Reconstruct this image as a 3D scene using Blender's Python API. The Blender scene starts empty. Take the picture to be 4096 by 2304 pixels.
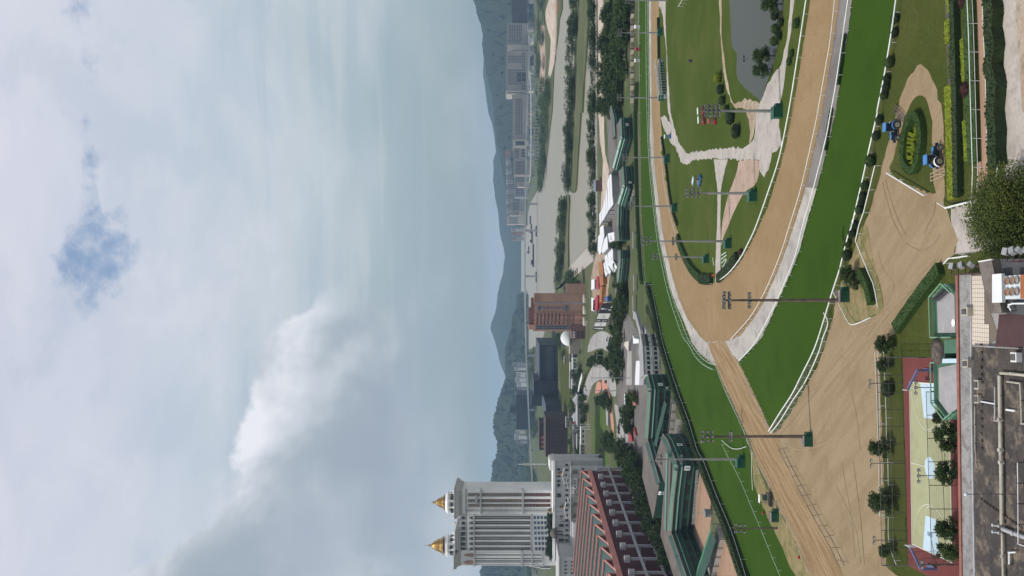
import bpy, bmesh, math, random
from mathutils import Vector, Matrix
rnd = random.Random(7)
sc = bpy.context.scene
col = sc.collection
# ---------------------------------------------------------------- camera
CAM_H, FPX = 69.0, 3600.0          # eye height in metres, focal length in photo pixels (4096 wide)
cam_d = bpy.data.cameras.new('camera'); cam_d.sensor_width = 36; cam_d.lens = 36 * FPX / 4096
cam_d.clip_start = 1; cam_d.clip_end = 40000
cam = bpy.data.objects.new('camera', cam_d); col.objects.link(cam)
# the photo was taken upright and stored on its side: world up points to the left of the picture
cam.matrix_world = Matrix(((0, 1, 0, 0), (0, 0, -1, 0), (-1, 0, 0, CAM_H), (0, 0, 0, 1)))
sc.camera = cam
# ---------------------------------------------------------------- light
SUN = Vector((-1.0, -0.21, 1.85)).normalized()
sd = bpy.data.lights.new('sun', 'SUN'); sd.energy = 3.1; sd.angle = math.radians(0.9); sd.color = (1, .95, .87)
so = bpy.data.objects.new('sun', sd); col.objects.link(so)
so.rotation_euler = (-SUN).to_track_quat('-Z', 'Y').to_euler()
wd = bpy.data.worlds.new('World'); sc.world = wd; wd.use_nodes = True
wt = wd.node_tree; wt.nodes.clear()

class NT:
    """small expression builder for node trees"""
    def __init__(s, tree): s.t = tree
    def n(s, typ, **kw):
        o = s.t.nodes.new(typ)
        for k, v in kw.items(): setattr(o, k, v)
        return o
    def put(s, sock, v):
        if isinstance(v, bpy.types.NodeSocket): s.t.links.new(v, sock)
        elif v is not None: sock.default_value = v
    def m(s, op, a, b=None, c=None, clamp=False):
        o = s.n('ShaderNodeMath', operation=op, use_clamp=clamp)
        for i, v in enumerate((a, b, c)): s.put(o.inputs[i], v)
        return o.outputs[0]
    def step(s, v, lo, hi):
        o = s.n('ShaderNodeMapRange', interpolation_type='SMOOTHSTEP')
        for i, x in enumerate((v, lo, hi, 0.0, 1.0)): s.put(o.inputs[i], x)
        return o.outputs[0]
    def mix(s, f, a, b, mode='MIX'):
        o = s.n('ShaderNodeMix', data_type='RGBA', blend_type=mode)
        s.put(o.inputs[0], f); s.put(o.inputs[6], c4(a)); s.put(o.inputs[7], c4(b))
        return o.outputs[2]
    def vmap(s, v, scale=(1, 1, 1), rot=(0, 0, 0), loc=(0, 0, 0)):
        o = s.n('ShaderNodeMapping'); s.put(o.inputs[0], v)
        o.inputs[1].default_value = loc; o.inputs[2].default_value = rot; o.inputs[3].default_value = scale
        return o.outputs[0]
    def noise(s, v, scale, detail=4, rough=.55, dist=0):
        o = s.n('ShaderNodeTexNoise'); s.put(o.inputs['Vector'], v)
        o.inputs['Scale'].default_value = scale; o.inputs['Detail'].default_value = detail
        o.inputs['Roughness'].default_value = rough; o.inputs['Distortion'].default_value = dist
        return o.outputs[0]
    def ramp(s, f, stops):
        o = s.n('ShaderNodeValToRGB'); s.put(o.inputs[0], f); e = o.color_ramp.elements
        while len(e) < len(stops): e.new(.5)
        for i, (p, c) in enumerate(stops): e[i].position = p; e[i].color = c4(c)
        return o.outputs[0]
def c4(c):
    return (*c, 1.0) if isinstance(c, (tuple, list)) and len(c) == 3 else c

w = NT(wt)
tc = w.n('ShaderNodeTexCoord').outputs['Generated']
sep = w.n('ShaderNodeSeparateXYZ'); w.put(sep.inputs[0], tc); dx, dy, dz = sep.outputs
AZ = w.m('ARCTAN2', dx, dy); EL = w.m('ARCSINE', dz)
sky = w.n('ShaderNodeTexSky', sky_type='NISHITA', sun_disc=False)
sky.sun_elevation = math.asin(SUN.z); sky.sun_rotation = math.atan2(SUN.x, SUN.y); sky.air_density = 1.2; sky.dust_density = 1.5
blue = w.mix(1.0, sky.outputs[0], (.13, .135, .135), 'MULTIPLY')
base = w.ramp(w.m('MULTIPLY', EL, 1 / 1.0), [(0.0, (.31, .375, .38)), (.05, (.325, .40, .405)), (.13, (.385, .48, .515)), (.24, (.47, .57, .63)),
                         (.36, (.56, .62, .72)), (.50, (.66, .68, .79)), (1.0, (.66, .68, .79))])
flat = w.vmap(tc, (1, 1, 2.6))
n1 = w.noise(flat, 2.6, 5, .5, .3)
base = w.mix(w.m('MULTIPLY', w.step(n1, .40, .68), .55), base, (.70, .72, .79))
base = w.mix(w.m('MULTIPLY', w.step(n1, .50, .28), .28), base, (.36, .45, .56))
n3 = w.noise(w.vmap(tc, (1, 1, 1.9), loc=(2, 5, 1)), 7.5, 6, .58, .5)
base = w.mix(w.m('MULTIPLY', w.m('MULTIPLY', w.step(n3, .50, .66), w.step(EL, .10, .30)), .38), base, (.74, .75, .82))
base = w.mix(w.m('MULTIPLY', w.m('MULTIPLY', w.step(n3, .48, .34), w.step(EL, .10, .25)), .30), base, (.43, .52, .63))
# thin horizontal streaks low in the sky
ns = w.noise(w.vmap(tc, (2.2, 2.2, 34), (0, .05, 0)), 1.6, 4, .5, .2)
band = w.m('MULTIPLY', w.step(EL, .07, .14), w.step(EL, .34, .24))
base = w.mix(w.m('MULTIPLY', w.m('MULTIPLY', w.step(ns, .50, .68), band), .40), base, (.60, .63, .64))
base = w.mix(w.m('MULTIPLY', w.m('MULTIPLY', w.step(ns, .46, .30), band), .30), base, (.33, .44, .53))
# open blue between the high clouds
nb = w.noise(w.vmap(tc, (1, 1, 1.2)), 14, 7, .62, .2)
def gauss(a0, e0, sa, se):
    u = w.m('DIVIDE', w.m('SUBTRACT', AZ, a0), sa); v = w.m('DIVIDE', w.m('SUBTRACT', EL, e0), se)
    r = w.m('ADD', w.m('MULTIPLY', u, u), w.m('MULTIPLY', v, v))
    return w.m('EXPONENT', w.m('MULTIPLY', r, -1.0))
hb = w.m('MULTIPLY', w.step(EL, .36, .44), w.step(EL, .52, .45))
msk = w.m('ADD', w.m('MULTIPLY', gauss(.030, .437, .075, .040), 1.0), w.m('MULTIPLY', gauss(.115, .437, .07, .010), .9))
msk = w.m('ADD', msk, w.m('MULTIPLY', gauss(.29, .43, .05, .018), .9))
msk = w.m('ADD', msk, w.m('MULTIPLY', hb, .12), clamp=True)
nb2 = w.noise(w.vmap(tc, (1, 1, 1.1), loc=(.3, .1, .7)), 34, 5, .6, .3)
hole = w.m('MULTIPLY', w.step(w.m('ADD', w.m('MULTIPLY', nb, .65), w.m('MULTIPLY', nb2, .35)), w.m('SUBTRACT', .62, w.m('MULTIPLY', msk, .25)), w.m('SUBTRACT', .78, w.m('MULTIPLY', msk, .20))), w.step(msk, .02, .5))
base = w.mix(w.m('MULTIPLY', hole, .88), base, blue)
# cumulus bank on the left
nc = w.noise(tc, 11, 7, .55, .15); nc2 = w.noise(w.vmap(tc, (1, 1, 1.3), loc=(3, 1, 2)), 5.5, 6, .55, .3)
def bump_(a0, sa, h):
    u = w.m('DIVIDE', w.m('SUBTRACT', AZ, a0), sa)
    return w.m('MULTIPLY', w.m('EXPONENT', w.m('MULTIPLY', w.m('MULTIPLY', u, u), -1.0)), h)
azl = w.m('MULTIPLY', AZ, -1.0)
tr = w.n('ShaderNodeFloatCurve'); w.put(tr.inputs[1], w.m('MULTIPLY_ADD', azl, 1 / .6, .2, clamp=True)); cv_ = tr.mapping.curves[0]
for k_, (a_, e_) in enumerate(((-.12, .16), (0.0, .20), (.03, .236), (.06, .262), (.113, .275), (.178, .290), (.225, .292), (.262, .318), (.30, .375), (.34, .40), (.48, .41))):
    if k_ < 2: cv_.points[k_].location = (a_ / .6 + .2, e_)
    else: cv_.points.new(a_ / .6 + .2, e_)
tr.mapping.update(); top = tr.outputs[0]
nf = w.noise(tc, 30, 5, .5, .1)
bil = w.m('SUBTRACT', 1.0, w.m('ABSOLUTE', w.m('MULTIPLY_ADD', nc, 4.0, -2.0)))
top = w.m('ADD', top, w.m('MULTIPLY', w.m('SUBTRACT', bil, .6), .030))
top = w.m('ADD', top, w.m('MULTIPLY', w.m('SUBTRACT', nf, .5), .030))
depth = w.m('SUBTRACT', top, EL)                      # how far below the cloud's top edge
onset = w.step(w.m('ADD', w.m('MULTIPLY', AZ, -1.0), w.m('MULTIPLY', w.m('SUBTRACT', nc, .5), .1)), -.02, .06)
cm = w.m('MULTIPLY', w.m('MULTIPLY', w.step(depth, 0, .013), onset), w.step(EL, .055, .15))
lum = w.m('ADD', w.m('MULTIPLY', w.step(depth, .085, .0), .62), w.m('ADD', w.m('MULTIPLY', w.step(nc2, .36, .66), .50), w.m('MULTIPLY', w.m('SUBTRACT', bil, .5), .25)), clamp=True)
ccol = w.ramp(lum, [(0, (.33, .39, .47)), (.35, (.44, .50, .56)), (.7, (.64, .68, .74)), (1, (.87, .88, .93))])
dark = gauss(-.275, .205, .06, .055)
ccol = w.mix(w.m('MULTIPLY', dark, .75), ccol, (.40, .45, .54))
ccol = w.mix(w.m('MULTIPLY', w.step(w.m('SUBTRACT', nc2, w.m('MULTIPLY', depth, .5)), .46, .34), .45), ccol, (.36, .42, .49))
allc = w.mix(w.m('MULTIPLY', cm, .95), base, ccol)
lowd = w.m('MULTIPLY', w.m('MULTIPLY', gauss(-.20, .105, .15, .028), .75), w.step(nc2, .3, .6))
allc = w.mix(lowd, allc, (.29, .37, .45))
puff = w.m('MULTIPLY', w.m('ADD', gauss(.02, .085, .03, .014), gauss(.06, .18, .02, .02)), w.step(nc, .42, .6))
allc = w.mix(w.m('MULTIPLY', puff, .6), allc, (.52, .60, .62))
bg = w.n('ShaderNodeBackground'); w.put(bg.inputs[0], allc); bg.inputs[1].default_value = 1.0
wo = w.n('ShaderNodeOutputWorld'); wt.links.new(bg.outputs[0], wo.inputs[0])
wd.cycles.sampling_method = 'MANUAL'; wd.cycles.sample_map_resolution = 256
vs = sc.view_settings
vs.view_transform = 'Standard'; vs.look = 'None'; vs.exposure = 0; vs.gamma = 1; vs.use_curve_mapping = False
cy = sc.cycles
cy.use_denoising = True; cy.max_bounces = 6; cy.diffuse_bounces = 3; cy.glossy_bounces = 3; cy.transparent_max_bounces = 12
cy.volume_bounces = 1; cy.sample_clamp_indirect = 4; cy.caustics_reflective = False; cy.caustics_refractive = False

# ---------------------------------------------------------------- photo measurements -> metres
# each letter is a window of the photo: (x0, y0, magnification)
REG = dict(P1=(1800, 0, 3.22), P2=(1800, 450, 3.22), P3=(1800, 900, 3.22), P4=(1800, 1350, 3.22), P5=(1650, 1850, 3.191),
           A=(2500, 0, 3.22), B=(2500, 450, 3.22), C=(2500, 900, 3.22), D=(2500, 1350, 3.22),
           E=(3296, 0, 3.22), F=(3296, 450, 3.22), G=(3296, 900, 3.22), H=(3296, 1350, 3.22), I=(3296, 1850, 3.191),
           J=(2300, 1750, 2.6157), K=(2600, 1750, 2.615), L=(2060, 1140, 7.245), M=(2300, 1180, 9.055), N=(2280, 430, 6.586),
           O=(2380, 640, 6.04), Q=(2450, 1240, 4.832), R=(2240, 1500, 3.622), T=(2060, 1360, 2.9), U=(3840, 980, 4.527),
           V=(3840, 1850, 3.715), W=(3740, 1040, 3.15), X=(3570, 420, 5.175), Y=(2080, 1850, 4.83), Z=(2740, 430, 4.389),
           S=(0, 0, 1))
def src(r, x, y):
    a = REG[r]; return a[0] + x / a[2], a[1] + y / a[2]
def at(r, x, y, z=0.0):
    """point of height z seen at that place of the photo"""
    sx, sy = src(r, x, y); d = (CAM_H - z) * FPX / max(sx - 2048, 1)
    return Vector(((1152 - sy) / FPX * d, d, z))
def atd(r, x, y, d):
    """point at distance d"""
    sx, sy = src(r, x, y)
    return Vector(((1152 - sy) / FPX * d, d, CAM_H - (sx - 2048) / FPX * d))
def pts(spec, z=0.0):
    """'A 10,20 30,40 B 1,2' -> list of points"""
    out = []; r = None
    for tok in spec.split():
        if ',' in tok:
            x, y = tok.split(','); out.append(at(r, float(x), float(y), z))
        else: r = tok
    return out
def smooth(P, n=4, closed=False):
    out = []; N = len(P)
    for i in range(N if closed else N - 1):
        g = (lambda k: P[k % N]) if closed else (lambda k: P[min(max(k, 0), N - 1)])
        p0, p1, p2, p3 = g(i - 1), g(i), g(i + 1), g(i + 2)
        for k in range(n):
            t = k / n
            out.append(.5 * ((2 * p1) + (p2 - p0) * t + (2 * p0 - 5 * p1 + 4 * p2 - p3) * t * t + (3 * p1 - p0 - 3 * p2 + p3) * t ** 3))
    if not closed: out.append(P[-1])
    return out
def resample(P, step):
    out = [P[0]]; acc = 0
    for a, b in zip(P, P[1:]):
        L = (b - a).length; t = step - acc
        while t < L: out.append(a.lerp(b, t / L)); t += step
        acc = (acc + L) % step
    return out

# ---------------------------------------------------------------- materials
MATS = {}
def mat(name, c1, c2=None, scale=.2, rough=.85, c3=None, scale3=1.5, amt3=.5, bump=0, bscale=4, stretch=(1, 1, 1), rz=0, metal=0,
        lo=.35, hi=.65, spec=.3, trans=0, detail=5, grain=0, gscale=1.6):
    m = bpy.data.materials.new(name); m.use_nodes = True; t = m.node_tree; k = NT(t); b = t.nodes['Principled BSDF']
    b.inputs['Roughness'].default_value = rough; b.inputs['Metallic'].default_value = metal
    b.inputs['Specular IOR Level'].default_value = spec
    v = k.n('ShaderNodeTexCoord').outputs['Object']
    vv = k.vmap(k.vmap(v, rot=(0, 0, rz)), stretch)
    cout = c4(c1)
    if c2 is not None:
        cout = k.mix(k.step(k.noise(vv, scale, detail), lo, hi), c1, c2)
    if c3 is not None:
        cout = k.mix(k.m('MULTIPLY', k.step(k.noise(k.vmap(v, loc=(31, 7, 3)), scale3, 5, .65), .48, .68), amt3), cout, c3)
    if grain:
        g_ = k.m('MULTIPLY_ADD', k.m('SUBTRACT', k.noise(v, gscale, 3, .7), .5), 2 * grain * 2, 1.0)
        cb = k.n('ShaderNodeCombineXYZ')
        for q in range(3): k.put(cb.inputs[q], g_)
        cout = k.mix(1.0, cout, cb.outputs[0], 'MULTIPLY')
    k.put(b.inputs['Base Color'], cout)
    if bump:
        bn = k.n('ShaderNodeBump'); bn.inputs['Strength'].default_value = bump; bn.inputs['Distance'].default_value = .3
        k.put(bn.inputs['Height'], k.noise(v, bscale, 4)); k.put(b.inputs['Normal'], bn.outputs[0])
    if trans: b.inputs['Alpha'].default_value = 1 - trans
    MATS[name] = m; return m
def leafmat(name, c1, c2, c3=None):
    """foliage: hue changes from tree to tree and leaf to leaf"""
    m = bpy.data.materials.new(name); m.use_nodes = True; t = m.node_tree; k = NT(t); b = t.nodes['Principled BSDF']
    b.inputs['Roughness'].default_value = .6; b.inputs['Specular IOR Level'].default_value = .25
    oi = k.n('ShaderNodeObjectInfo').outputs['Random']; v = k.n('ShaderNodeTexCoord').outputs['Object']
    c = k.mix(k.step(k.noise(v, 1.1, 3), .35, .65), c1, c2)
    c = k.mix(k.m('MULTIPLY', oi, .45), c, c3 or c1)
    k.put(b.inputs['Base Color'], c)
    tr = k.n('ShaderNodeBsdfTranslucent'); k.put(tr.inputs[0], c); ms = k.n('ShaderNodeMixShader'); ms.inputs[0].default_value = .22
    t.links.new(b.outputs[0], ms.inputs[1]); t.links.new(tr.outputs[0], ms.inputs[2]); t.links.new(ms.outputs[0], t.nodes['Material Output'].inputs[0])
    MATS[name] = m; return m

# ---------------------------------------------------------------- mesh building
class MB:
    def __init__(s): s.v = []; s.f = []
    def add(s, vs, fs):
        o = len(s.v); s.v += [tuple(p) for p in vs]; s.f += [tuple(i + o for i in f) for f in fs]; return s
    def quad(s, a, b, c, d): return s.add([a, b, c, d], [(0, 1, 2, 3)])
    def box(s, c, sz, rz=0.0, M=None):
        hx, hy, hz = sz[0] / 2, sz[1] / 2, sz[2] / 2; cs, sn = math.cos(rz), math.sin(rz); vs = []
        for x, y, z in ((-1, -1, -1), (1, -1, -1), (1, 1, -1), (-1, 1, -1), (-1, -1, 1), (1, -1, 1), (1, 1, 1), (-1, 1, 1)):
            X, Y = x * hx, y * hy; p = Vector((X * cs - Y * sn + c[0], X * sn + Y * cs + c[1], z * hz + c[2]))
            vs.append(M @ p if M else p)
        return s.add(vs, [(3, 2, 1, 0), (4, 5, 6, 7), (0, 1, 5, 4), (1, 2, 6, 5), (2, 3, 7, 6), (3, 0, 4, 7)])
    def beam(s, a, b, w, h):
        """box along a-b, w wide, h high, centred on the line"""
        a, b = Vector(a), Vector(b); d = (b - a).normalized(); u = Vector((0, 0, 1))
        sd_ = d.cross(u); sd_ = sd_.normalized() if sd_.length > 1e-4 else Vector((1, 0, 0)); up = sd_.cross(d)
        q = [sd_ * (i * w / 2) + up * (j * h / 2) for i, j in ((-1, -1), (1, -1), (1, 1), (-1, 1))]
        return s.add([a + x for x in q] + [b + x for x in q], [(3, 2, 1, 0), (4, 5, 6, 7), (0, 1, 5, 4), (1, 2, 6, 5), (2, 3, 7, 6), (3, 0, 4, 7)])
    def tube(s, a, b, r0, r1=None, n=6, cap=True):
        r1 = r0 if r1 is None else r1; a, b = Vector(a), Vector(b); d = (b - a).normalized()
        u = d.orthogonal().normalized(); w_ = d.cross(u); vs = []
        for p, r in ((a, r0), (b, r1)):
            for i in range(n): t = 2 * math.pi * i / n; vs.append(p + (u * math.cos(t) + w_ * math.sin(t)) * r)
        fs = [(i, (i + 1) % n, n + (i + 1) % n, n + i) for i in range(n)]
        if cap: fs += [tuple(reversed(range(n))), tuple(range(n, 2 * n))]
        return s.add(vs, fs)
    def pipe(s, P, r, n=6):
        for a, b in zip(P, P[1:]): s.tube(a, b, r, n=n)
        return s
    def lathe(s, prof, c=(0, 0, 0), n=12, ph=0):
        vs = []; m_ = len(prof)
        for r, z in prof:
            for i in range(n): t = 2 * math.pi * i / n + ph; vs.append((c[0] + r * math.cos(t), c[1] + r * math.sin(t), c[2] + z))
        fs = [(j * n + i, j * n + (i + 1) % n, (j + 1) * n + (i + 1) % n, (j + 1) * n + i) for j in range(m_ - 1) for i in range(n)]
        fs += [tuple(reversed(range(n))), tuple(range((m_ - 1) * n, m_ * n))]
        return s.add(vs, fs)
    def prism(s, P, z0, z1):
        n = len(P); P = [Vector((p[0], p[1])) for p in P]
        if sum(a.x * b.y - b.x * a.y for a, b in zip(P, P[1:] + P[:1])) < 0: P.reverse()
        return s.add([(p.x, p.y, z0) for p in P] + [(p.x, p.y, z1) for p in P],
                     [tuple(reversed(range(n))), tuple(range(n, 2 * n))] + [(i, (i + 1) % n, n + (i + 1) % n, n + i) for i in range(n)])
    def mesh(s, name, m):
        me = bpy.data.meshes.new(name); me.from_pydata(s.v, [], s.f)
        if m: me.materials.append(MATS[m] if isinstance(m, str) else m)
        me.update(); return me
    def build(s, name, m, parent=None, smooth_=False, tri=False):
        me = s.mesh(name, m)
        if tri or any(len(f) > 4 for f in s.f):
            bm = bmesh.new(); bm.from_mesh(me); bmesh.ops.triangulate(bm, faces=[f for f in bm.faces if len(f.verts) > 4]); bm.to_mesh(me); bm.free()
        if smooth_:
            for p in me.polygons: p.use_smooth = True
        return link(name, me, parent)
def link(name, me, parent=None, loc=None):
    o = bpy.data.objects.new(name, me); col.objects.link(o)
    if parent:
        o.parent = parent
        if loc is None: o.location = -Vector(parent.location) if not parent.get('_local') else (0, 0, 0)
    if loc is not None: o.location = loc
    return o
def tag(o, label, cat, group=None, kind=None):
    if label: o['label'] = label
    if cat: o['category'] = cat
    if group: o['group'] = group
    if kind: o['kind'] = kind
    return o
def thing(name, label, cat, loc=(0, 0, 0), group=None, local=False):
    o = bpy.data.objects.new(name, None); col.objects.link(o); o.location = loc; o.empty_display_size = .1
    if local: o['_local'] = 1
    return tag(o, label, cat, group)
def dup(root, loc, rz=0.0, scale=None, label=None, group=None):
    r = root.copy(); col.objects.link(r); r.location = loc; r.rotation_euler = (0, 0, rz)
    if scale is not None: r.scale = scale if isinstance(scale, (tuple, list)) else (scale,) * 3
    if label: r['label'] = label
    if group: r['group'] = group
    for ch in root.children:
        c = ch.copy(); col.objects.link(c); c.parent = r
        for g in ch.children:
            d = g.copy(); col.objects.link(d); d.parent = c
    return r
def move(o, loc, rz=0, scale=None, label=None, group=None):
    o.location = loc; o.rotation_euler = (0, 0, rz)
    if scale is not None: o.scale = scale if isinstance(scale, (tuple, list)) else (scale,) * 3
    if label: o['label'] = label
    if group: o['group'] = group
    return o
def sheet(name, P, z, m, kind='structure', parent=None, rag=0):
    """flat ground sheet from an outline; rag roughens its edge by about that many metres"""
    if rag:
        r = random.Random(len(P)); out = []; n = len(P)
        for i in range(n):
            a, b = Vector((P[i][0], P[i][1], 0)), Vector((P[(i + 1) % n][0], P[(i + 1) % n][1], 0)); L = (b - a).length; k = max(1, min(60, int(L / (rag * 3.5)))); nn = Vector((-(b - a).y, (b - a).x, 0)).normalized() if L > 1e-6 else Vector()
            for q in range(k): out.append(a.lerp(b, q / k) + nn * (r.uniform(-rag, rag) if q else 0))
        P = out
    me = bpy.data.meshes.new(name); bm = bmesh.new()
    vs = [bm.verts.new((p[0], p[1], z)) for p in P]; f = bm.faces.new(vs); f.normal_update()
    if f.normal.z < 0: f.normal_flip()
    bmesh.ops.triangulate(bm, faces=[f]); bm.to_mesh(me); bm.free()
    me.materials.append(MATS[m]); o = link(name, me, parent)
    if kind and not parent: o['kind'] = kind
    return o
def ribbon(P, width):
    L = []; R = []
    for i, p in enumerate(P):
        t = (P[min(i + 1, len(P) - 1)] - P[max(i - 1, 0)]); t.z = 0; t.normalize(); n = Vector((-t.y, t.x, 0)) * width / 2
        L.append(p + n); R.append(p - n)
    return L + R[::-1]
# ---------------------------------------------------------------- ground materials
mat('turf', (0.0328, 0.0689, 0.0075), (0.0385, 0.0775, 0.0091), .03, c3=(0.0262, 0.0586, 0.0068), scale3=.07, amt3=.75, stretch=(1, .35, 1), rough=.9, spec=.03, bump=.15, bscale=9, grain=0.16)
mat('infield_grass', (0.0475, 0.0745, 0.0123), (0.0634, 0.0874, 0.0179), .025, c3=(0.0864, 0.095, 0.028), scale3=.07, amt3=.55, rough=.95, spec=.03, bump=.2, bscale=5, grain=0.18)
mat('lawn_grass', (0.0498, 0.0651, 0.0144), (0.0681, 0.077, 0.0216), .05, c3=(0.0913, 0.0888, 0.027), scale3=.2, amt3=.4, rough=.95, spec=.03, bump=.25, bscale=6, grain=0.2)
mat('land_grass', (.060, .085, .030), (.10, .105, .055), .012, c3=(.16, .14, .09), scale3=.05, amt3=.5, rough=.95, spec=.1, grain=0.2)
mat('dry_grass', (.24, .19, .095), (.15, .145, .055), .25, c3=(.32, .24, .14), scale3=.6, amt3=.6, rough=.95, spec=.1, bump=.3, grain=0.25)
mat('track_sand', (0.2465, 0.1692, 0.0855), (0.2743, 0.1927, 0.1035), .06, c3=(0.2185, 0.1457, 0.072), scale3=.25, amt3=.5, rough=.95, spec=.1, stretch=(1, .5, 1), bump=.25, bscale=3, grain=0.12)
mat('yard_sand', (0.2491, 0.1841, 0.1075), (0.2867, 0.2158, 0.1307), .32, c3=(0.2115, 0.1507, 0.086), scale3=.10, amt3=.6, rough=.95, spec=.1, bump=.3, bscale=2.2, stretch=(.12, 1, 1), rz=-2.16, grain=0.1)
mat('path_sand', (0.2115, 0.141, 0.0722), (0.3008, 0.2162, 0.1232), .75, c3=(0.2632, 0.1739, 0.088), scale3=.3, amt3=.6, rough=.95, spec=.1, stretch=(.07, 1, 1), rz=1.90, bump=.4, bscale=2, grain=0.16)
mat('concrete', (0.352, 0.3239, 0.2849), (0.416, 0.3792, 0.3388), .1, c3=(0.24, 0.2133, 0.1848), scale3=.35, amt3=.6, rough=.9, grain=0.12)
mat('track_concrete', (0.306, 0.2856, 0.2624), (0.425, 0.3948, 0.3526), .05, c3=(0.187, 0.168, 0.1558), scale3=.2, amt3=.6, rough=.9, stretch=(1, .4, 1), grain=0.14)
mat('asphalt', (0.27, 0.2594, 0.247), (0.3375, 0.3259, 0.3055), .04, c3=(0.2025, 0.1928, 0.182), scale3=.2, amt3=.4, rough=.9, grain=0.08)
mat('yard_tarmac', (.125, .115, .105), (.16, .148, .135), .05, c3=(.09, .082, .075), scale3=.2, amt3=.5, rough=.9)
mat('dark_lane', (.15, .135, .125), (.20, .185, .17), .1, c3=(.10, .095, .09), scale3=.3, amt3=.5, rough=.9)
mat('dirt', (.30, .22, .15), (.38, .31, .24), .15, c3=(.18, .145, .09), scale3=.5, amt3=.6, rough=.95, spec=.1, grain=0.2)
mat('pale_dirt', (.50, .43, .37), (.40, .32, .25), .12, c3=(.24, .19, .13), scale3=.4, amt3=.5, rough=.95, grain=0.2)
mat('pink_dirt', (.40, .29, .235), (.34, .25, .19), .1, c3=(.21, .17, .09), scale3=.3, amt3=.5, rough=.95, grain=0.2)
mat('brown_path', (.30, .19, .125), (.33, .215, .145), .2, rough=.95, grain=0.1)
mat('mulch', (.10, .085, .08), (.07, .055, .05), .8, rough=.95)
def water(name, c, c2, rough, scale, sp):
    mat(name, c, c2, .004, rough=rough, spec=sp, bump=.06, bscale=scale)
water('river_water', (0.2422, 0.2162, 0.148), (0.2232, 0.2024, 0.1424), .35, .25, .22)
water('pond_water', (0.0258, 0.0295, 0.0123), (0.0295, 0.0333, 0.014), .3, .6, .3)
# ---------------------------------------------------------------- ground sheets, lowest first
R_SEA = 12500
sheet('river_water', [Vector((R_SEA * math.cos(t * math.pi / 24), R_SEA * math.sin(t * math.pi / 24), 0)) for t in range(48)], -1.6, 'river_water')
def land(name, P, m='land_grass', z=0.0):
    mb = MB(); mb.prism(P, -3.0, z); o = mb.build(name, m, tri=True); o['kind'] = 'structure'; return o
land('ground', [Vector((900, 20, 0)), Vector((900, 740, 0))] + pts('S 2387,-60 2386,0 2389,450 2391,900 2384,1000 2330,1052 2278,1099 2250,1130 2222,1160 2214,1180 2190,1260 2174,1345 2150,1382 2108,1400 2089,1430')
     + [Vector((-2600, 6400, 0)), Vector((-2600, 20, 0))])
land('levee', smooth(pts('S 2303,-80 2303,0 2294,70 2297,155 2294,310 2281,357 2275,450 2266,528 2260,583 2263,636 2266,667 2263,723 2278,764 2296,770 2304,740 2309,640 2316,543 2322,450 2328,450 2334,326 2343,217 2353,78 2358,0 2358,-80'), 2, True))
land('levee_end', smooth(pts('S 2255,788 2276,784 2274,850 2273,900 2272,990 2274,1090 2270,1130 2222,1162 2218,1140 2227,1086 2229,1040 2238,978 2238,900 2241,880 2247,850'), 2, True))
land('far_bank', pts('S 2247,-120 2247,37 2236,78 2232,130 2225,186 2216,248 2213,310 2207,450 2197,528 2188,620 2173,692 2169,745 2160,770 2148,760 2140,776 2120,810 2104,880 2092,930 2086,960 2074,946 2064,1020 2060,1070') + [Vector((500, 9000, 0)), Vector((4500, 9000, 0)), Vector((2600, 1500, 0))])
sheet('earth_lot', pts('S 2160,100 2178,105 2182,240 2178,345 2168,400 2160,300'), .06, 'pink_dirt')
sheet('shore_track', pts('S 2205,110 2222,180 2218,250 2205,300 2190,330 2200,230'), .06, 'pale_dirt')
sheet('dirt_road', pts('S 2391,-60 2390,0 2393,150 2394,450 2400,560 2412,640 2404,820 2396,905 2400,905 2425,820 2436,680 2422,620 2418,560 2416,450 2415,300 2416,150 2413,0 2413,-60'), .05, 'pale_dirt', rag=1.2)
sheet('container_yard', pts('S 2385,1010 2430,1020 2440,1100 2425,1230 2375,1245 2365,1110 2375,1050'), .05, 'dirt')
# racecourse
sheet('stable_yard', pts('S 2440,200 2480,900 2490,1100 2510,1250 2640,1500 2700,1640 2760,1850 2900,2304 2960,2500 2480,2500 2470,2000 2470,1500 2455,1000 2425,450'), .03, 'yard_tarmac', rag=0.8)
turf_l = pts('A 187,-90 190,700 197,1449 B 205,700 215,1449 C 222,0 255,450 275,790 330,790 400,1000 480,1380 D 500,0 600,420 720,750 850,1100 970,1449 K 560,200 700,600 850,950 1020,1449 1110,1700')
turf_l += pts('K 1600,1640 1500,1400 1350,1080 1250,870 1170,680 1090,500 1060,200 1040,110 D 1600,1400 1440,1020 1300,720 1210,500 1160,360 1040,270 950,190 860,60 C 820,1400 760,1250 660,1030 580,800 510,480 460,250 430,50 B 415,1400 380,1050 340,700 320,300 A 322,1449 310,500 305,-90')
sheet('turf_track', turf_l, .04, 'turf')
t2l = 'E 372,-90 365,0 300,500 220,1000 150,1449 F 0,640 C 2335,0 2240,350 2160,550 2050,800 1900,1150 1760,1449 D 1600,170 1460,300'
sheet('home_turf', pts('D 1560,520 1680,770 1800,1030 1855,1160 1990,985 2150,760 2300,460 2420,260 2530,0 G 60,1000 200,600 300,200 360,0 F 410,1240 500,850 580,480 690,0 E 780,950 870,400 930,0 942,-90') + pts(t2l), .04, 'turf')
ring = pts('A 305,-90 310,500 322,1449 B 320,300 340,700 380,1050 415,1400 C 430,50 460,250 510,480 580,800 660,1030 760,1250 820,1400 D 860,60 950,190 1040,270 1160,360 1460,300') + pts(t2l)[::-1][1:]
sheet('track_path', ring, .045, 'track_concrete', rag=0.25)
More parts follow.
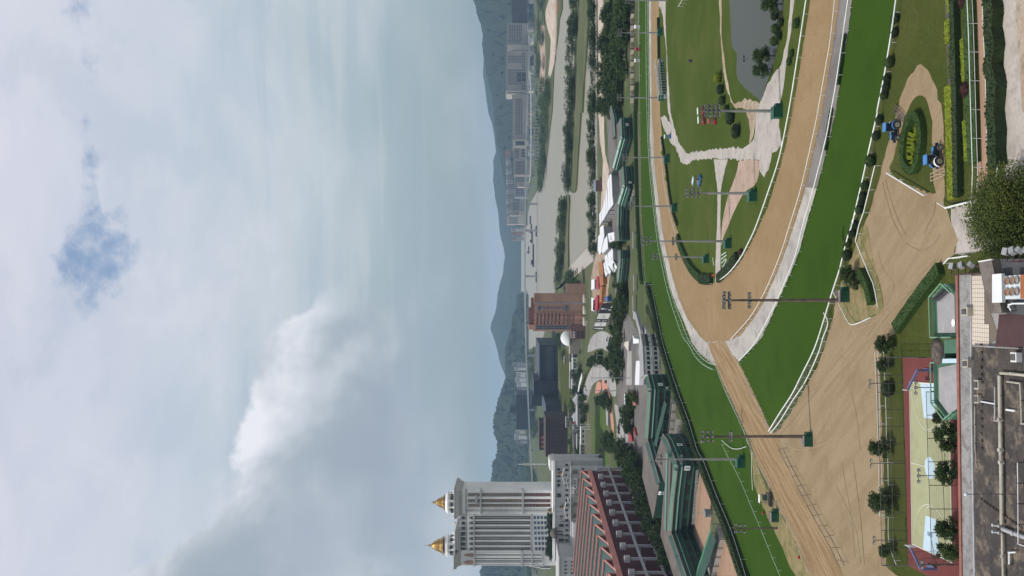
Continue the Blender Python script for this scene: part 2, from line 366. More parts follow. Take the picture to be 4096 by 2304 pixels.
sheet('track_lane', pts('E 212,-90 200,0 130,500 60,1000 B 2550,0 2480,300 2370,800 2330,960 2470,980 F 0,640 E 150,1449 220,1000 300,500 372,-90'), .065, 'dark_lane')
sand = pts('A 338,-90 340,700 345,1449 B 365,300 375,600 410,950 440,1200 475,1449 C 510,250 560,450 620,700 700,950 800,1200 980,1449 D 1050,60 1290,55 C 1480,1430 1630,1240 1790,1000 1950,640 2080,300 2180,0 B 2260,1200 2360,830 2480,300 2550,0 E 60,1000 130,500 200,0 212,-90')
sheet('sand_track', sand, .085, 'track_sand', rag=0.25)
infield = pts('A 440,-90 442,700 455,1449 B 475,250 500,600 550,900 600,1250 650,1449 C 700,120 760,340 850,540 930,640 1050,720 1130,740 1230,730 1330,650 1480,480 1600,280 1700,80 B 1850,1200 1960,830 2080,380 2150,0 A 2230,1000 2310,500 2385,0 2398,-90')
sheet('infield', infield, .125, 'infield_grass', rag=0.3)
sheet('pond', smooth(pts('A 1352,-90 1350,0 1370,300 1385,600 1445,690 1440,950 1500,1080 1620,1190 1760,1285 1830,1080 1900,880 1965,650 2030,300 2050,0 2060,-90'), 3, True), .16, 'pond_water', rag=0.35)
sheet('infield_apron', pts('A 2195,-90 2190,0 2130,500 2065,1000 2010,1300 B 1990,180 2015,330 2035,420 1960,500 1900,520 1890,600 1855,740 1800,835 1745,760 1735,612 1590,612 1360,600 1150,592 930,605 790,672 720,640 690,520 640,430 600,400 500,200 465,60 520,40 600,160 560,0 A 545,1250 540,700 490,200 440,60 440,-60 525,-60 525,300 560,1000 590,1449 B 640,200 700,390 800,530 870,510 1000,500 1150,478 1300,460 1540,450 1600,410 1670,330 1700,0 A 1710,1400 1760,1290 1840,1080 1880,1040 1960,900 2020,830 2095,500 2140,0 2150,-90'), .155, 'concrete', rag=0.5)
sheet('infield_path', pts('B 1148,604 1330,604 1280,800 1240,1000 1232,1449 C 1240,250 1228,735 1165,735 1178,250 1192,0 B 1198,1000'), .15, 'concrete', rag=0.3)
sheet('worn_ground', smooth(pts('B 1490,614 1730,620 1700,900 1580,1000 1510,1080 1400,1300 1340,1449 C 1270,170 1242,260 B 1262,1400 1330,1080 1380,950 1450,750'), 3, True), .14, 'pink_dirt', rag=0.7)
sheet('worn_ground.001', smooth(pts('A 1220,-90 1240,-90 1252,150 1248,450 1285,750 1300,900 1345,1150 1400,1330 1550,1260 1680,1300 1740,1340 1700,1449 B 1690,60 1660,300 1600,400 1620,250 A 1560,1400 1420,1390 1330,1200 1270,900 1255,700 1228,400'), 2, True), .14, 'dirt', rag=0.6)
# lawns, yard and garden in front of the home straight
lawn = pts('E 942,-90 870,400 780,950 690,1400 F 580,480 410,1240 G 300,200 200,600 60,1000 D 2576,100') + pts('D 2300,600 I 900,1449 1740,1700 E 2600,1449 2600,-90')
sheet('lawn', lawn, .035, 'lawn_grass')
yard = pts('E 1250,822 1340,900 1430,1080 1530,1449 F 1545,300 1560,900 1545,1180 1600,1270 1650,1449 G 1740,200 1670,390 1590,440 1500,560 1200,930 930,1300 930,1400 840,1440 H 760,180 735,250 740,900 760,1449 I 770,300 785,1000 795,1320 950,1449 1100,1700 K 1790,1700 1680,1449 1500,1040 1300,620 1120,250 1040,0 D 1550,1200 1400,850 1260,560 1180,360 1110,200 1060,70 1290,60 1400,240 1460,300 1700,800 1860,1155 1920,1250 2000,1180 2150,950 2350,600 2500,330 G 110,1230 150,1000 250,700 340,450 420,280 470,150 520,0 F 600,1250 650,1050 735,800 750,690 790,560 830,400 E 965,1380 1010,1200 1120,960')
sheet('sand_yard', yard, .07, 'yard_sand', rag=0.35)
sheet('crossing', pts('D 1085,75 1285,62 1400,240 1460,300 1700,800 1860,1150 1990,1320 K 1380,200 1540,500 1700,820 1850,1080 2000,1380 2100,1700 1790,1700 1680,1449 1500,1040 1300,620 1120,250 1040,0 D 1550,1200 1400,850 1260,560 1180,360 1110,200'), .10, 'path_sand', rag=0.3)
sheet('verge', pts('K 1040,115 1075,140 1130,300 1230,540 1330,700 1420,880 1500,1040 1680,1449 1800,1700 1600,1640 1500,1400 1350,1080 1250,870 1170,680 1095,500 1065,200'), .105, 'dry_grass', rag=0.5)
sheet('garden_lawn', smooth(pts('E 1230,1230 1310,1260 1360,1400 F 1400,200 1412,900 1405,1050 870,800 900,600 960,350 E 1075,1449 1150,1290'), 2, True), .10, 'lawn_grass', rag=0.3)
sheet('island_lawn', smooth(pts('G 430,220 340,480 255,740 190,900 165,1000 300,1240 370,1290 600,1200 720,1140 770,1080 750,850 690,640 640,450 600,250 560,0 480,50'), 3, True), .10, 'dry_grass', rag=0.5)
sheet('entry_pad', pts('F 1645,1240 1985,1138 2300,1000 G 2300,300 1960,350 1670,392 1740,200 1650,0'), .08, 'concrete', rag=0.25)
sheet('flower_border', pts('E 1562,-90 1610,1449 F 1640,1150 1690,1150 1650,200 E 1640,1449 1615,-90'), .06, 'mulch')
sheet('walking_track', pts('E 1925,-90 1945,500 1970,1449 F 1985,600 1995,1100 2040,1050 2110,850 2115,600 E 2095,1449 2065,500 2050,-90'), .06, 'brown_path', rag=0.12)
sheet('service_road', pts('E 2300,-90 2330,700 2330,1449 F 2360,300 2330,900 2700,900 E 2760,1449 2760,-90'), .06, 'concrete', rag=0.4)
sheet('road_edge', pts('E 2480,-90 2490,400 2530,900 2560,1449 2800,1449 2800,-90'), .075, 'dirt')

# wheel marks worn into the sand yard
mat('wheel_mark', (.232, .172, .107), (.268, .203, .130), .5, rough=.95, spec=.1, grain=.15)
mat('pale_mark', (.315, .243, .158), (.295, .225, .145), .5, rough=.95, spec=.1, grain=.1)
for k, (sp, w_, m_) in enumerate((('H 0,690 160,500 330,330 450,170 560,20', .22, 'wheel_mark'), ('H 0,720 170,525 345,350 470,190 590,20', .18, 'wheel_mark'), ('H 20,480 180,300 330,130 440,0', .16, 'wheel_mark'), ('G 560,1440 760,1150 1000,900 1250,640 1440,450', .22, 'wheel_mark'), ('G 620,1449 830,1160 1070,910 1330,650 1500,480', .20, 'wheel_mark'), ('G 700,1449 900,1220 1130,960 1370,690', .18, 'pale_mark'), ('G 380,1360 600,1280 800,1130 1100,800 1400,560', .20, 'pale_mark'), ('G 700,330 760,560 900,760 860,900 800,1050', .18, 'pale_mark'), ('G 1050,230 1250,330 1400,260 1500,120', .16, 'wheel_mark'), ('F 760,900 820,1150 900,1400 G 1000,150', .18, 'wheel_mark'), ('F 800,880 870,1130 960,1380 G 1060,130', .16, 'wheel_mark'), ('F 1440,1160 1420,1300 1350,1440 G 1300,120', .18, 'wheel_mark'), ('I 150,300 300,600 420,900 470,1300', .35, 'pale_mark'), ('I 380,0 420,300 470,700 520,1300', .30, 'wheel_mark'), ('I 230,0 280,300 350,700 400,1200', .28, 'pale_mark'), ('H 350,700 420,1000 470,1449', .25, 'pale_mark'), ('D 1990,1260 2150,1080 2330,860 2540,620', .2, 'wheel_mark'), ('K 1400,60 1600,130 1900,40', .25, 'pale_mark'))):
    sheet('wheel_mark', ribbon(smooth(pts(sp), 6), w_), .112 + .0015 * k, m_, rag=.06)
# ---------------------------------------------------------------- object materials
mat('white_rail', (.78, .80, .78), (.66, .69, .66), .6, rough=.45)
mat('grey_rail', (.50, .52, .50), (.38, .40, .38), .6, rough=.5)
mat('green_white_rail', (.58, .68, .58), (.45, .55, .45), .5, rough=.5)
mat('dark_rail', (.07, .065, .06), (.12, .11, .10), .6, rough=.6)
mat('wood_rail', (.42, .34, .22), (.28, .22, .14), .5, rough=.8)
mat('galvanised', (.42, .43, .43), (.34, .35, .35), .4, rough=.45, metal=.5, c3=(.25, .22, .19), scale3=.5, amt3=.4)
mat('brown_steel', (.17, .13, .105), (.10, .08, .07), .5, rough=.6, c3=(.24, .17, .12), scale3=.6)
mat('lamp_dark', (.045, .045, .05), (.07, .07, .075), 2, rough=.5)
mat('lamp_glass', (.55, .58, .60), rough=.15, spec=.6)
mat('booth_green', (.013, .085, .050), (.018, .105, .062), .5, rough=.5)
mat('booth_top', (.16, .135, .115), (.22, .19, .16), .8, rough=.8)
mat('bark', (.10, .075, .05), (.16, .12, .085), 2, rough=.9)
leafmat('leaf_deep', (.026, .056, .015), (.050, .090, .022), (.062, .090, .024))
leafmat('leaf_mid', (.038, .078, .016), (.068, .115, .026), (.085, .110, .030))
leafmat('leaf_dark', (.019, .040, .014), (.033, .060, .019), (.044, .064, .022))
leafmat('leaf_olive', (.050, .078, .011), (.108, .132, .020), (.060, .088, .014))
leafmat('leaf_lime', (.17, .22, .012), (.24, .27, .020), (.13, .19, .012))
leafmat('leaf_hedge', (.030, .072, .014), (.052, .100, .022), (.045, .085, .018))
leafmat('leaf_red', (.075, .020, .022), (.045, .026, .018), (.11, .030, .034))
# ---------------------------------------------------------------- foliage
def leaf(mb, p, s, r):
    n = Vector((r.gauss(0, 1), r.gauss(0, 1), r.gauss(.5, .9))).normalized(); u = n.orthogonal().normalized(); a = r.random() * 6.28
    u = (Matrix.Rotation(a, 3, n) @ u) * s; v = n.cross(u) * .62
    mb.add([p - u, p + v * .9 - u * .1, p + u, p - v * .9 + u * .1], [(0, 1, 2, 3)])
def crown(seed, n, size, lobes, spread=.30, base=.32, tall=1.0):
    """crown of leaf-sized faces gathered in clumps; fits a unit tree (height 1, half-width about .45)"""
    r = random.Random(seed); mb = MB(); cs = []
    for i in range(lobes):
        t = r.random() * 6.283; k = r.random() ** .5; zz = r.uniform(base + .10, .86)
        wd_ = .40 * math.sin(max(.18, min(1, (1 - zz) / (1 - base) * 1.15 + .12)) * math.pi * .62)
        cs.append((Vector((math.cos(t) * k * wd_, math.sin(t) * k * wd_, zz)), r.uniform(.10, .19) * spread / .30))
    for i in range(n):
        c, q = cs[r.randrange(lobes)]
        d = Vector((r.gauss(0, 1), r.gauss(0, 1), r.gauss(0, 1))).normalized() * q * (r.random() ** .4)
        d.z *= .75 * tall
        leaf(mb, c + d, size * r.uniform(.6, 1.3), r)
    return mb
def trunk(seed, base=.38, r0=.030):
    r = random.Random(seed); mb = MB(); mb.tube((0, 0, 0), (.01, .0, base), r0, r0 * .7, 7)
    for k in range(5):
        t = k * 1.257 + r.random(); mb.tube((.01, 0, base * r.uniform(.75, 1)), (math.cos(t) * .22, math.sin(t) * .22, r.uniform(.55, .72)), r0 * .5, r0 * .18, 5)
    return mb
PROTO = {}
def proto(key, seed, n, size, lobes, leafm, **kw):
    PROTO[key] = (crown(seed, n, size, lobes, **kw).mesh('crown', leafm), trunk(seed).mesh('trunk', 'bark'))
for q, (lm, sd_) in enumerate((('leaf_deep', 3), ('leaf_deep', 5), ('leaf_mid', 8), ('leaf_dark', 13), ('leaf_mid', 21))):
    proto('t%d' % q, sd_, 1700, .043, 30, lm, base=.06, spread=.36)
proto('f0', 4, 3000, .036, 30, 'leaf_deep', base=.12, spread=.33); proto('f1', 9, 3000, .036, 28, 'leaf_mid', base=.12, spread=.33)
proto('big', 17, 60000, .0115, 150, 'leaf_olive', base=.02, spread=.5)
proto('con', 29, 1100, .05, 24, 'leaf_dark', base=.10, spread=.26)
proto('yel', 30, 900, .05, 20, 'leaf_lime', base=.12)
def bushm(seed, n, size, lm):
    r = random.Random(seed); mb = MB()
    mb.lathe([(.30, .0), (.44, .25), (.42, .5), (.25, .78), (.08, .88)], n=12)
    for i in range(n):
        t = r.random() * 6.283; ph = math.acos(r.uniform(-.25, 1)); q = .47 * r.uniform(.9, 1.08)
        leaf(mb, Vector((math.cos(t) * math.sin(ph) * q, math.sin(t) * math.sin(ph) * q, .40 + math.cos(ph) * q * 1.0)), size * r.uniform(.7, 1.3), r)
    return mb.mesh('foliage', lm)
BUSH = {k: bushm(s_, 900, .05, lm) for k, s_, lm in (('b0', 2, 'leaf_dark'), ('b1', 6, 'leaf_deep'), ('b2', 7, 'leaf_mid'), ('by', 11, 'leaf_lime'), ('br', 12, 'leaf_red'), ('bo', 14, 'leaf_hedge'))}
def tree(kind, p, h, wid, label, group=None, rz=None, cat='tree', name='tree'):
    o = thing(name, label, cat, p, group, True); o.rotation_euler = (0, 0, rnd.random() * 6.28 if rz is None else rz)
    o.scale = (wid, wid, h); cm_, tm = PROTO[kind]; link('crown', cm_, o); link('trunk', tm, o); return o
def bush(kind, p, h, wid, label, group=None, rz=None, name='bush'):
    o = link(name, BUSH[kind], None, p); o.rotation_euler = (0, 0, rnd.random() * 6.28 if rz is None else rz); o.scale = (wid, wid, h)
    return tag(o, label, 'bush', group)
def hedge(name, P, h, lm, label, closed_poly=False, w_=1.0, dens=14, size=.16, cat='hedge', parent=None, group=None, zb=0.0):
    """clipped hedge: solid core with leaves over it; P is a centre line (or an outline)"""
    out = P if closed_poly else ribbon(P, w_)
    r = random.Random(len(P) * 7 + int(h * 100)); mb = MB(); n = len(out)
    q = [Vector((p[0], p[1])) for p in out]; c = sum(q, Vector((0, 0))) / n
    if closed_poly: mb.prism(q, zb, zb + h * .93)
    else:
        k = n // 2
        for i in range(k - 1): mb.prism([q[i], q[i + 1], q[n - 2 - i], q[n - 1 - i]], zb, zb + h * .93)
    per = list(zip(q, q[1:] + q[:1]))
    for a, b in per:                                   # sides
        for i in range(int((b - a).length * h * dens * .5) + 1):
            p = a.lerp(b, r.random()); leaf(mb, Vector((p.x, p.y, zb + r.uniform(.05, 1.0) * h)), size * r.uniform(.7, 1.3), r)
    if not closed_poly:
        for i in range(k - 1):
            a, b, c_, d = q[i], q[i + 1], q[n - 2 - i], q[n - 1 - i]
            for j in range(int((b - a).length * w_ * dens) + 1):
                s, t = r.random(), r.random(); p = a.lerp(b, s).lerp(d.lerp(c_, s), t)
                leaf(mb, Vector((p.x, p.y, zb + h * r.uniform(.92, 1.03))), size * r.uniform(.7, 1.3), r)
    else:
        xs = [p.x for p in q]; ys = [p.y for p in q]; A = (max(xs) - min(xs)) * (max(ys) - min(ys))
        for j in range(int(A * dens)):
            p = Vector((r.uniform(min(xs), max(xs)), r.uniform(min(ys), max(ys)))); ins = False
            for a, b in per:
                if (a.y > p.y) != (b.y > p.y) and p.x < (b.x - a.x) * (p.y - a.y) / (b.y - a.y + 1e-9) + a.x: ins = not ins
            if ins: leaf(mb, Vector((p.x, p.y, zb + h * r.uniform(.92, 1.03))), size * r.uniform(.7, 1.3), r)
    o = mb.build(name, lm, parent, tri=True)
    if not parent: tag(o, label, cat, group)
    return o
# ---------------------------------------------------------------- rails
POST = {}
def postmesh(h, r, m):
    k = (round(h, 2), r, m)
    if k not in POST: POST[k] = MB().tube((0, 0, 0), (0, 0, h), r, n=5).mesh('post', m)
    return POST[k]
def rail(spec, label, h=1.15, r=.12, step=4.0, m='white_rail', pm=None, double=0, group=None, lower=False, name='running_rail', cat='rail', closed=False, sm=True, pr=.05, P=None):
    P = P or pts(spec, h); P = smooth(P, 4) if sm and len(P) > 2 else P
    base = Vector((P[0].x, P[0].y, .1)); o = thing(name, label, cat, base, group)
    MB().pipe(P, r, 6).build('top_rail', m, o)
    if lower: MB().pipe([Vector((p.x, p.y, p.z * .5)) for p in P], r * .7, 5).build('lower_rail', m, o)
    if double:
        Q = ribbon(P, double)[:len(P)]; MB().pipe(Q, r, 6).build('second_rail', m, o)
    for p in resample(P, step):
        link('post', postmesh(h, pr, pm or m), o, Vector((p.x, p.y, 0)) - base)
    return o
rail('C 1172,738 1200,718 1330,622 1480,432 1600,205 1692,0 B 1850,1000 1985,580 2105,0 A 2210,800 2330,0 2345,-90', 'thick white running rail around the infield side of the home bend', r=.17, step=5)
rail('C 1112,757 1020,740 940,680 850,590 760,420 690,230 612,0 B 550,1200 480,750 455,350', 'thin pale running rail on the inside of the sand track back bend', r=.07, step=5)
rail('D 1360,30 C 1380,1449 1600,1200 1750,950 1880,680 2020,320 2100,60 B 2210,1160 2300,830 2430,250 2480,0 E 20,860 80,500 142,-60', 'white running rail on the outside of the sand track home bend', r=.085, step=4.5)
rail('D 1465,300 1600,160 1710,0 C 1880,1130 2030,800 2190,400 2290,0 B 2420,1000 2576,380 E 85,1449 150,1100 240,480 316,-60', 'long white rail on the inside edge of the home turf', r=.14, step=4.5)
rail('D 1060,65 1000,30 C 900,1349 790,1180 690,940 610,700 550,450 495,150 455,0 B 420,1150 380,800 345,300 A 325,1400 318,700 318,-60', 'low grey rail between the sand track and its concrete margin', h=.7, r=.055, step=6, m='grey_rail')
rail('D 1125,415 1000,345 900,240 830,110 750,0 C 690,1300 590,1000 530,780 480,550 430,300 390,0 B 350,1100 310,650 285,100 A 272,900 268,-60', 'outer of the two white rails curving beside the back turf', r=.095, step=4, m='green_white_rail')
rail('D 1130,350 1030,300 930,200 850,80 800,0 C 730,1260 640,1020 570,790 505,520 450,220 410,0 B 375,1120 330,680 305,120 A 300,900 290,-60', 'inner of the two white rails curving beside the back turf', r=.085, step=4, m='green_white_rail')
rail('D 1160,355 1200,460 1290,690 1430,990 1540,1240 1600,1400', 'pale green rail where the back turf meets the sand crossing', r=.07, step=4, m='green_white_rail')
rail('D 1365,190 1450,330 1570,600 1680,830 1800,1070 1890,1240', 'grey rail along the edge of the crossing beside the home turf', r=.06, step=4.5, m='grey_rail')
rail('D 1850,1205 1990,975 2150,730 2300,430 2400,230 2490,0 G 110,850 200,570 300,170 360,0 F 410,1230 500,845 580,475 680,40 E 690,1400 780,950 870,400 925,0 940,-60', 'long white rail on the outside edge of the home turf', r=.15, step=5.2)
rail('D 1872,1232 1990,1085 2150,825 2320,570 2480,225 2550,0 G 50,1260 -5,1130', 'second white rail standing just outside the tip of the home turf', r=.12, step=3.4)
rail('F 340,1449 425,1250 400,1245', 'short white double rail piece beside the home turf', r=.08, step=4, sm=False)
rail('F 655,685 570,1040 510,1280 450,1449 G 405,205 500,440 560,590 630,750 660,880 690,1060', 'kinked white fence between bushes and the sand yard', r=.10, step=5, sm=False, name='white_fence', cat='fence')
rail('F 805,780 1285,1070', 'white barrier with curved legs closing off the garden loop', r=.13, step=5, sm=False, name='barrier', cat='barrier')
rail('F 1455,1165 1555,1228', 'short white barrier beside the harrow track', r=.08, step=4, sm=False, name='barrier', cat='barrier')
rail('F 1560,1230 1880,1150 1985,1128', 'thick white barrier at the concrete entry pad', r=.16, step=6, sm=False, name='barrier', cat='barrier')
rail('G 120,865 180,1000 240,1120 290,1220 370,1285 600,1190', 'white rail bent around the dry grass island', r=.09, step=6, name='white_fence', cat='fence')
rail('G 1660,428 1850,398 1600,432 1540,500', 'white rail at the corner of the long clipped hedge', r=.10, step=6, sm=False)
rail('E 1840,-60 1860,400 1875,900 1890,1449 F 1905,500 1912,800 1895,1150', 'white post rail between the flower border and the brown walking track', h=1.5, r=.07, step=4.3, lower=True)
rail('E 2035,-60 2050,350 2075,900 2090,1449 F 2100,350 2112,650', 'low pale edging rail along the brown walking track', h=.4, r=.06, step=7)
rail('F 2238,620 2232,720 2205,880', 'single bent white handrail beside the large tree', h=1.3, r=.06, step=5)
rail('H 652,190 668,500 685,900 697,1345', 'outer white rail along the yard beside the ball court', r=.05, step=3.3, P=None)
rail('H 690,190 705,500 718,900 720,1345', 'inner white rail along the yard beside the ball court', r=.05, step=3.3)
rail('I 700,0 702,300 712,690', 'lower stretch of the outer white rail beside the ball court', r=.05, step=3.3)
rail('I 735,0 738,300 742,700', 'lower stretch of the inner white rail beside the ball court', r=.05, step=3.3)
rail('H 768,180 785,600 800,1000 805,1300 I 815,0 820,300', 'white inner fence rail under the trees beside the court', r=.06, step=4)
rail('I 820,700 825,1000 880,1200 930,1320', 'white inner fence rail at the far corner trees of the court', r=.06, step=4)
rail('K 1005,30 1060,130 1120,270 1200,420 1260,520', 'grey rail beside the crossing near the parked roller', r=.055, step=4, m='grey_rail')
rail('K 1305,660 1420,870 1500,1030 1600,1290 1680,1460', 'grey rail along the dry verge of the crossing', r=.055, step=4, m='grey_rail')
rail('K 1345,120 1500,430 1640,700 1780,960 1890,1160 1990,1360', 'dark rail on the track side of the sand yard fence', h=1.0, r=.06, step=4, m='dark_rail')
rail('K 1385,110 1540,420 1690,690 1820,930 1900,1060 2030,1340', 'dark and pale rail on the yard side of the sand yard fence', h=1.0, r=.06, step=4, m='dark_rail')
rail('K 750,70 830,230 940,440 1040,680 1150,940 1260,1210 1355,1440 1420,1600', 'thin white rail running down the middle of the back turf', r=.055, step=5, m='green_white_rail')
rail('D 1245,1325 1360,1420 1460,1435 1560,1405', 'loose white rail lying bent across the back turf', h=.5, r=.09, step=6)
rail('K 1065,160 1062,330 1072,550', 'white rail beside the green hut on the back turf', r=.08, step=6)
rail('A 735,0 685,85', 'white goal post bar standing on the infield', h=2.2, r=.10, step=4, sm=False, name='goal_frame', cat='goal')
rail('B 0,0 S 2562,0 2560,330', 'pale rail behind the far hedge of the back straight', h=1.2, r=.06, step=9, P=pts('S 2555,-30 2555,160 2558,330', 1.2))
rail('', 'long grey pipe rail on top of the far hedge', h=1.9, r=.06, step=14, m='grey_rail', P=smooth(pts('S 2551,450 2553,600 2556,750 2560,900 2566,1000 2571,1080 2580,1140 C 330,780 390,1050 460,1400 D 480,50 560,330 700,750 820,1080 930,1449 K 560,250 700,620 850,980 1000,1449', 1.9), 3))
# ---------------------------------------------------------------- floodlight masts
LAMP = MB().box((0, 0, 0), (.62, .45, .60)); LAMP_ME = LAMP.mesh('floodlight', 'lamp_dark')
GLASS_ME = MB().box((0, -.25, -.04), (.50, .06, .46)).mesh('lens', 'lamp_glass')
def mast(r_, bx, by, tx, label, lamps, m='galvanised', rr=.38, mid=None, booth=True, bs=2.6, bdx=0.0, lens=False):
    p = at(r_, bx, by); sx, sy = src(r_, bx, by); d = p.y; h = CAM_H - (tx - 2048) / FPX * d
    o = thing('floodlight_mast', label, 'floodlight', p)
    MB().tube(p, p + Vector((0, 0, h)), rr, rr * .45, 10).build('pole', m, o)
    def bank(zc, rows, cols, wid):
        fr = MB()
        for j in range(rows): fr.beam(p + Vector((-wid / 2, -.2, zc - j * 1.15)), p + Vector((wid / 2, -.2, zc - j * 1.15)), .14, .14)
        fr.build('cross_arm', m, o)
        for j in range(rows):
            for i in range(cols):
                x = (i / (cols - 1) - .5) * wid if cols > 1 else 0
                l = link('floodlight', LAMP_ME, o, Vector((x, -.45 + .1 * rnd.random(), zc - j * 1.15 - .1))); l.rotation_euler = (.5 + .3 * rnd.random(), 0, rnd.uniform(-.5, .5))
                link('lens', GLASS_ME, l, Vector((0, 0, 0)))
    lamps = (lamps[0], lamps[1], lamps[2] * .52)
    bank(h - .2, *lamps)
    if mid: bank(CAM_H - (mid - 2048) / FPX * d, 1, 4, lamps[2] * .9)
    if booth:
        bs = bs * .66
        b = MB().box((p.x + bdx, p.y - .2, bs * .5), (bs * 1.15, bs, bs)); b.build('booth', 'booth_green', o)
        MB().box((p.x + bdx, p.y - .2, bs + .08), (bs * 1.3, bs * 1.15, .16)).build('booth_roof', 'booth_top' if m == 'brown_steel' else 'booth_green', o)
        MB().box((p.x + bdx + bs * .55, p.y + .1, bs * .37), (bs * .9, bs * .7, bs * .72)).build('cabinet', 'booth_green', o)
    return o
mast('S', 3392, 1201, 2888, 'tall dark floodlight mast on the dry grass island', (2, 5, 5.6), 'brown_steel', .42, 2994, bdx=.8, bs=3.0)
mast('S', 3246, 1746, 2802, 'tall dark floodlight mast standing on the open sand yard', (3, 3, 4.0), 'brown_steel', .45, 2919, bdx=-1, bs=3.0)
mast('S', 2977, 1837, 2625, 'grey floodlight mast rising beside the dark green stand', (2, 3, 4.5), 'galvanised', .42, 2722, bs=3.4, bdx=-1)
mast('S', 3112, 2113, 2936, 'short rusty floodlight mast near the bottom of the back turf', (3, 2, 3.2), 'brown_steel', .28, bs=3.0, bdx=3)
mast('S', 3025, 773, 2742, 'silver floodlight mast over the worn infield patch', (4, 3, 4.0), 'galvanised', .48, bs=3.4, bdx=-1)
mast('S', 3127, 444, 2815, 'silver floodlight mast between the pond and the home bend', (4, 4, 5.2), 'galvanised', .48, bs=3.6, bdx=-.5)
mast('S', 2925, 965, 2566, 'tallest silver floodlight mast at the tip of the infield', (3, 3, 4.4), 'galvanised', .42, 2690, bs=3.2, bdx=-1)
mast('S', 2835, 1028, 2608, 'slim silver floodlight mast beside the hedged infield tip', (2, 3, 3.6), 'galvanised', .34, 2703, bs=3.0, bdx=-1)
mast('S', 2678, 630, 2489, 'grey floodlight mast in front of the zigzag green stand', (2, 4, 5.0), 'galvanised', .40, bs=3.6, bdx=-1)
mast('S', 2708, 825, 2514, 'grey floodlight mast beside the stand sign numbered five', (2, 4, 5.0), 'galvanised', .40, bs=3.4, bdx=-1)
mast('S', 2650, 131, 2471, 'grey floodlight mast in front of the tree belt', (2, 4, 5.0), 'galvanised', .40, bs=3.4)
mast('S', 2655, 391, 2468, 'grey floodlight mast next to the long scoreboard frame', (2, 4, 5.0), 'galvanised', .40, bs=3.4)
mast('S', 2669, 2, 2500, 'floodlight mast cut by the upper picture edge', (2, 4, 5.0), 'galvanised', .36, booth=False)
# ---------------------------------------------------------------- bushes, hedges and trees on the course
for n_, (r_, x, y, k, h, wd_, lab) in enumerate((
    ('E', 960, 240, 'b1', 2.4, 3.0, 'dark round bush farthest up the home turf rail'), ('E', 945, 420, 'b0', 2.2, 3.0, 'flat dark bush under the topmost rail bush'),
    ('E', 890, 800, 'b1', 2.6, 3.6, 'large round bush beside the rail above the garden loop'), ('E', 850, 1010, 'b0', 2.3, 2.8, 'small dark bush just below the large rail bush'),
    ('E', 838, 1120, 'b0', 2.2, 2.7, 'middle bush of the tight trio beside the rail'), ('E', 815, 1225, 'b1', 2.3, 2.8, 'lowest bush of the tight trio beside the rail'),
    ('F', 755, 90, 'b0', 2.3, 2.9, 'dark bush behind the roof of the upper blue tractor'), ('F', 715, 300, 'b0', 2.4, 2.9, 'dark bush beside the front wheel of the upper blue tractor'),
    ('F', 650, 620, 'b1', 2.9, 3.9, 'broad bush between the rail and the sand loop'), ('F', 565, 940, 'b1', 2.4, 3.0, 'bush half behind the kinked white fence, upper one'),
    ('F', 535, 1075, 'b0', 2.2, 2.8, 'bush half behind the kinked white fence, second one'), ('F', 510, 1160, 'b0', 2.0, 2.6, 'bush half behind the kinked white fence, third one'),
    ('F', 500, 1250, 'b1', 2.5, 3.1, 'bush half behind the kinked white fence, lowest one'), ('F', 430, 1440, 'b0', 2.2, 2.8, 'dark bush beside the rail near the fence kink'),
    ('G', 400, 100, 'b0', 2.4, 3.2, 'dark bush at the kink of the white fence'), ('G', 345, 230, 'b2', 2.8, 3.0, 'bright green bush against the home turf rail'),
    ('G', 345, 390, 'b0', 3.0, 3.6, 'dark bush above the dry grass island'),
    ('A', 2240, 300, 'b2', 3.0, 4.4, 'round green bush inside the home bend rail'), ('A', 2140, 790, 'bo', 2.2, 3.8, 'lower half of the twin bush inside the home bend'), ('A', 2170, 690, 'bo', 2.2, 3.6, 'upper half of the twin bush inside the home bend'),
    ('A', 1970, 200, 'b0', 3.6, 4.2, 'clipped round shrub on the pond bank, top of the row'), ('A', 2040, 290, 'b0', 3.0, 3.8, 'clipped shrub beside the service track by the pond'),
    ('A', 1985, 370, 'b2', 4.0, 4.4, 'largest clipped round shrub on the pond bank'), ('A', 1970, 530, 'b2', 4.0, 4.2, 'clipped round shrub on the pond bank, bottom of the row'),
    ('A', 2020, 470, 'b0', 3.4, 3.8, 'dark shrub behind the bottom pond shrub'), ('A', 1240, 1000, 'by', 5.0, 6.6, 'lime green round tree alone on the infield ditch'),
    ('A', 1270, 1150, 'b0', 4.4, 5.6, 'dark square bush below the lime green tree'), ('A', 1290, 1295, 'b1', 4.2, 5.4, 'dark bush at the lower end of the infield ditch'),
    ('A', 1340, 1400, 'b0', 3.2, 4.4, 'small dark bush beside the silver mast lamps'), ('B', 1400, 60, 'b0', 3.6, 6.0, 'broad dark bush in the scrub beside the concrete apron'),
    ('B', 1475, 240, 'b0', 3.6, 5.6, 'dark clump beside the stained edge of the apron'), ('B', 510, 520, 'by', 2.4, 3.2, 'small yellow green bush beside the sand track back bend'),
    ('B', 562, 850, 'by', 2.4, 3.0, 'second small yellow green bush beside the back bend'), ('C', 1515, 350, 'br', 1.6, 3.0, 'dark red bush against the thick white rail'),
    ('E', 1850, 30, 'br', 2.2, 3.0, 'dark red shrub in the border beside the top picture edge'), ('E', 1890, 1150, 'br', 2.4, 3.8, 'dark red shrub in the border behind the white rail'),
    ('C', 950, 620, 'br', 1.6, 3.4, 'reddish bush in the hedge around the infield tip'), ('C', 760, 330, 'by', 1.8, 3.0, 'yellow bush in the hedge around the infield tip'),
    ('C', 1025, 665, 'by', 2.2, 3.2, 'yellow green bush at the infield tip'))):
    p = at(r_, x, y); f_ = .66 if r_ in 'EFG' else (.60 if r_ == 'A' else .8); bush(k, p, h * f_, wd_ * f_, lab)
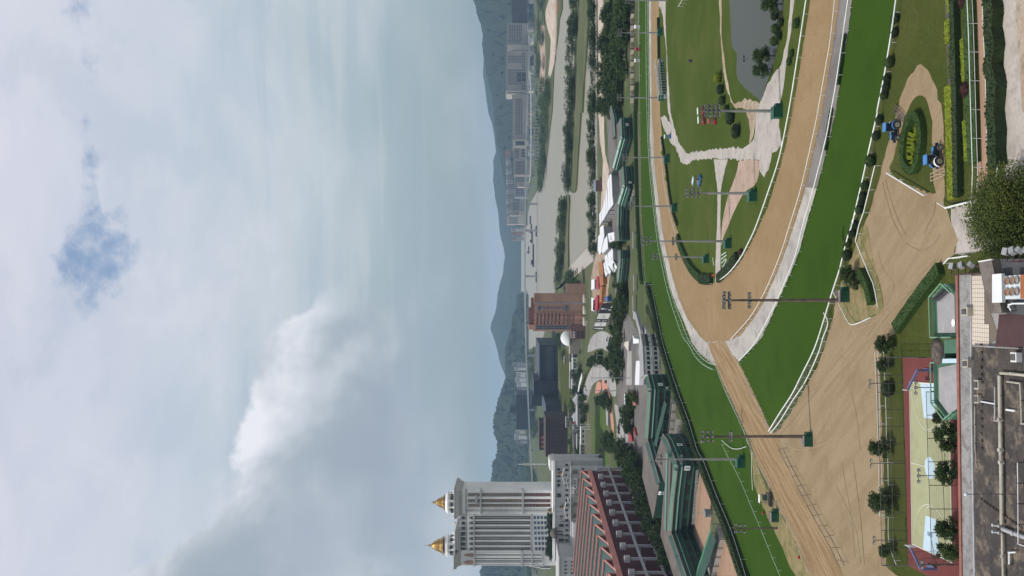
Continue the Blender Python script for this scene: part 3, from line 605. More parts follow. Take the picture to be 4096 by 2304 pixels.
hedge('hedge', smooth(pts('C 700,150 735,270 790,400 850,520 920,615 1000,690'), 3), 1.5, 'leaf_hedge', 'dark hedge curving around the back side of the infield tip', w_=3.0)
hedge('hedge', smooth(pts('C 1000,690 1070,705 1140,700'), 3), 1.6, 'leaf_dark', 'short hedge closing the infield tip', w_=3.4)
hedge('hedge', smooth(pts('C 1225,690 1300,620 1390,520 1470,400'), 3), 1.5, 'leaf_dark', 'dark hedge inside the thick white rail near the infield tip', w_=2.8)
hedge('hedge', smooth(pts('B 490,320 520,520 560,800 590,1050 640,1300 690,1440'), 3), 1.1, 'leaf_dark', 'low dark hedge between the back bend and the infield', w_=1.3)
hedge('hedge', smooth(pts('A 448,230 452,520 455,760'), 2), 1.3, 'leaf_dark', 'low dark hedge beside the back straight', w_=1.6)
hedge('hedge', smooth(pts('E 1660,250 1668,420 1675,540'), 2), 1.0, 'leaf_lime', 'yellow green hedge block at the top of the long border', w_=2.0)
hedge('hedge', smooth(pts('E 1665,1100 1680,1449 F 1690,400 1705,900 1712,1120'), 2), 1.0, 'leaf_lime', 'long yellow green hedge in the flower border', w_=2.3)
hedge('hedge', pts('E 1660,-80 1680,60 1690,150'), 1.0, 'leaf_lime', 'yellow green hedge piece at the top picture edge', w_=1.2)
hedge('hedge', pts('E 1725,-80 1740,500 1755,1000 1765,1449 F 1775,700 1780,1080'), 1.2, 'leaf_dark', 'long dark clipped hedge behind the yellow border', w_=1.4, dens=10)
hedge('hedge', pts('E 1830,500 1850,900 1858,1040'), .8, 'leaf_lime', 'upper narrow yellow green strip beside the white post rail', w_=1.0)
hedge('hedge', pts('F 1860,100 1880,400 1885,620'), .8, 'leaf_lime', 'lower narrow yellow green strip beside the white post rail', w_=1.0)
hedge('hedge', pts('E 1905,-80 1925,500 1940,1000 1955,1449 F 1965,400 1972,650'), .9, 'leaf_hedge', 'dark planting strip between white rail and walking track', w_=2.6, dens=8)
hedge('hedge', pts('E 1690,600 1700,800 1690,1000'), .8, 'leaf_olive', 'mixed olive planting in the flower border', w_=1.6)
hedge('hedge', smooth(pts('G 1545,560 1250,940 970,1330'), 3), 1.2, 'leaf_hedge', 'long clipped hedge running diagonally beside the sand yard', w_=2.2, dens=26, size=.12)
hedge('hedge', smooth(pts('G 520,600 590,720 640,850 670,1010'), 4), 1.5, 'leaf_hedge', 'curved clipped hedge on the dry grass island', w_=1.8, dens=26, size=.12)
hedge('hedge', smooth(pts('S 2555,330 2550,450 2552,600 2555,750 2560,900 2566,1000 2571,1080 2577,1130'), 3), 2.2, 'leaf_hedge', 'tall far hedge along the back straight', w_=2.6, dens=5, size=.3)
hedge('hedge', smooth(pts('C 325,775 395,1050 470,1400 D 490,60 580,350 710,750 840,1090 950,1449 K 570,250 710,620 860,980 1020,1449 1110,1680'), 2), 2.4, 'leaf_dark', 'tall dark hedge along the outside of the back turf', w_=2.6, dens=6, size=.28)
hedge('hedge', pts('E 2230,-80 2270,150 2250,400 2290,600 2250,850 2310,1100 2280,1449 F 2310,250 2300,500 2320,700'), 1.8, 'leaf_dark', 'rough dark hedge mass standing for bush shade along the pale service road', w_=2.2, dens=10, size=.2)  # dark foliage set where bush shadows darken the grass
tree('f0', at('A', 1905, 720), 5.6, 6.2, 'spreading dark tree overhanging the pond, upper crown', None)
tree('f0', at('A', 1880, 890), 5.0, 5.6, 'spreading dark tree overhanging the pond, lower crown', None)
tree('f0', at('A', 2010, 50), 5.2, 6.0, 'dark tree on the pond bank at the top edge', None)
for r_, x, y, k, h, wd_, lab in (
    ('G', 430, 640, 'f0', 3.6, 4.6, 'wide dark tree on the dry grass island beside the curved hedge'), ('G', 500, 730, 'f0', 3.0, 3.4, 'smaller tree leaning over the curved island hedge'),
    ('H', 900, 90, 'f0', 3.6, 4.0, 'dense round tree at the end of the diagonal hedge'), ('H', 880, 350, 'f0', 3.0, 3.0, 'small dark tree at the upper corner of the court fence'),
    ('H', 880, 660, 'b', 2.2, 3.0, 'clipped bush beside the court fence'), ('H', 875, 1430, 'f0', 4.4, 4.6, 'dark green tree above the mid court fence'),
    ('I', 890, 510, 'f0', 4.6, 6.6, 'largest tree on the court fence line'), ('I', 905, 1130, 'f1', 3.4, 3.6, 'small leafy tree at the lower court fence'),
    ('I', 1730, 140, 'f0', 3.9, 4.3, 'green tree between court and wall, middle one'), ('I', 1740, 860, 'f0', 4.0, 4.2, 'green tree between court and wall near the lower key'),
    ('I', 1745, 1130, 'f1', 3.8, 4.0, 'bright leafy tree between court and wall, lowest one'), ('H', 1650, 1020, 'f1', 3.6, 2.9, 'yellowish tree at the corner of the green terrace'),
    ('H', 1740, 1220, 'f0', 4.0, 4.2, 'dark tree below the green terrace'), ('H', 1745, 1400, 'f0', 3.2, 3.0, 'brownish tree squeezed against the red coping')):
    if k == 'b': bush('b0', at(r_, x, y), h, wd_, lab)
    else: tree(k, at(r_, x, y), h, wd_, lab)
tree('big', at('S', 4150, 862), 8.0, 14.0, 'huge olive green tree beside the concrete entry pad')
# tree belt behind the back straight
for i in range(64):
    y = rnd.uniform(-20, 440); x = rnd.choice((2450, 2470, 2490, 2510, 2526)) + rnd.uniform(-8, 8)
    if y > 330 and x > 2470: x -= 40
    p = at('S', x, y); tree(rnd.choice(('t0', 't1', 't2', 't3', 't0')), p, rnd.uniform(7, 12), rnd.uniform(11, 17), 'leafy tree in the dense belt beyond the back straight', 'trees in the belt beyond the back straight')
# creek bank scrub, levee trees and groves: far-off masses nobody could count
def grove(name, label, spots):
    """one mass of trees: many crowns and stems in a single mesh"""
    mb = MB(); P0 = {k: ([tuple(v.co) for v in PROTO[k][0].vertices], [tuple(p.vertices) for p in PROTO[k][0].polygons]) for k in ('t0', 't1', 't2', 't3')}
    groups = {}
    for k, p, h, wd_ in spots:
        a = rnd.random() * 6.28; cs, sn = math.cos(a), math.sin(a); vs, fs = P0[k]
        m_ = groups.setdefault(k, MB()); m_.add([((x * cs - y * sn) * wd_ + p.x, (x * sn + y * cs) * wd_ + p.y, z * h + p.z) for x, y, z in vs[:2400]], [f for f in fs if max(f) < 2400])
    me = None; big = MB(); mats = []; idx = []
    for k, m_ in groups.items():
        mt = PROTO[k][0].materials[0]
        if mt not in mats: mats.append(mt)
        idx += [mats.index(mt)] * len(m_.f); big.add(m_.v, m_.f)
    me = big.mesh(name, None)
    for mt in mats: me.materials.append(mt)
    me.polygons.foreach_set('material_index', idx); o = link(name, me); return tag(o, label, 'trees', kind='stuff')
sp = []
for i in range(60): sp.append((rnd.choice(('t3', 't0', 't1')), at('S', 2385 + rnd.uniform(-2, 3), rnd.uniform(-10, 1000)), rnd.uniform(5, 9), rnd.uniform(14, 20)))
grove('creek_bank_trees', 'dark bushy trees lining the near bank of the creek', sp); sp = []
for i in range(60):
    y = rnd.uniform(-10, 760)
    if not (600 < y < 700 and rnd.random() < .6): sp.append((rnd.choice(('t3', 't0', 't3')), at('S', 2308 - y * .04 + rnd.uniform(0, 8), y), rnd.uniform(6, 13), rnd.uniform(16, 24)))
grove('levee_trees', 'dark trees along the river side of the long levee', sp); sp = []
for i in range(46):
    t = rnd.random(); sp.append((rnd.choice(('t1', 't0', 't2')), at('S', 2262 - t * 20 + rnd.uniform(-3, 9), 800 + t * 330), rnd.uniform(7, 12), rnd.uniform(16, 24)))
grove('levee_end_trees', 'green trees covering the detached end of the levee', sp); sp = []
for i in range(56):
    t = rnd.random(); sp.append((rnd.choice(('t1', 't2', 't0')), at('S', 2206 - t * 34 + rnd.uniform(-14, 3), 330 + t * 430), rnd.uniform(8, 14), rnd.uniform(24, 40)))
grove('far_bank_trees', 'low green trees massed on the far river bank', sp); sp = []
for i in range(34): sp.append((rnd.choice(('t3', 't0', 't1')), at('S', 2300 + rnd.uniform(-20, 25), 1090 + rnd.uniform(0, 100)), rnd.uniform(7, 12), rnd.uniform(11, 17)))
grove('dam_grove', 'dark grove beside the dam and brown hotel', sp); sp = []
for i in range(120):
    y = rnd.uniform(1390, 2330); d = rnd.uniform(2200, 4200); sp.append((rnd.choice(('t3', 't0', 't1')), Vector(((1152 - y) / FPX * d, d, 0)), rnd.uniform(12, 22), rnd.uniform(40, 70)))
grove('far_shore_trees', 'scattered dark trees below the left hills beyond the bridge', sp)
# belt between the billboard, the pale house and the stands
for x, y, n in ((2490, 960, 5), (2490, 1060, 7), (2500, 1130, 9), (2505, 1200, 10), (2498, 1270, 9), (2490, 1340, 6), (2470, 1400, 8), (2480, 1450, 8), (2490, 1480, 6)):
    for i in range(n):
        p = at('S', x + rnd.uniform(-16, 18), y + rnd.uniform(-34, 34))
        tree(rnd.choice(('t0', 't1', 't2', 't3')), p, rnd.uniform(4.5, 7.5), rnd.uniform(7, 11), 'tree in the green belt behind the pale house and stands', 'trees in the belt behind the stands')
for i in range(34):
    d_ = 505 - i * 4.4; p = Vector((-94 - (505 - d_) * .10 + rnd.uniform(-3, 5), d_, 0))
    tree(rnd.choice(('t3', 't0', 't1')), p, rnd.uniform(9, 13), rnd.uniform(9, 12), 'dark street tree in front of the red sawtooth building', 'street trees before the sawtooth building')
GL = ('beside the pavilion with white sails', 'above the long lawn', 'behind the flagpoles', 'left of the maroon block', 'beside the resort podium', 'between podium and long lawn', 'at the end of the pink path', 'on the road island', 'beside the road island', 'behind the big dark stand', 'by the white wall behind the stands', 'near the red barriers', 'below the long lawn', 'beside the pink path end', 'at the top of the sawtooth building', 'beside the blue awnings', 'at the sawtooth corner', 'inside the road bend', 'on the arched median', 'along the meadow', 'behind the covered walk', 'beside the parked cars', 'near the lawn tip', 'under the podium wall')
for gi, (x, y, n) in enumerate(((2340, 1580, 5), (2345, 1640, 7), (2330, 1700, 6), (2300, 1760, 9), (2320, 1800, 8), (2350, 1840, 6), (2440, 1590, 4), (2400, 1610, 4), (2440, 1620, 5), (2540, 1600, 6), (2530, 1650, 7), (2525, 1700, 5), (2440, 1755, 7), (2455, 1780, 6), (2490, 1790, 6), (2500, 1830, 7), (2520, 1860, 5), (2370, 1450, 5), (2400, 1430, 6), (2320, 1500, 5), (2300, 1560, 5), (2440, 1460, 5), (2335, 1680, 4), (2330, 1860, 4))):
    for i in range(n):
        p = at('S', x + rnd.uniform(-12, 12), y + rnd.uniform(-16, 16))
        tree(rnd.choice(('t0', 't1', 't2', 't3')), p, rnd.uniform(4, 7), rnd.uniform(6, 10), 'garden tree in the cluster ' + GL[gi], 'garden trees ' + GL[gi])
hedge('hedge', pts('E 290,440 270,560 248,760 222,960 200,1080'), .7, 'leaf_dark', 'low dark hedge along the grey lane inside the home turf', w_=1.3)
hedge('hedge', pts('E 120,1400 F 75,200 40,480'), .6, 'leaf_dark', 'second low dark hedge along the grey lane', w_=1.2)
# oval topiary garden
og = thing('topiary_garden', 'oval garden hedge ringing yellow clipped letters beside the tractors', 'topiary', at('X', 380, 750))
ov = smooth(pts('X 420,200 330,260 260,430 220,600 190,850 180,1050 215,1230 310,1345 400,1330 450,1230 500,1050 535,850 545,600 520,400 480,270', 1.2), 3, True)
hedge('outer_hedge', ov + [ov[0]], 1.3, 'leaf_hedge', '', w_=1.35, dens=30, size=.13, parent=og)
def strokes(name, specs, w2, h):
    for sp in specs: hedge(name, smooth(pts(sp, .6), 3), h, 'leaf_lime', '', w_=w2, dens=40, size=.10, parent=og)
strokes('letter', ('X 420,1160 380,1210 310,1225 255,1150 240,1050 260,960 330,935', 'X 260,960 300,1080 360,1095 410,1060', 'X 330,935 400,960 415,1040', 'X 300,900 270,860 270,790 340,770 420,800 430,900 400,960', 'X 270,880 360,890 420,880', 'X 285,760 280,640 330,590 420,640 430,700 380,740 310,690', 'X 290,620 310,480 350,390', 'X 450,640 470,560 475,460'), .62, .7)
# ---------------------------------------------------------------- far shore: hills, campus, bridge
mat('hill_wood', (.018, .030, .017), (.026, .040, .022), .012, c3=(.034, .046, .026), scale3=.004, amt3=.6, rough=.95, spec=.05, detail=8)
def hill(name, ridge, d, depth, seed, rough=.012, seg=170):
    r = random.Random(seed); ys = [p[1] for p in ridge]; mb = MB(); rows = 10; y0, y1 = min(ys), max(ys); cols = []
    def top(y):
        for (xa, ya), (xb, yb) in zip(ridge, ridge[1:]):
            if ya <= y <= yb: t = (y - ya) / max(yb - ya, 1e-6); return xa + (xb - xa) * t
        return ridge[-1][0]
    for i in range(seg + 1):
        y = y0 + (y1 - y0) * i / seg; z = max(0, CAM_H - (top(y) - 2048) / FPX * d); X = (1152 - y) / FPX
        for j in range(rows + 1):
            t = j / rows; dd = d - depth * (1 - t); f = t ** 1.25 * (1 + (r.uniform(-.05, .04) if 0 < j < rows else r.uniform(-rough, rough)))
            mb.v.append((X * dd + (r.uniform(-20, 20) if 0 < j < rows else 0), dd, z * f - 2))
        mb.v.append((X * (d + depth * .7), d + depth * .7, -2))
    n = rows + 2
    for i in range(seg):
        for j in range(n - 1): mb.f.append((i * n + j, i * n + j + 1, (i + 1) * n + j + 1, (i + 1) * n + j))
    o = mb.build(name, 'hill_wood', smooth_=True); o['kind'] = 'structure'; return o
hill('hill', [(1868, -400), (1880, -60), (1891, 0), (1902, 31), (1909, 62), (1924, 109), (1929, 140), (1926, 180), (1932, 214), (1937, 248), (1946, 310), (1954, 342), (1968, 388), (1973, 440), (1977, 500), (1984, 560), (1993, 610), (2004, 660), (2014, 720), (2026, 790), (2037, 850), (2050, 905)], 5600, 1500, 1)
hill('hill', [(1944, -400), (1940, 100), (1934, 248), (1931, 300), (1938, 341), (1944, 388), (1952, 450), (1968, 497), (1976, 543), (1983, 605), (1972, 642), (1974, 683), (1971, 723), (1977, 760), (1980, 791), (1992, 848), (1996, 900), (1999, 937), (2014, 993), (2019, 1030), (2013, 1061), (2012, 1092), (1999, 1133), (1989, 1180), (1983, 1241), (1963, 1294), (1961, 1316), (1971, 1344), (1980, 1370), (1986, 1390), (1999, 1452), (2017, 1496), (2024, 1520), (2035, 1560), (2048, 1640)], 8600, 1700, 2, .006)
hill('hill', [(2066, 1180), (2062, 1230), (2055, 1247), (2047, 1262), (2045, 1300), (2037, 1330), (2030, 1350), (2017, 1406), (2019, 1440), (2017, 1459), (2022, 1511), (2006, 1552), (1991, 1592), (1983, 1630), (1969, 1685), (1972, 1723), (1986, 1769), (1989, 1800), (1980, 1830), (1966, 1850), (1963, 1900), (1966, 1960), (1958, 2050), (1940, 2160), (1923, 2254), (1919, 2304), (1905, 2700)], 4700, 900, 3, .03, 260)

mat('campus_wall', (.30, .265, .235), (.34, .30, .265), .05, rough=.85)
mat('cream_wall', (.55, .50, .42), (.48, .44, .37), .05, rough=.85)
mat('grey_wall', (.34, .34, .34), (.27, .27, .28), .05, rough=.85)
mat('pale_wall', (.68, .675, .65), (.58, .575, .555), .08, rough=.85, c3=(.34, .33, .31), scale3=.15, amt3=.5)
mat('window_dark', (.022, .025, .03), (.05, .055, .06), .3, rough=.25, spec=.5)
mat('glass_blue', (.10, .14, .18), (.06, .09, .12), .2, rough=.2, spec=.5)
mat('orange_tile', (.42, .17, .09), (.35, .14, .08), .2, rough=.85)
mat('shaded_wall_and_hull', (.018, .026, .040), (.026, .034, .048), .03, rough=.6)  # cloud shade put into the wall colour; barge hulls share this dark tone
mat('slate_roof', (.060, .075, .095), (.045, .058, .075), .05, rough=.7, stretch=(3, .2, 1))
mat('maroon_dark', (.055, .035, .036), (.070, .045, .045), .05, rough=.8)
mat('white_paint', (.74, .75, .74), (.66, .67, .66), .2, rough=.6)
mat('bridge_concrete', (.46, .47, .46), (.38, .39, .39), .02, rough=.85)
def facade(name, label, cat, d, ya, yb, xt, depth, m, grids=(), group=None, z0=0.0, roof=None, each=False, wm='window_dark'):
    """box standing at distance d between photo rows ya..yb, its top seen at column xt; grids = (rows, cols, ya, yb, xtop, xbot, width share, height share)"""
    xa, xb = (1152 - ya) / FPX * d, (1152 - yb) / FPX * d; x0, x1 = min(xa, xb), max(xa, xb); z1 = CAM_H - (xt - 2048) / FPX * d
    o = thing(name, label, cat, ((x0 + x1) / 2, d, z0), group)
    MB().box(((x0 + x1) / 2, d + depth / 2, (z0 + z1) / 2), (x1 - x0, depth, z1 - z0)).build('wall', m, o)
    rf = MB().box(((x0 + x1) / 2, d + depth / 2, z1 + .5), (x1 - x0 + 1, depth + 1, 1.0)).build('roof', roof or m, o)
    for rows, cols, ga, gb, gt, gbm, fw, fh in grids:
        g0, g1 = (1152 - ga) / FPX * d, (1152 - gb) / FPX * d; g0, g1 = min(g0, g1), max(g0, g1)
        zt, zb = CAM_H - (gt - 2048) / FPX * d, max(z0 + .3, CAM_H - (gbm - 2048) / FPX * d)
        pw, ph = (g1 - g0) / cols, (zt - zb) / rows; mb = MB()
        me = MB().box((0, 0, 0), (pw * fw, .5, ph * fh)).mesh('window', wm) if each else None
        for j in range(rows):
            for i in range(cols):
                c = (g0 + (i + .5) * pw, d - .05, zb + (j + .5) * ph); fw, fh = (fw, fh) if d < 1500 else (max(fw, .62), max(fh, .62))
                if each: link('window', me, o, Vector(c) - Vector(o.location))
                else: mb.box(c, (pw * fw, .5, ph * fh))
        if not each: w_ = mb.build('window_rows', wm, o); w_['kind'] = 'stuff'
    return o
facade('campus_block', 'brownish campus block at the upper picture edge below the wooded hill', 'building', 3650, -60, 38, 2047, 60, 'maroon_dark')
facade('campus_block', 'brown campus block just above the square windowed block', 'building', 3650, 40, 92, 2050, 60, 'maroon_dark')
facade('campus_block', 'square beige campus block with a regular window grid', 'building', 3600, 93, 178, 2028, 80, 'campus_wall', [(8, 13, 98, 172, 2034, 2088, .5, .5)])
facade('campus_block', 'narrow cream stair block between the two large campus blocks', 'building', 3590, 179, 202, 2029, 60, 'cream_wall')
facade('campus_block', 'largest beige campus block with dark window groups and glazed entrance', 'building', 3550, 204, 363, 2024, 90, 'campus_wall', [(7, 4, 222, 252, 2031, 2086, .6, .6), (7, 7, 276, 340, 2031, 2086, .6, .6), (2, 14, 210, 360, 2086, 2102, .4, .4), (2, 2, 290, 328, 2068, 2104, .85, .9)])
facade('campus_block', 'cream end wall of the largest campus block', 'building', 3540, 363, 378, 2024, 90, 'cream_wall', [(1, 1, 369, 373, 2030, 2098, .8, .95)])
facade('campus_block', 'long beige campus block behind the viaduct', 'building', 3500, 379, 558, 2050, 70, 'campus_wall', [(4, 22, 394, 540, 2060, 2090, .55, .6)])
facade('campus_block', 'cream entrance block with a dark glazed front behind the viaduct', 'building', 3490, 558, 590, 2052, 80, 'cream_wall', [(1, 1, 564, 582, 2060, 2100, .95, .9)])
facade('campus_block', 'beige campus block with arched dark windows', 'building', 3500, 590, 640, 2054, 60, 'campus_wall', [(3, 5, 594, 636, 2060, 2076, .6, .6), (1, 3, 596, 630, 2084, 2100, .5, .9)])
facade('campus_block', 'grey campus block with many small windows', 'building', 3400, 640, 700, 2056, 60, 'campus_wall', [(8, 12, 644, 696, 2062, 2100, .5, .5)])
facade('campus_block', 'low blue grey hall in front of the orange roofed towers', 'building', 3900, 700, 790, 2058, 60, 'grey_wall', [(5, 9, 706, 784, 2062, 2096, .7, .55)])
facade('campus_block', 'white campus office block beside the river mouth', 'building', 3700, 728, 748, 2070, 40, 'cream_wall', [(5, 4, 730, 746, 2074, 2096, .6, .5)])
facade('apartment_block', 'blue grey slab beside the beige riverside apartments', 'building', 4300, 788, 806, 2046, 40, 'grey_wall', [(8, 3, 790, 804, 2050, 2080, .6, .5)])
facade('apartment_block', 'beige riverside apartment slab with dense windows', 'building', 4300, 806, 842, 2046, 40, 'campus_wall', [(9, 8, 808, 840, 2050, 2076, .6, .5)])
facade('apartment_block', 'yellowish riverside apartment slab with orange top', 'building', 4300, 843, 862, 2038, 40, 'cream_wall', [(9, 5, 845, 860, 2044, 2076, .6, .5)], roof='orange_tile')
facade('apartment_block', 'pale riverside apartment tower at the end of the row', 'building', 4250, 866, 898, 2027, 40, 'cream_wall', [(12, 3, 868, 896, 2034, 2072, .5, .5)], roof='orange_tile')
for i in range(13):
    y = 622 + i * 19.5
    facade('apartment_tower', 'beige apartment tower with orange top in the far row', 'building', 5000, y, y + 15, 2024.5 + rnd.uniform(-1, 1.5), 40, 'cream_wall' if i % 2 else 'campus_wall', [(8, 3, y + 1, y + 14, 2030, 2070, .5, .45)], 'apartment towers in the far row', roof='orange_tile')
facade('apartment_block', 'orange roofed block on the hillside above the arched campus block', 'building', 5000, 598, 620, 2023, 40, 'orange_tile')
for i, (y, w_, xt, m_) in enumerate(((1452, 14, 2052, 'grey_wall'), (1470, 12, 2058, 'pale_wall'), (1490, 20, 2066, 'pale_wall'), (1512, 16, 2062, 'pale_wall'), (1530, 18, 2068, 'white_paint'), (1552, 14, 2070, 'grey_wall'), (1566, 10, 2064, 'pale_wall'), (915, 12, 2046, 'cream_wall'), (930, 10, 2048, 'orange_tile'), (948, 14, 2047, 'campus_wall'), (1725, 12, 2062, 'cream_wall'), (1742, 16, 2058, 'pale_wall'), (1762, 12, 2066, 'grey_wall'))):
    facade('far_house', 'small pale block in the far shore town', 'building', 3700 if y > 1000 else 5200, y, y + w_, xt, 30, m_, [(3, 3, y + 1, y + w_ - 1, xt + 3, xt + 16, .5, .5)], 'blocks of the far shore town')
# bridge across the river mouth
br = thing('road_bridge', 'long pale road bridge crossing the river mouth below the hills', 'bridge', (0, 2500, 0))
BP = [atd('S', x, y, 2500) for x, y in ((2118, 150), (2114, 270), (2108, 420), (2103, 590), (2100, 800), (2098, 1000), (2098, 1117), (2099, 1250), (2101, 1350), (2105, 1470), (2110, 1580), (2117, 1740), (2126, 1912), (2138, 2150), (2146, 2400))]
BP = smooth(BP, 3); dk = MB(); pr = MB()
for a, b in zip(BP, BP[1:]):
    dk.beam(a - Vector((0, 0, 1.6)), b - Vector((0, 0, 1.6)), 14, 3.2); pr.beam(a + Vector((0, -6.8, .6)), b + Vector((0, -6.8, .6)), .4, 1.0)
dk.build('deck', 'bridge_concrete', br); pr.build('parapet', 'bridge_concrete', br)
for y in (286, 317, 345, 382, 420, 465, 512, 558, 590, 630, 745, 816, 922, 1105, 1300, 1422, 1640, 1800):
    p = min(BP, key=lambda q: abs(q.x - (1152 - y) / FPX * 2500)); x = (1152 - y) / FPX * 2500
    if p.z > 4: MB().box((x, 2500, p.z / 2 - 2.4), (6, 4, p.z)).build('pier', 'bridge_concrete', br)
vd = thing('rail_viaduct', 'white double viaduct on closely spaced piers below the campus', 'viaduct', (300, 2280, 0))
VP = smooth([atd('S', x, y, 2280) for x, y in ((2118, 285), (2122, 340), (2124, 420), (2124, 520), (2124, 600), (2123, 660), (2120, 710), (2118, 728))], 3); dk = MB()
for a, b in zip(VP, VP[1:]): dk.beam(a, b, 8, 3.0)
dk.build('deck', 'white_paint', vd)
for y in [300, 330, 360, 400, 440] + [470 + 14 * k for k in range(18)]:
    p = min(VP, key=lambda q: abs(q.x - (1152 - y) / FPX * 2280)); MB().box(((1152 - y) / FPX * 2280, 2280, p.z / 2 - 1.4), (3, 3, p.z)).build('pier', 'bridge_concrete', vd)
hp = MB(); c = at('S', 2222, 62); hp.lathe([(62, -1), (44, 5), (24, 11), (8, 15.5), (2, 16)], (c.x, c.y, 0), 24)
tag(hp.build('sand_heap', 'pale_dirt', smooth_=True), 'grey brown heap of sand on the far river bank', 'sand heap')
facade('blue_shed', 'long pale blue shed at the upper picture edge beside the river', 'building', 2900, -40, 36, 2110, 40, 'glass_blue')
facade('green_shed', 'grey green construction shed above the sand heap', 'building', 2300, 20, 110, 2164, 60, 'grey_wall')
facade('site_hut', 'white and red site hut at the far river edge', 'building', 1350, 0, 38, 2232, 20, 'orange_tile')
for x, y, L_, lab in ((2131, 950, 40, 'dark barge moored among the boats near the bridge'), (2136, 1022, 74, 'largest dark barge lying below the bridge'), (2117, 1000, 30, 'small dark boat close under the bridge'), (2128, 915, 34, 'moored workboat nearest to the far bank'), (2124, 880, 30, 'white workboat beside the far bank')):
    p = at('S', x, y, -1.6); o = thing('moored_barge', lab, 'boat', p)
    MB().prism([Vector((p.x - L_ / 2, p.y - 5, 0)), Vector((p.x + L_ / 2 - 6, p.y - 5, 0)), Vector((p.x + L_ / 2, p.y, 0)), Vector((p.x + L_ / 2 - 6, p.y + 5, 0)), Vector((p.x - L_ / 2, p.y + 5, 0))], -2.4, 3.2).build('hull', 'shaded_wall_and_hull', o)
    MB().box((p.x - L_ * .3, p.y, 5.6), (L_ * .2, 7, 4.8)).build('wheelhouse', 'pale_wall' if 'white' in lab else 'shaded_wall_and_hull', o)
tag(MB().beam(at('S', 2149, 780, -1.5), at('S', 2147, 1180, -1.5), 1.0, .9).build('floating_boom', 'lamp_dark'), 'thin dark floating boom strung across the river', 'boom')
for y, d_ in ((925, 2490), (1108, 2490)):
    p = at('S', 2147, y, -1.6); tag(MB().box((p.x, p.y, .2), (30, 10, 3.6)).build('fender_pontoon', 'lamp_dark'), 'dark pontoon on the boom, ' + ('nearer the far bank' if y < 1000 else 'nearer the brown hotel'), 'pontoon')
dm = MB(); a, b = at('S', 2378, 1005), at('S', 2280, 1098); dm.beam(a + Vector((0, 0, .3)), b + Vector((0, 0, .3)), 16, 1.6)
tag(dm.build('dam', 'concrete'), 'grey sloped dam closing the creek', 'dam')
# buildings left of the brown hotel, cloud shade put into their wall colour
facade('dark_warehouse', 'long cloud-shaded warehouse beyond the green field', 'building', 1357, 1380, 1524, 2160, 200, 'shaded_wall_and_hull', [(1, 24, 1386, 1520, 2184, 2212, .92, .95)], roof='slate_roof', wm='slate_roof')
facade('dark_warehouse', 'tall windowless cloud-shaded block beside the long warehouse', 'building', 1350, 1524, 1584, 2138, 120, 'shaded_wall_and_hull')
facade('dark_tower', 'largest cloud-shaded block rising in front of the left hill', 'building', 2700, 1579, 1716, 2066, 120, 'shaded_wall_and_hull', [(8, 20, 1585, 1710, 2075, 2130, .6, .25)])
facade('dark_tower', 'lower cloud-shaded block standing before the largest one', 'building', 1750, 1582, 1624, 2128, 60, 'shaded_wall_and_hull')
facade('dark_tower', 'cloud-shaded rooftop box on the largest dark block', 'building', 2690, 1627, 1650, 2042, 60, 'shaded_wall_and_hull', z0=40)
facade('slate_hall', 'low slate grey hall between the cloud-shaded blocks and maroon block', 'building', 1250, 1620, 1682, 2186, 160, 'shaded_wall_and_hull', roof='slate_roof')
facade('maroon_block', 'dark maroon block with rows of deep windows', 'building', 1119, 1676, 1826, 2186, 70, 'maroon_dark', [(5, 6, 1700, 1790, 2192, 2258, .45, .55)], each=True)
facade('construction_block', 'unfinished brown block with orange patches behind the maroon block', 'building', 1300, 1690, 1800, 2160, 50, 'maroon_dark', [(1, 3, 1740, 1796, 2163, 2180, .5, .7)], wm='orange_tile')
sheet('meadow', smooth(pts('S 2232,1350 2250,1352 2275,1420 2290,1480 2283,1560 2285,1640 2274,1720 2270,1800 2258,1800 2262,1700 2246,1600 2236,1450'), 3, True), .05, 'lawn_grass')
# ---------------------------------------------------------------- hotel, sign buildings and stands
mat('hotel_brown', (0.325, 0.198, 0.1512), (0.375, 0.228, 0.1736), .1, rough=.85)
mat('hotel_pink', (.42, .23, .175), (.47, .27, .21), .2, rough=.85)
mat('hotel_maroon', (.15, .085, .082), (.17, .095, .09), .2, rough=.85)
mat('sign_blue', (.03, .10, .24), (.04, .12, .27), 1, rough=.5)
mat('roof_white', (.70, .71, .72), (.60, .61, .63), .15, rough=.6, stretch=(1, 4, 1))
mat('stand_green', (0.0207, 0.0607, 0.0456), (0.0287, 0.0729, 0.0552), .12, rough=.7)
mat('fascia_green', (.105, .205, .155), (.13, .235, .18), .2, rough=.6)
mat('fascia_light', (.25, .45, .36), (.30, .50, .41), .2, rough=.6)
mat('roof_brown', (.105, .090, .080), (.14, .12, .105), .1, rough=.9, c3=(.20, .175, .155), scale3=.3, amt3=.5)
mat('stand_edge', (.05, .10, .08), (.065, .12, .095), .3, rough=.7)
mat('awning_green', (.04, .235, .10), (.055, .27, .12), .3, rough=.6)
mat('black_panel', (.02, .02, .024), (.03, .03, .034), .2, rough=.5)
mat('grey_print', (.22, .22, .23), (.32, .32, .33), .3, rough=.6)
mat('rust', (.26, .10, .04), (.36, .17, .07), .3, rough=.9, c3=(.14, .06, .03), scale3=.8)
mat('red_paint', (.36, .03, .035), (.28, .025, .03), .3, rough=.6)
mat('blue_paint', (.03, .09, .22), (.05, .12, .28), .3, rough=.6)
mat('terracotta', (.50, .24, .17), (.42, .19, .14), .3, rough=.85)
mat('frame_dull', (.26, .26, .25), (.20, .20, .195), .3, rough=.85)
mat('marking_white', (.72, .72, .70), rough=.7)
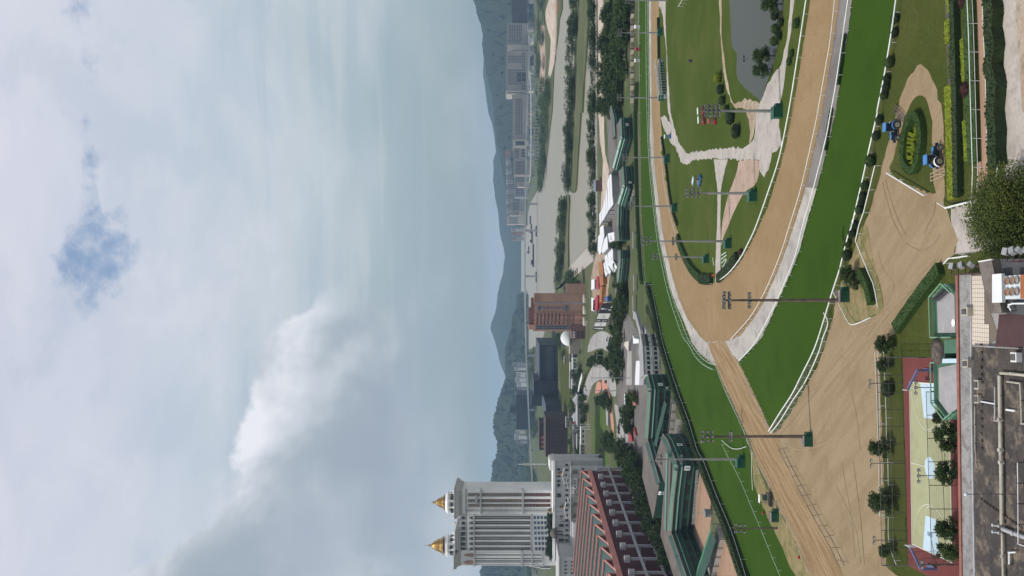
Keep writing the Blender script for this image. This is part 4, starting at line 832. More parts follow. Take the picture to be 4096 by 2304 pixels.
def text(body, name, p, size, m, parent, extr=.05):
    """flat lettering facing the camera, upright in the world"""
    c = bpy.data.curves.new(name, 'FONT'); c.body = body; c.size = size; c.align_x = 'CENTER'; c.align_y = 'CENTER'; c.extrude = extr
    tmp = bpy.data.objects.new('tmp', c); col.objects.link(tmp); bpy.context.view_layer.update()
    me = bpy.data.meshes.new_from_object(tmp.evaluated_get(bpy.context.evaluated_depsgraph_get())); bpy.data.objects.remove(tmp); me.name = name
    me.materials.clear(); me.materials.append(MATS[m]); o = link(name, me, parent, Vector(p) - Vector(parent.location) if parent else p); o.rotation_euler = (math.pi / 2, 0, 0); return o
# brown hotel
HD = 850
def hz(x): return CAM_H - (2060 + x / 7.245 - 2048) / FPX * HD
def hx(y): return (1152 - (1140 + y / 7.245)) / FPX * HD
def hbox(mb, ya, yb, xa, xb, dy=0.0, th=1.0):
    """box on the hotel front: rows ya..yb, columns xa..xb of window L, proud by dy"""
    x0, x1 = sorted((hx(ya), hx(yb))); z0, z1 = sorted((hz(xa), max(hz(xb), 0) if xb > 1700 else hz(xb)))
    return mb.box(((x0 + x1) / 2, HD - dy + th / 2, (z0 + z1) / 2), (x1 - x0, th, z1 - z0))
ht = thing('brown_hotel', 'brown hotel tower with pink balconies and blue lettering', 'building', (hx(700), HD, 0))
hbox(MB(), 240, 1160, 570, 2030, 0, 26).build('wall', 'hotel_brown', ht)
hbox(MB(), -40, 240, 1500, 2030, 1, 24).build('low_wing', 'hotel_brown', ht)
hbox(MB(), 372, 1150, 470, 575, -3, 20).build('attic', 'hotel_maroon', ht); hbox(MB(), 660, 1150, 392, 470, -4, 18).build('roof_house', 'hotel_maroon', ht)
hbox(MB(), 1150, 1290, 392, 570, .5, 16).build('stair_head', 'hotel_pink', ht)
hbox(MB(), 500, 540, 575, 1990, .12, .6).build('grey_strip', 'grey_wall', ht)
hbox(MB(), 240, 540, 545, 580, .6, 2).build('parapet', 'hotel_pink', ht)
for k in range(7): hbox(MB(), 515, 530, 672 + k * 107, 702 + k * 107, .3, .4).build('window', 'window_dark', ht)
hbox(MB(), 825, 1160, 550, 1500, .6, 1.2).build('balcony_front', 'hotel_pink', ht)
hbox(MB(), 825, 1160, 1640, 1990, .6, 1.2).build('lower_front', 'hotel_pink', ht)
for i, (ya, yb) in enumerate(((828, 872), (897, 940), (953, 1000), (1037, 1078), (1090, 1140))):
    for k in range(7):
        xx = 635 + k * 106 - i * 4; hbox(MB(), ya, yb, xx, xx + 42, .75, .3).build('balcony_opening', 'window_dark', ht)
    hbox(MB(), ya + 8, yb - 8, 1395, 1440, .75, .3).build('window', 'window_dark', ht); hbox(MB(), ya + 10, yb - 6, 1665, 1710, .75, .3).build('window', 'window_dark', ht)
for y in (884, 1022): hbox(MB(), y - 4, y + 4, 550, 2000, .9, .5).build('pilaster', 'hotel_maroon', ht)
hbox(MB(), 1160, 1335, 520, 1620, 1.0, 24).build('glass_wing', 'hotel_pink', ht)
hbox(MB(), 1172, 1285, 600, 1580, 1.3, .5).build('curtain_wall', 'glass_blue', ht)
hbox(MB(), 1225, 1231, 600, 1580, 1.6, .4).build('mullion', 'grey_wall', ht)
for k in range(18): hbox(MB(), 1172, 1285, 610 + k * 55, 614 + k * 55, 1.55, .3).build('transom', 'grey_wall', ht)
hbox(MB(), 1140, 1560, 1640, 2030, 2, 24).build('podium', 'hotel_maroon', ht)
for k in range(3):
    for j in range(3): hbox(MB(), 1350 + k * 70, 1390 + k * 70, 1670 + j * 120, 1735 + j * 120, 2.2, .4).build('window', 'window_dark' if j else 'pale_wall', ht)
# blue diamond and blue characters running down the wall
cx, cz = hx(665), hz(705); MB().add([(cx, HD - .3, cz + 1.9), (cx + 2.6, HD - .3, cz), (cx, HD - .3, cz - 1.9), (cx - 2.6, HD - .3, cz)], [(3, 2, 1, 0)]).build('diamond_logo', 'sign_blue', ht)
def glyph(zc, seed, s=.95):
    r = random.Random(seed); mb = MB()
    for k in range(4): mb.box((cx + r.uniform(-.2, .2), HD - .3, zc - s + k * s * .66), (s * r.uniform(1.1, 2.0), .2, .28))
    for k in range(2): mb.box((cx + r.uniform(-s * .6, s * .6), HD - .32, zc), (.28, .2, s * r.uniform(1.3, 2.0)))
    mb.build('blue_character', 'sign_blue', ht)
for k, x in enumerate((850, 960, 1070, 1180, 1285, 1395)): glyph(hz(x), 40 + k)
MB().box((cx, HD - .3, hz(1475)), (6.6, .2, .7)).box((cx + .6, HD - .3, hz(1510)), (3.4, .2, .7)).build('small_lettering', 'sign_blue', ht)
for k, y in enumerate((170, 470, 770)):
    p = atd('S', 2332, 1180 + y / 6.6 - 12, HD - 8); MB().lathe([(4, -4), (4.5, -1), (4, 0)], p, 8).build('entrance_canopy', 'cream_wall', ht)
# white dome
dp = atd('S', 2279, 1352, 920); do = thing('white_dome', 'white hemispherical dome on a low building beside the brown hotel', 'dome', (dp.x, dp.y, 0))
MB().box((dp.x - 3, dp.y + 4, dp.z / 2), (26, 18, dp.z)).build('base_building', 'campus_wall', do)
MB().lathe([(8.4 * math.cos(t * math.pi / 18), 9.4 * math.sin(t * math.pi / 18)) for t in range(9)] + [(.2, 9.4)], dp, 20).build('dome', 'white_paint', do, True)
# billboard wall
bb = thing('billboard', 'long slanted billboard of black and white panels behind the trees', 'billboard', (-18, 600, 0))
b0 = at('S', 2458, 1214, 4); b1 = at('S', 2416, 1317, 4)
def bpan(t0, t1, z0, z1, off, m, nm): 
    a, b = b0.lerp(b1, t0), b0.lerp(b1, t1); n = Vector((-.96, -.27, 0)).normalized() * off
    return MB().quad(Vector((a.x, a.y, z0)) + n, Vector((b.x, b.y, z0)) + n, Vector((b.x, b.y, z1)) + n, Vector((a.x, a.y, z1)) + n).build(nm, m, bb)
mb = MB(); a, b = b0.copy(), b1.copy(); a.z = b.z = 8; mb.beam(a, b, .5, 8.2).build('frame', 'dark_rail', bb)
for t0, t1, m_ in ((.0, .34, 'black_panel'), (.34, .55, 'white_paint'), (.55, .69, 'black_panel'), (.69, .85, 'white_paint'), (.85, 1.0, 'black_panel')): bpan(t0, t1, 4.1, 11.9, .4, m_, 'panel')
for t, z0, z1, w_ in ((.16, 9.5, 11.5, .04), (.17, 7.5, 9.5, .015), (.20, 4.5, 6.5, .03), (.10, 4.4, 5.6, .05), (.62, 9, 11.4, .025), (.63, 6.4, 7.6, .03), (.61, 4.8, 6.0, .02), (.93, 8.5, 11.5, .03), (.94, 5, 8.5, .05)): bpan(t - w_ / 2, t + w_ / 2, z0, z1, .5, 'white_paint', 'printed_figure')
for t in (.40, .425, .45, .475, .50): bpan(t, t + .008, 7.2, 8.4, .5, 'grey_print', 'printed_letter')
for t in (.74, .76, .78, .80): bpan(t, t + .007, 7.2, 8.3, .5, 'grey_print', 'printed_letter')
for k in range(12):
    p = b0.lerp(b1, k / 11); MB().tube((p.x, p.y, 0), (p.x, p.y, 4), .25, n=6).build('post', 'dark_rail', bb); MB().beam((p.x + .6, p.y - 3, 0), (p.x, p.y, 4), .2, .2).build('strut', 'dark_rail', bb)
# sheds and containers in the yard
def slab(name, label, cat, spec, z, m, wallm='grey_wall', group=None, th=.5):
    P = pts(spec, z); o = thing(name, label, cat, Vector((sum(p.x for p in P) / len(P), sum(p.y for p in P) / len(P), 0)), group)
    MB().prism(P, z - th, z).build('roof', m, o); c = Vector((o.location.x, o.location.y, 0)); Q = [Vector((p.x, p.y, 0)).lerp(c, .04) for p in P]
    MB().prism(Q, 0, z - th).build('wall', wallm, o); return o
def strips(label, rows, z, group=None):
    o = None
    for k, sp in enumerate(rows):
        P = pts(sp, z)
        if o is None: o = thing('white_shed', label, 'shed', Vector((P[0].x, P[0].y, 0)))
        MB().prism(P, z - .4 - .06 * k, z - .06 * k).build('roof_panel', 'roof_white', o)
        c = sum(P, Vector()) / len(P); MB().prism([p.lerp(c, .08) for p in P], 0, z - .5).build('wall', 'grey_wall', o)
    return o
strips('white ridged shed roof widening beside the dirt road, upper part', ('O 386,190 410,700 415,860 440,1060 368,1165 347,380', 'O 338,380 362,1165 312,1235 300,700 292,560', 'O 282,660 250,870 262,1330 305,1250', 'O 240,880 196,1090 200,1440 254,1330', 'O 190,1100 146,1240 150,1500 195,1440', 'O 136,1245 92,1310 100,1560 142,1510'), 6)
strips('white ridged shed roof in the middle of the shed row', ('P3 1930,30 1975,0 1985,130 1950,300 1928,330', 'P3 2030,110 2110,90 2120,200 2050,230', 'P3 1905,150 1928,120 1950,340 1925,385 1900,330', 'P3 1985,180 2020,140 2030,300 1960,370 1950,320'), 6)
strips('white ridged shed roof nearest the billboard', ('P3 2075,300 2095,320 2100,460 2150,540 2135,570 2080,480', 'P3 2030,370 2070,320 2085,490 2130,580 2110,620 2040,520', 'P3 1990,400 2022,375 2040,540 2070,600 2050,640 2000,560', 'P3 1972,500 1985,470 2000,580 2030,620 2000,665 1985,600'), 6)
for k, (sp, m_, lab) in enumerate((('M 590,95 700,130 705,590 595,570', 'white_paint', 'long white roofed shed in the yard before the brown hotel'), ('P3 1820,705 1858,700 1860,820 1818,835', 'white_paint', 'white roofed shed beside the dam'), ('M 715,150 790,0 830,0 800,560 720,560', 'red_paint', 'dark red roofed shed behind the white roofed shed'), ('M 1080,60 1170,40 1190,220 1090,250', 'blue_paint', 'blue container at the end of the yard'), ('P3 1880,660 1910,660 1915,830 1885,830', 'red_paint', 'red container stack beside the dam'), ('P3 1905,480 1960,470 1975,640 1920,650', 'rust', 'rusty container stack at the top of the yard'), ('P3 1920,660 1970,650 1975,760 1930,790', 'rust', 'rusty container stack in the middle of the yard'), ('P3 1925,800 1960,790 1950,990 1925,1000', 'rust', 'rusty container stack nearest the billboard'), ('P3 1845,960 1860,960 1862,1100 1840,1100', 'red_paint', 'narrow red shed beside the white roofed shed'))):
    slab('yard_shed', lab, 'shed', sp, 4.0 if 'shed' in lab else 3.0, m_, m_ if m_ in ('rust', 'red_paint', 'blue_paint') else 'grey_wall')
slab('boat_house', 'pale blue roofed hut on the creek bank', 'hut', 'P2 1848,870 1875,870 1878,1020 1850,1020', 5, 'glass_blue', 'hotel_maroon')
# green stands of the course
def stand(label, spec, h, depth, sign=None, light=(), slot=True, dv=(0, 1, 0)):
    W = Vector(dv).normalized() * depth; W2 = Vector(dv).normalized() * (depth + .4)
    P = pts(spec, h); o = thing('race_stand', label, 'stand', Vector((P[0].x, P[0].y, 0)))
    for i, (a, b) in enumerate(zip(P, P[1:])):
        t = (b - a); t.z = 0; L = t.length; t.normalize(); n = Vector((t.y, -t.x, 0))
        if n.y > 0: n = -n
        A, B = Vector((a.x, a.y, 0)), Vector((b.x, b.y, 0)); up = Vector((0, 0, h))
        MB().prism([A, B, B + W, A + W], 0, h - .1).build('block', 'stand_green', o)
        MB().prism([A + n * .2, B + n * .2, B + W2, A + W2], h - .1, h + .12 + .03 * i).build('roof', 'roof_brown', o)
        mb = MB(); mb.add([A + n * .25 + up * .80, B + n * .25 + up * .80, B - n * 1.6 + up * 1.16, A - n * 1.6 + up * 1.16, A - n * 1.6 + up * 1.0, B - n * 1.6 + up * 1.0], [(0, 1, 2, 3), (3, 2, 5, 4)]); mb.build('fascia', 'fascia_light' if i in light else 'fascia_green', o)
        for k in range(int(L / 22)):
            q = A.lerp(B, (k + 1) / (int(L / 22) + 1)); MB().beam(q + n * .32 + up * .80, q - n * 1.55 + up * 1.175, .35, .1).build('fascia_joint', 'stand_green', o)
        if slot:
            for zf in (.62, .30):
                MB().beam(A + n * .3 + up * zf, B + n * .3 + up * zf, .25, .22).build('ledge', 'stand_edge', o)
                nb_ = max(1, int(L / 7))
                for k in range(nb_):
                    q0, q1 = A.lerp(B, (k + .2) / nb_), A.lerp(B, (k + .8) / nb_); MB().beam(q0 + n * .05 + up * (zf - .13), q1 + n * .05 + up * (zf - .13), .3, h * .12).build('opening', 'black_panel', o)
        if sign and sign[1] == i:
            c = A.lerp(B, sign[2]) + n * .4 + up * sign[3]; s = h * .125; sp = bpy.data.objects.new('sign_panel', MB().box((0, 0, 0), (s * 2, .1, s * 2)).mesh('sign_panel', 'white_paint')); col.objects.link(sp); sp.parent = o
            sp.location = c - Vector(o.location); sp.rotation_euler = (0, 0, math.atan2(t.y, t.x) if t.x > 0 else math.atan2(-t.y, -t.x))
            tx = text(sign[0], 'sign_number', (0, 0, 0), s * 1.9, 'black_panel', None); tx.parent = sp; tx.location = (0, -.1, 0)
    return o
stand('zigzag dark green stand with pale roof edge and sign six', 'S 2486,470 2490,555 2464,650 2456,680', 6.2, 24, ('6', 0, .35, .52), (1, 2))
stand('dark green stand with a pale green roof edge and sign five', 'S 2494,665 2500,748 2477,824 2475,905 2478,960', 6.2, 22, ('5', 0, .80, .52), (1,))
stand('small dark green stand between the white sheds and the trees', 'S 2482,1000 2484,1035 2477,1110 2473,1132', 5.5, 14)
stand('green roofed stand behind the trees beside the creek road', 'S 2446,420 2458,470 2462,540', 5.5, 16, slot=False)
stand('dark green stand next to the pale house', 'S 2592,1497 2606,1556 2601,1645 2593,1760 2640,1925', 8.5, 26, ('1', 0, .75, .5), (), dv=(-.75, .66, 0))
stand('big dark green stand with signs beside the grey mast', 'S 2652,1735 2672,1760 2713,1866', 8.2, 24, ('4', 1, .22, .55), dv=(-.6, .8, 0))
stand('longest dark green stand facing the paddock and back turf', 'S 2713,1866 2698,1990 2687,2130 2747,2304 2790,2420', 8.2, 26, ('3', 0, .03, .60), (), dv=(-.3, .95, 0))
mb = MB(); P = pts('Sx 0,0', 0) if False else [at('S', 2670, 1810, 10), at('S', 2662, 2120, 10)]
for a, b in zip(P, P[1:]): mb.beam(a, b, 3.0, .5)
tag(mb.build('roof_ridge_band', 'fascia_green'), 'pale green ridge band along the top of the longest stand roof', 'roof band')
# sloped green covered ramps
def ramp(label, a, b, w_, m='awning_green'):
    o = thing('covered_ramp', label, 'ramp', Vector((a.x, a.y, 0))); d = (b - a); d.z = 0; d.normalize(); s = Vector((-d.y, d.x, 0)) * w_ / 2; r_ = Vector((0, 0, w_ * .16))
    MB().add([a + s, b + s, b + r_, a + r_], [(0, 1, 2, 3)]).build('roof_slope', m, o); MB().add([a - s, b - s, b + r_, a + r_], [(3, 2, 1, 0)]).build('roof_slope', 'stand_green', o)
    for k in range(6):
        p = a.lerp(b, k / 5); MB().tube((p.x + s.x * .9, p.y + s.y * .9, 0), p + s * .9, .12, n=5).build('post', 'dark_rail', o); MB().tube((p.x - s.x * .9, p.y - s.y * .9, 0), p - s * .9, .12, n=5).build('post', 'dark_rail', o)
    MB().beam(Vector((a.x, a.y, .8)) , Vector((b.x, b.y, .8)), w_ * .8, 1.6).build('walkway', 'concrete', o); return o
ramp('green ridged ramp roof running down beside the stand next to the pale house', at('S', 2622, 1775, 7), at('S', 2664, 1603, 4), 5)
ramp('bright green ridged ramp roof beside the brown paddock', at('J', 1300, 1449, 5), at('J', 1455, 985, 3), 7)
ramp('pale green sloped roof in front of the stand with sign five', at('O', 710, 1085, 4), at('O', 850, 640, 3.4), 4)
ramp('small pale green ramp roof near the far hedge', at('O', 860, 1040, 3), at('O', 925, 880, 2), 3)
def gate_frame(label, spec):
    P = pts(spec, 1.5); o = thing('railing_frame', label, 'railing', Vector((P[0].x, P[0].y, 0)))
    for off in (0, .35, .7):
        MB().pipe([p + Vector((0, 0, off)) for p in P], .07, 5).build('bar', 'grey_rail', o)
    for p in resample(P, 1.6): MB().tube((p.x, p.y, 0), p + Vector((0, 0, .7)), .06, n=5).build('upright', 'grey_rail', o)
gate_frame('white railing frame at the lower end of the green ramp', 'S 2654,1600 2663,1548 2672,1548 2664,1604')
gate_frame('white railing frame beside the hedge near the big stand', 'S 2703,1740 2712,1680 2722,1680 2714,1742')
gate_frame('pale railing along the front of the longest stand', 'J 1290,340 1270,600 1245,910')
sheet('paddock', pts('J 1290,340 1300,360 1420,660 1435,800 1410,990 1340,1220 1255,940'), .09, 'brown_path'); sheet('paddock.001', pts('J 1535,980 1600,1150 1700,1449 1470,1449 1510,1150'), .09, 'brown_path')
p = at('J', 1430, 790); o = thing('judge_box', 'round grey judge box with a pole beside the paddock hedge', 'hut', p)
MB().lathe([(1.4, 0), (1.4, 2.2), (1.6, 2.3), (1.5, 2.6)], p, 14).build('drum', 'frame_dull', o); MB().tube(p + Vector((0, 0, 2.5)), p + Vector((0, 0, 5.5)), .08).build('mast', 'grey_rail', o); MB().beam(p + Vector((-.7, 0, 5.2)), p + Vector((.7, 0, 5.2)), .1, .1).build('crossbar', 'grey_rail', o)
# pale house beside the hedge
ho = thing('pale_house', 'pale two storey house with small dark windows beside the hedge', 'house', (-50, 430, 0))
def qz(x, d): return CAM_H - (2450 + x / 4.832 - 2048) / FPX * d
q0, q1 = at('Q', 905, 700), at('Q', 930, 1250); q2 = at('Q', 860, 470)
for a, b, m_, nm in ((q0, q1, 'pale_wall', 'front_wing'), (q2, q0, 'grey_wall', 'side_wing')):  # side wing's grey carries the shade on that face of the house
    t = (b - a).normalized(); n = Vector((t.y, -t.x, 0)); n = -n if n.y > 0 else n; A, B = a - n * .0, b.copy(); h = 7.4
    MB().prism([A, B, B - n * 11, A - n * 11], 0, h).build(nm, m_, ho); MB().prism([A + n * .5, B + n * .5, B - n * 11.5, A - n * 11.5], h, h + .5 + (.04 if nm[0] == 's' else 0)).build('roof', 'grey_wall', ho)
    MB().beam(A + n * .3 + Vector((0, 0, 3.6)), B + n * .3 + Vector((0, 0, 3.6)), .6, .25).build('ledge', 'pale_wall', ho)
    for zc in (1.9, 5.4):
        for k in range(6):
            q = A.lerp(B, (k + .5) / 6) + n * .06 + Vector((0, 0, zc)); wq = MB().beam(q - t * .75, q + t * .75, .25, 1.4).build('window', 'window_dark', ho)
            if (k + int(zc)) % 3: MB().beam(q - t * .4 + n * .4 - Vector((0, 0, 1.0)), q + t * .4 + n * .4 - Vector((0, 0, 1.0)), .6, .5).build('air_conditioner', 'white_paint', ho)
slab('long_shed', 'long flat grey roof behind the pale house', 'shed', 'Q 545,700 620,700 600,1449 520,1449 ', 6, 'grey_wall'); slab('long_shed', 'long white flat roof behind the pale house', 'shed', 'Q 455,985 530,980 515,1449 430,1449', 6, 'roof_white')
slab('gate_house', 'small white house at the end of the grey ramp', 'house', 'Q 390,490 420,550 505,565 510,640 400,650', 5, 'white_paint', 'pale_wall'); slab('roadside_kiosk', 'cream roofed kiosk beside the dark trees', 'kiosk', 'Q 235,620 310,605 300,800 225,680', 4, 'cream_wall')
rp = MB(); a = [at('Q', 420, 95, 6), at('Q', 470, 120, 6), at('Q', 560, 470, 6)]
for u, v in zip(a, a[1:]): rp.beam(u, v, 4, 1.2)
tag(rp.build('grey_ramp', 'grey_wall'), 'curved grey concrete ramp leading to the pale house', 'ramp')
rp = MB().beam(at('Q', 600, 310, 4), at('Q', 660, 465, 4), 4, 1.0); tag(rp.build('concrete_canopy', 'grey_wall'), 'short grey concrete canopy beside the curved ramp', 'canopy')
# low walls with slots between far hedge and trees
for sp, lab in (('P3 2340,130 2370,250', 'white framed hut wall near the far hedge'), ('P3 2350,660 2420,660', 'pale arched shelter under the trees, upper one'), ('P3 2340,920 2410,920', 'pale arched shelter under the trees, lower one')):
    P = pts(sp); p = P[0]; o = thing('shelter', lab, 'shelter', p); q = at(*(['S'] + [src('P3', *map(float, sp.split()[1].split(',')))[0], src('P3', *map(float, sp.split()[1].split(',')))[1] + 30]))
    MB().box((p.x - 4, p.y - 20, 1.8), (9, 3, .4)).build('roof', 'frame_dull', o)
    for sx_ in (-4.2, 4.2): MB().box((p.x - 4 + sx_, p.y - 20, .8), (.6, 3, 1.6)).build('side_wall', 'frame_dull', o)
# low wall with pillars behind the back straight
wl = thing('service_wall', 'long pale panel wall with dark pillars behind the back straight', 'wall', at('S', 2534, 200)); P = [at('S', 2533 + (4 if i % 2 else 0), -20 + i * 24) for i in range(19)]
for a, b in zip(P, P[1:]):
    MB().beam(a + Vector((0, 0, .9)), b + Vector((0, 0, .9)), .4, 1.8).build('wall_panel', 'pale_dirt', wl); MB().box((a.x, a.y, 1.1), (.7, .7, 2.2)).build('pillar', 'dark_rail', wl)
for i, (x, y) in enumerate(((2541, 100), (2543, 190), (2541, 235))):
    slab(('site_hut', 'parked_van', 'grey_hut')[i], ('small white hut behind the back straight wall', 'dark red van parked behind the back straight wall', 'pale grey hut behind the back straight wall')[i], ('hut', 'van', 'hut')[i], 'S %d,%d %d,%d %d,%d %d,%d' % (x - 4, y, x + 1, y, x + 1, y + 14, x - 4, y + 14), 2.4, ('white_paint', 'red_paint', 'pale_wall')[i], ('white_paint', 'red_paint', 'pale_wall')[i])
# ---------------------------------------------------------------- roads and gardens before the resort
mat('garden_green', (.062, .100, .024), (.080, .118, .034), .06, c3=(.10, .13, .045), scale3=.3, amt3=.4, rough=.95, spec=.03, grain=.18)
rd = sheet('road', smooth(pts('P3 1900,1380 1990,1372 2060,1410 P4 2105,0 2090,100 2055,190 1960,140 1870,155 1770,190 1810,20'), 2, True), .07, 'asphalt')
sheet('road.001', smooth(pts('P4 1880,292 1960,370 2120,450 2140,580 2140,745 2085,750 2040,640 2000,560 1950,540 1900,560 1830,620 1790,750 1765,822 1690,822 1740,600 1800,430'), 2, True), .07, 'asphalt')
sheet('road.002', smooth(pts('P4 2118,870 2160,880 2180,960 2230,1020 2310,1000 2330,1100 2290,1330 2240,1400 2150,1449 2150,1150'), 2, True), .07, 'asphalt')
sheet('road.003', pts('Q 300,600 370,620 380,1449 260,1449'), .075, 'asphalt'); sheet('street', pts('S 2545,1850 2560,1850 2640,2100 2700,2304 2740,2450 2640,2450 2600,2200'), .08, 'asphalt')
sheet('pink_path', smooth(pts('P4 1960,545 2010,560 2045,680 2070,820 2105,1050 2112,1210 2086,1212 2065,1000 2030,790 1985,760 1960,640'), 2, True), .09, 'terracotta')
sheet('pink_path.001', smooth(pts('P4 1900,570 1940,580 1950,640 1930,700 1870,720 1880,640'), 2, True), .09, 'terracotta')
sheet('long_lawn', smooth(pts('P4 1950,775 2035,880 2060,1000 2050,1120 1990,1200 1990,1449 R 720,1280 530,1370 490,1200 480,900 490,620 560,440'), 2, True), .08, 'garden_green')
dash = MB().box((0, 0, 0), (.35, 3.2, .02)).mesh('road_marking', 'marking_white')
for k in range(9): link('road_marking', dash, rd, at('P4', 1957, 6 + k * 15, .1))
for k in range(12): link('road_marking', dash, rd, at('P4', 1958, 312 + k * 19, .1))
for k in range(10): link('road_marking', dash, rd, at('P4', 2190 + (k % 2) * 70, 1010 + k * 34, .1))
sheet('road_hedge', smooth(pts('P4 1895,290 1820,400 1750,560 1680,820 1655,820 1720,560 1790,390 1870,285'), 2, True), .5, 'lawn_grass')
pv = thing('pavilion', 'grey roofed pavilion with three white sails beside the long lawn', 'pavilion', at('R', 330, 530)); p = at('R', 350, 520)
MB().box((p.x, p.y + 10, 3), (28, 20, 6)).build('wall', 'grey_wall', pv); MB().box((p.x, p.y + 10, 6.3), (29.5, 21.5, .6)).build('roof', 'grey_wall', pv)
for dx_, dy_, h in ((9, 16, 8), (-8, 20, 9), (8, 4, 6)):
    a = Vector((p.x + dx_, p.y + dy_, 6.7)); MB().add([a + Vector((-5, -2, 0)), a + Vector((5, -2, 0)), a + Vector((0, -2, h * .5)), a + Vector((0, 8, 0))], [(0, 1, 2), (1, 3, 2), (3, 0, 2)]).build('sail', 'white_paint', pv)
for k, y in enumerate((712, 748, 786)):
    p = at('R', 440, y); o = thing('flagpole', 'white flagpole, ' + ('first', 'second', 'third')[k] + ' from the pavilion', 'flagpole', p)
    h = CAM_H - (src('R', 170, y)[0] - 2048) / FPX * p.y; MB().tube(p, p + Vector((0, 0, h)), .22, .14).build('pole', 'white_paint', o); MB().box(p + Vector((1.2, 0, h - 1.2)), (2.2, .1, 1.5)).build('flag', ('red_paint', 'grey_wall', 'white_paint')[k], o)
for bx, y, tx, lab in ((2320, 520, 1825, 'tall grey street lamp over the curved road end'), (2140, 687, 1740, 'tall grey street lamp beside the terracotta path'), (2070, 380, 1880, 'thin street lamp by the arched median, lower one'), (2040, 232, 1890, 'thin street lamp by the arched median, upper one')):
    p = at('P4', bx, y); o = thing('street_lamp', lab, 'street lamp', p); h = CAM_H - (src('P4', tx, y)[0] - 2048) / FPX * p.y
    MB().tube(p, p + Vector((0, 0, h)), .28, .16, 8).build('pole', 'galvanised', o); MB().beam(p + Vector((-2, 0, h)), p + Vector((2, 0, h)), .25, .2).build('arm', 'galvanised', o)
    for s_ in (-2, 2): MB().box(p + Vector((s_, 0, h - .1)), (1.0, .5, .25)).build('lamp_head', 'pale_wall', o)
for k, y in enumerate((1085, 1182)):
    p = at('R', 640, y); o = thing('lawn_mast', ('upper', 'lower')[k] + ' slim dark mast with a box on the long lawn', 'mast', p); MB().tube(p, p + Vector((0, 0, 7)), .18).build('pole', 'lamp_dark', o); MB().box(p + Vector((0, 0, 3)), (2.2, 1, 2.6)).build('box', 'lamp_dark', o)
cw = thing('covered_walk', 'pale covered walk with dark posts curving above the road', 'walkway', at('R', 250, 300)); P = smooth(pts('R 320,0 285,130 262,260 245,410', 4), 3)
for a, b in zip(P, P[1:]): MB().beam(a, b, 5, .4).build('roof_piece', 'pale_wall', cw)
for p in resample(P, 9): MB().tube((p.x, p.y - 2, 0), (p.x, p.y - 2, 4), .3).build('post', 'lamp_dark', cw)
slab('low_wall_sign', 'long white garden wall below the tree cluster', 'wall', 'R 930,275 942,275 952,500 938,502', 2.5, 'white_paint', 'white_paint')
slab('planter_row', 'grey planter strip along the long lawn', 'planter', 'R 660,410 690,410 695,730 672,730', 1.5, 'grey_wall'); slab('red_barrier', 'red traffic barrier beside the wide road, outer one', 'barrier', 'R 990,740 1005,740 1050,960 990,960', 1.2, 'red_paint', 'red_paint'); slab('red_barrier', 'red traffic barrier beside the wide road, inner one', 'barrier', 'R 1060,760 1070,760 1100,880 1090,880', 1.2, 'red_paint', 'red_paint'); slab('terracotta_ruin', 'pink and red low building site behind the stand', 'building site', 'R 1010,240 1040,250 1095,440 1050,440', 2, 'terracotta', 'terracotta')
def car(label, p, rz, m, van=False):
    o = thing('parked_car', label, 'car', p, None, True); o.rotation_euler = (0, 0, rz); h = 1.9 if van else 1.45
    MB().prism([Vector((-2.2, -.85, 0)), Vector((2.2, -.85, 0)), Vector((2.3, 0, 0)), Vector((2.2, .85, 0)), Vector((-2.2, .85, 0))], .35, .9).build('body', m, o)
    MB().add([(-1.9, -.8, .9), (1.0, -.8, .9), (1.0, .8, .9), (-1.9, .8, .9), (-1.5, -.65, h), (.4, -.65, h), (.4, .65, h), (-1.5, .65, h)], [(0, 1, 5, 4), (1, 2, 6, 5), (2, 3, 7, 6), (3, 0, 4, 7)]).build('glasshouse', 'window_dark', o)
    MB().box((-.55, 0, h + .02), (1.95, 1.32, .06)).build('roof', m, o)
    for x in (-1.4, 1.4):
        for y in (-.85, .85): MB().tube((x, y - .1, .34), (x, y + .1, .34), .34, n=10).build('wheel', 'black_panel', o)
    return o
for r_, x, y, rz, m_, lab in (('P4', 2015, 570, 1.5, 'black_panel', 'black car waiting at the tip of the terracotta path'), ('P4', 2035, 20, .2, 'white_paint', 'white car on the upper road bend'), ('P4', 2060, 80, .3, 'blue_paint', 'blue car on the upper road bend'), ('P4', 2085, 110, .2, 'grey_wall', 'grey car behind the blue car'), ('P4', 1750, 640, 1.2, 'grey_wall', 'grey car on the curved road'), ('P4', 1755, 690, 1.2, 'white_paint', 'white car following the grey car'), ('P4', 1705, 740, 1.2, 'white_paint', 'white car at the lower end of the curved road'), ('P4', 2185, 1150, .1, 'black_panel', 'black car on the wide road, upper one'), ('P4', 2188, 1200, .1, 'black_panel', 'black car on the wide road, lower one'), ('M', 460, 1020, .1, 'white_paint', 'white van on the dirt lane below the brown hotel'), ('M', 800, 590, .2, 'white_paint', 'white truck beside the billboard end')):
    car(lab, at(r_, x, y, .1), rz, m_)
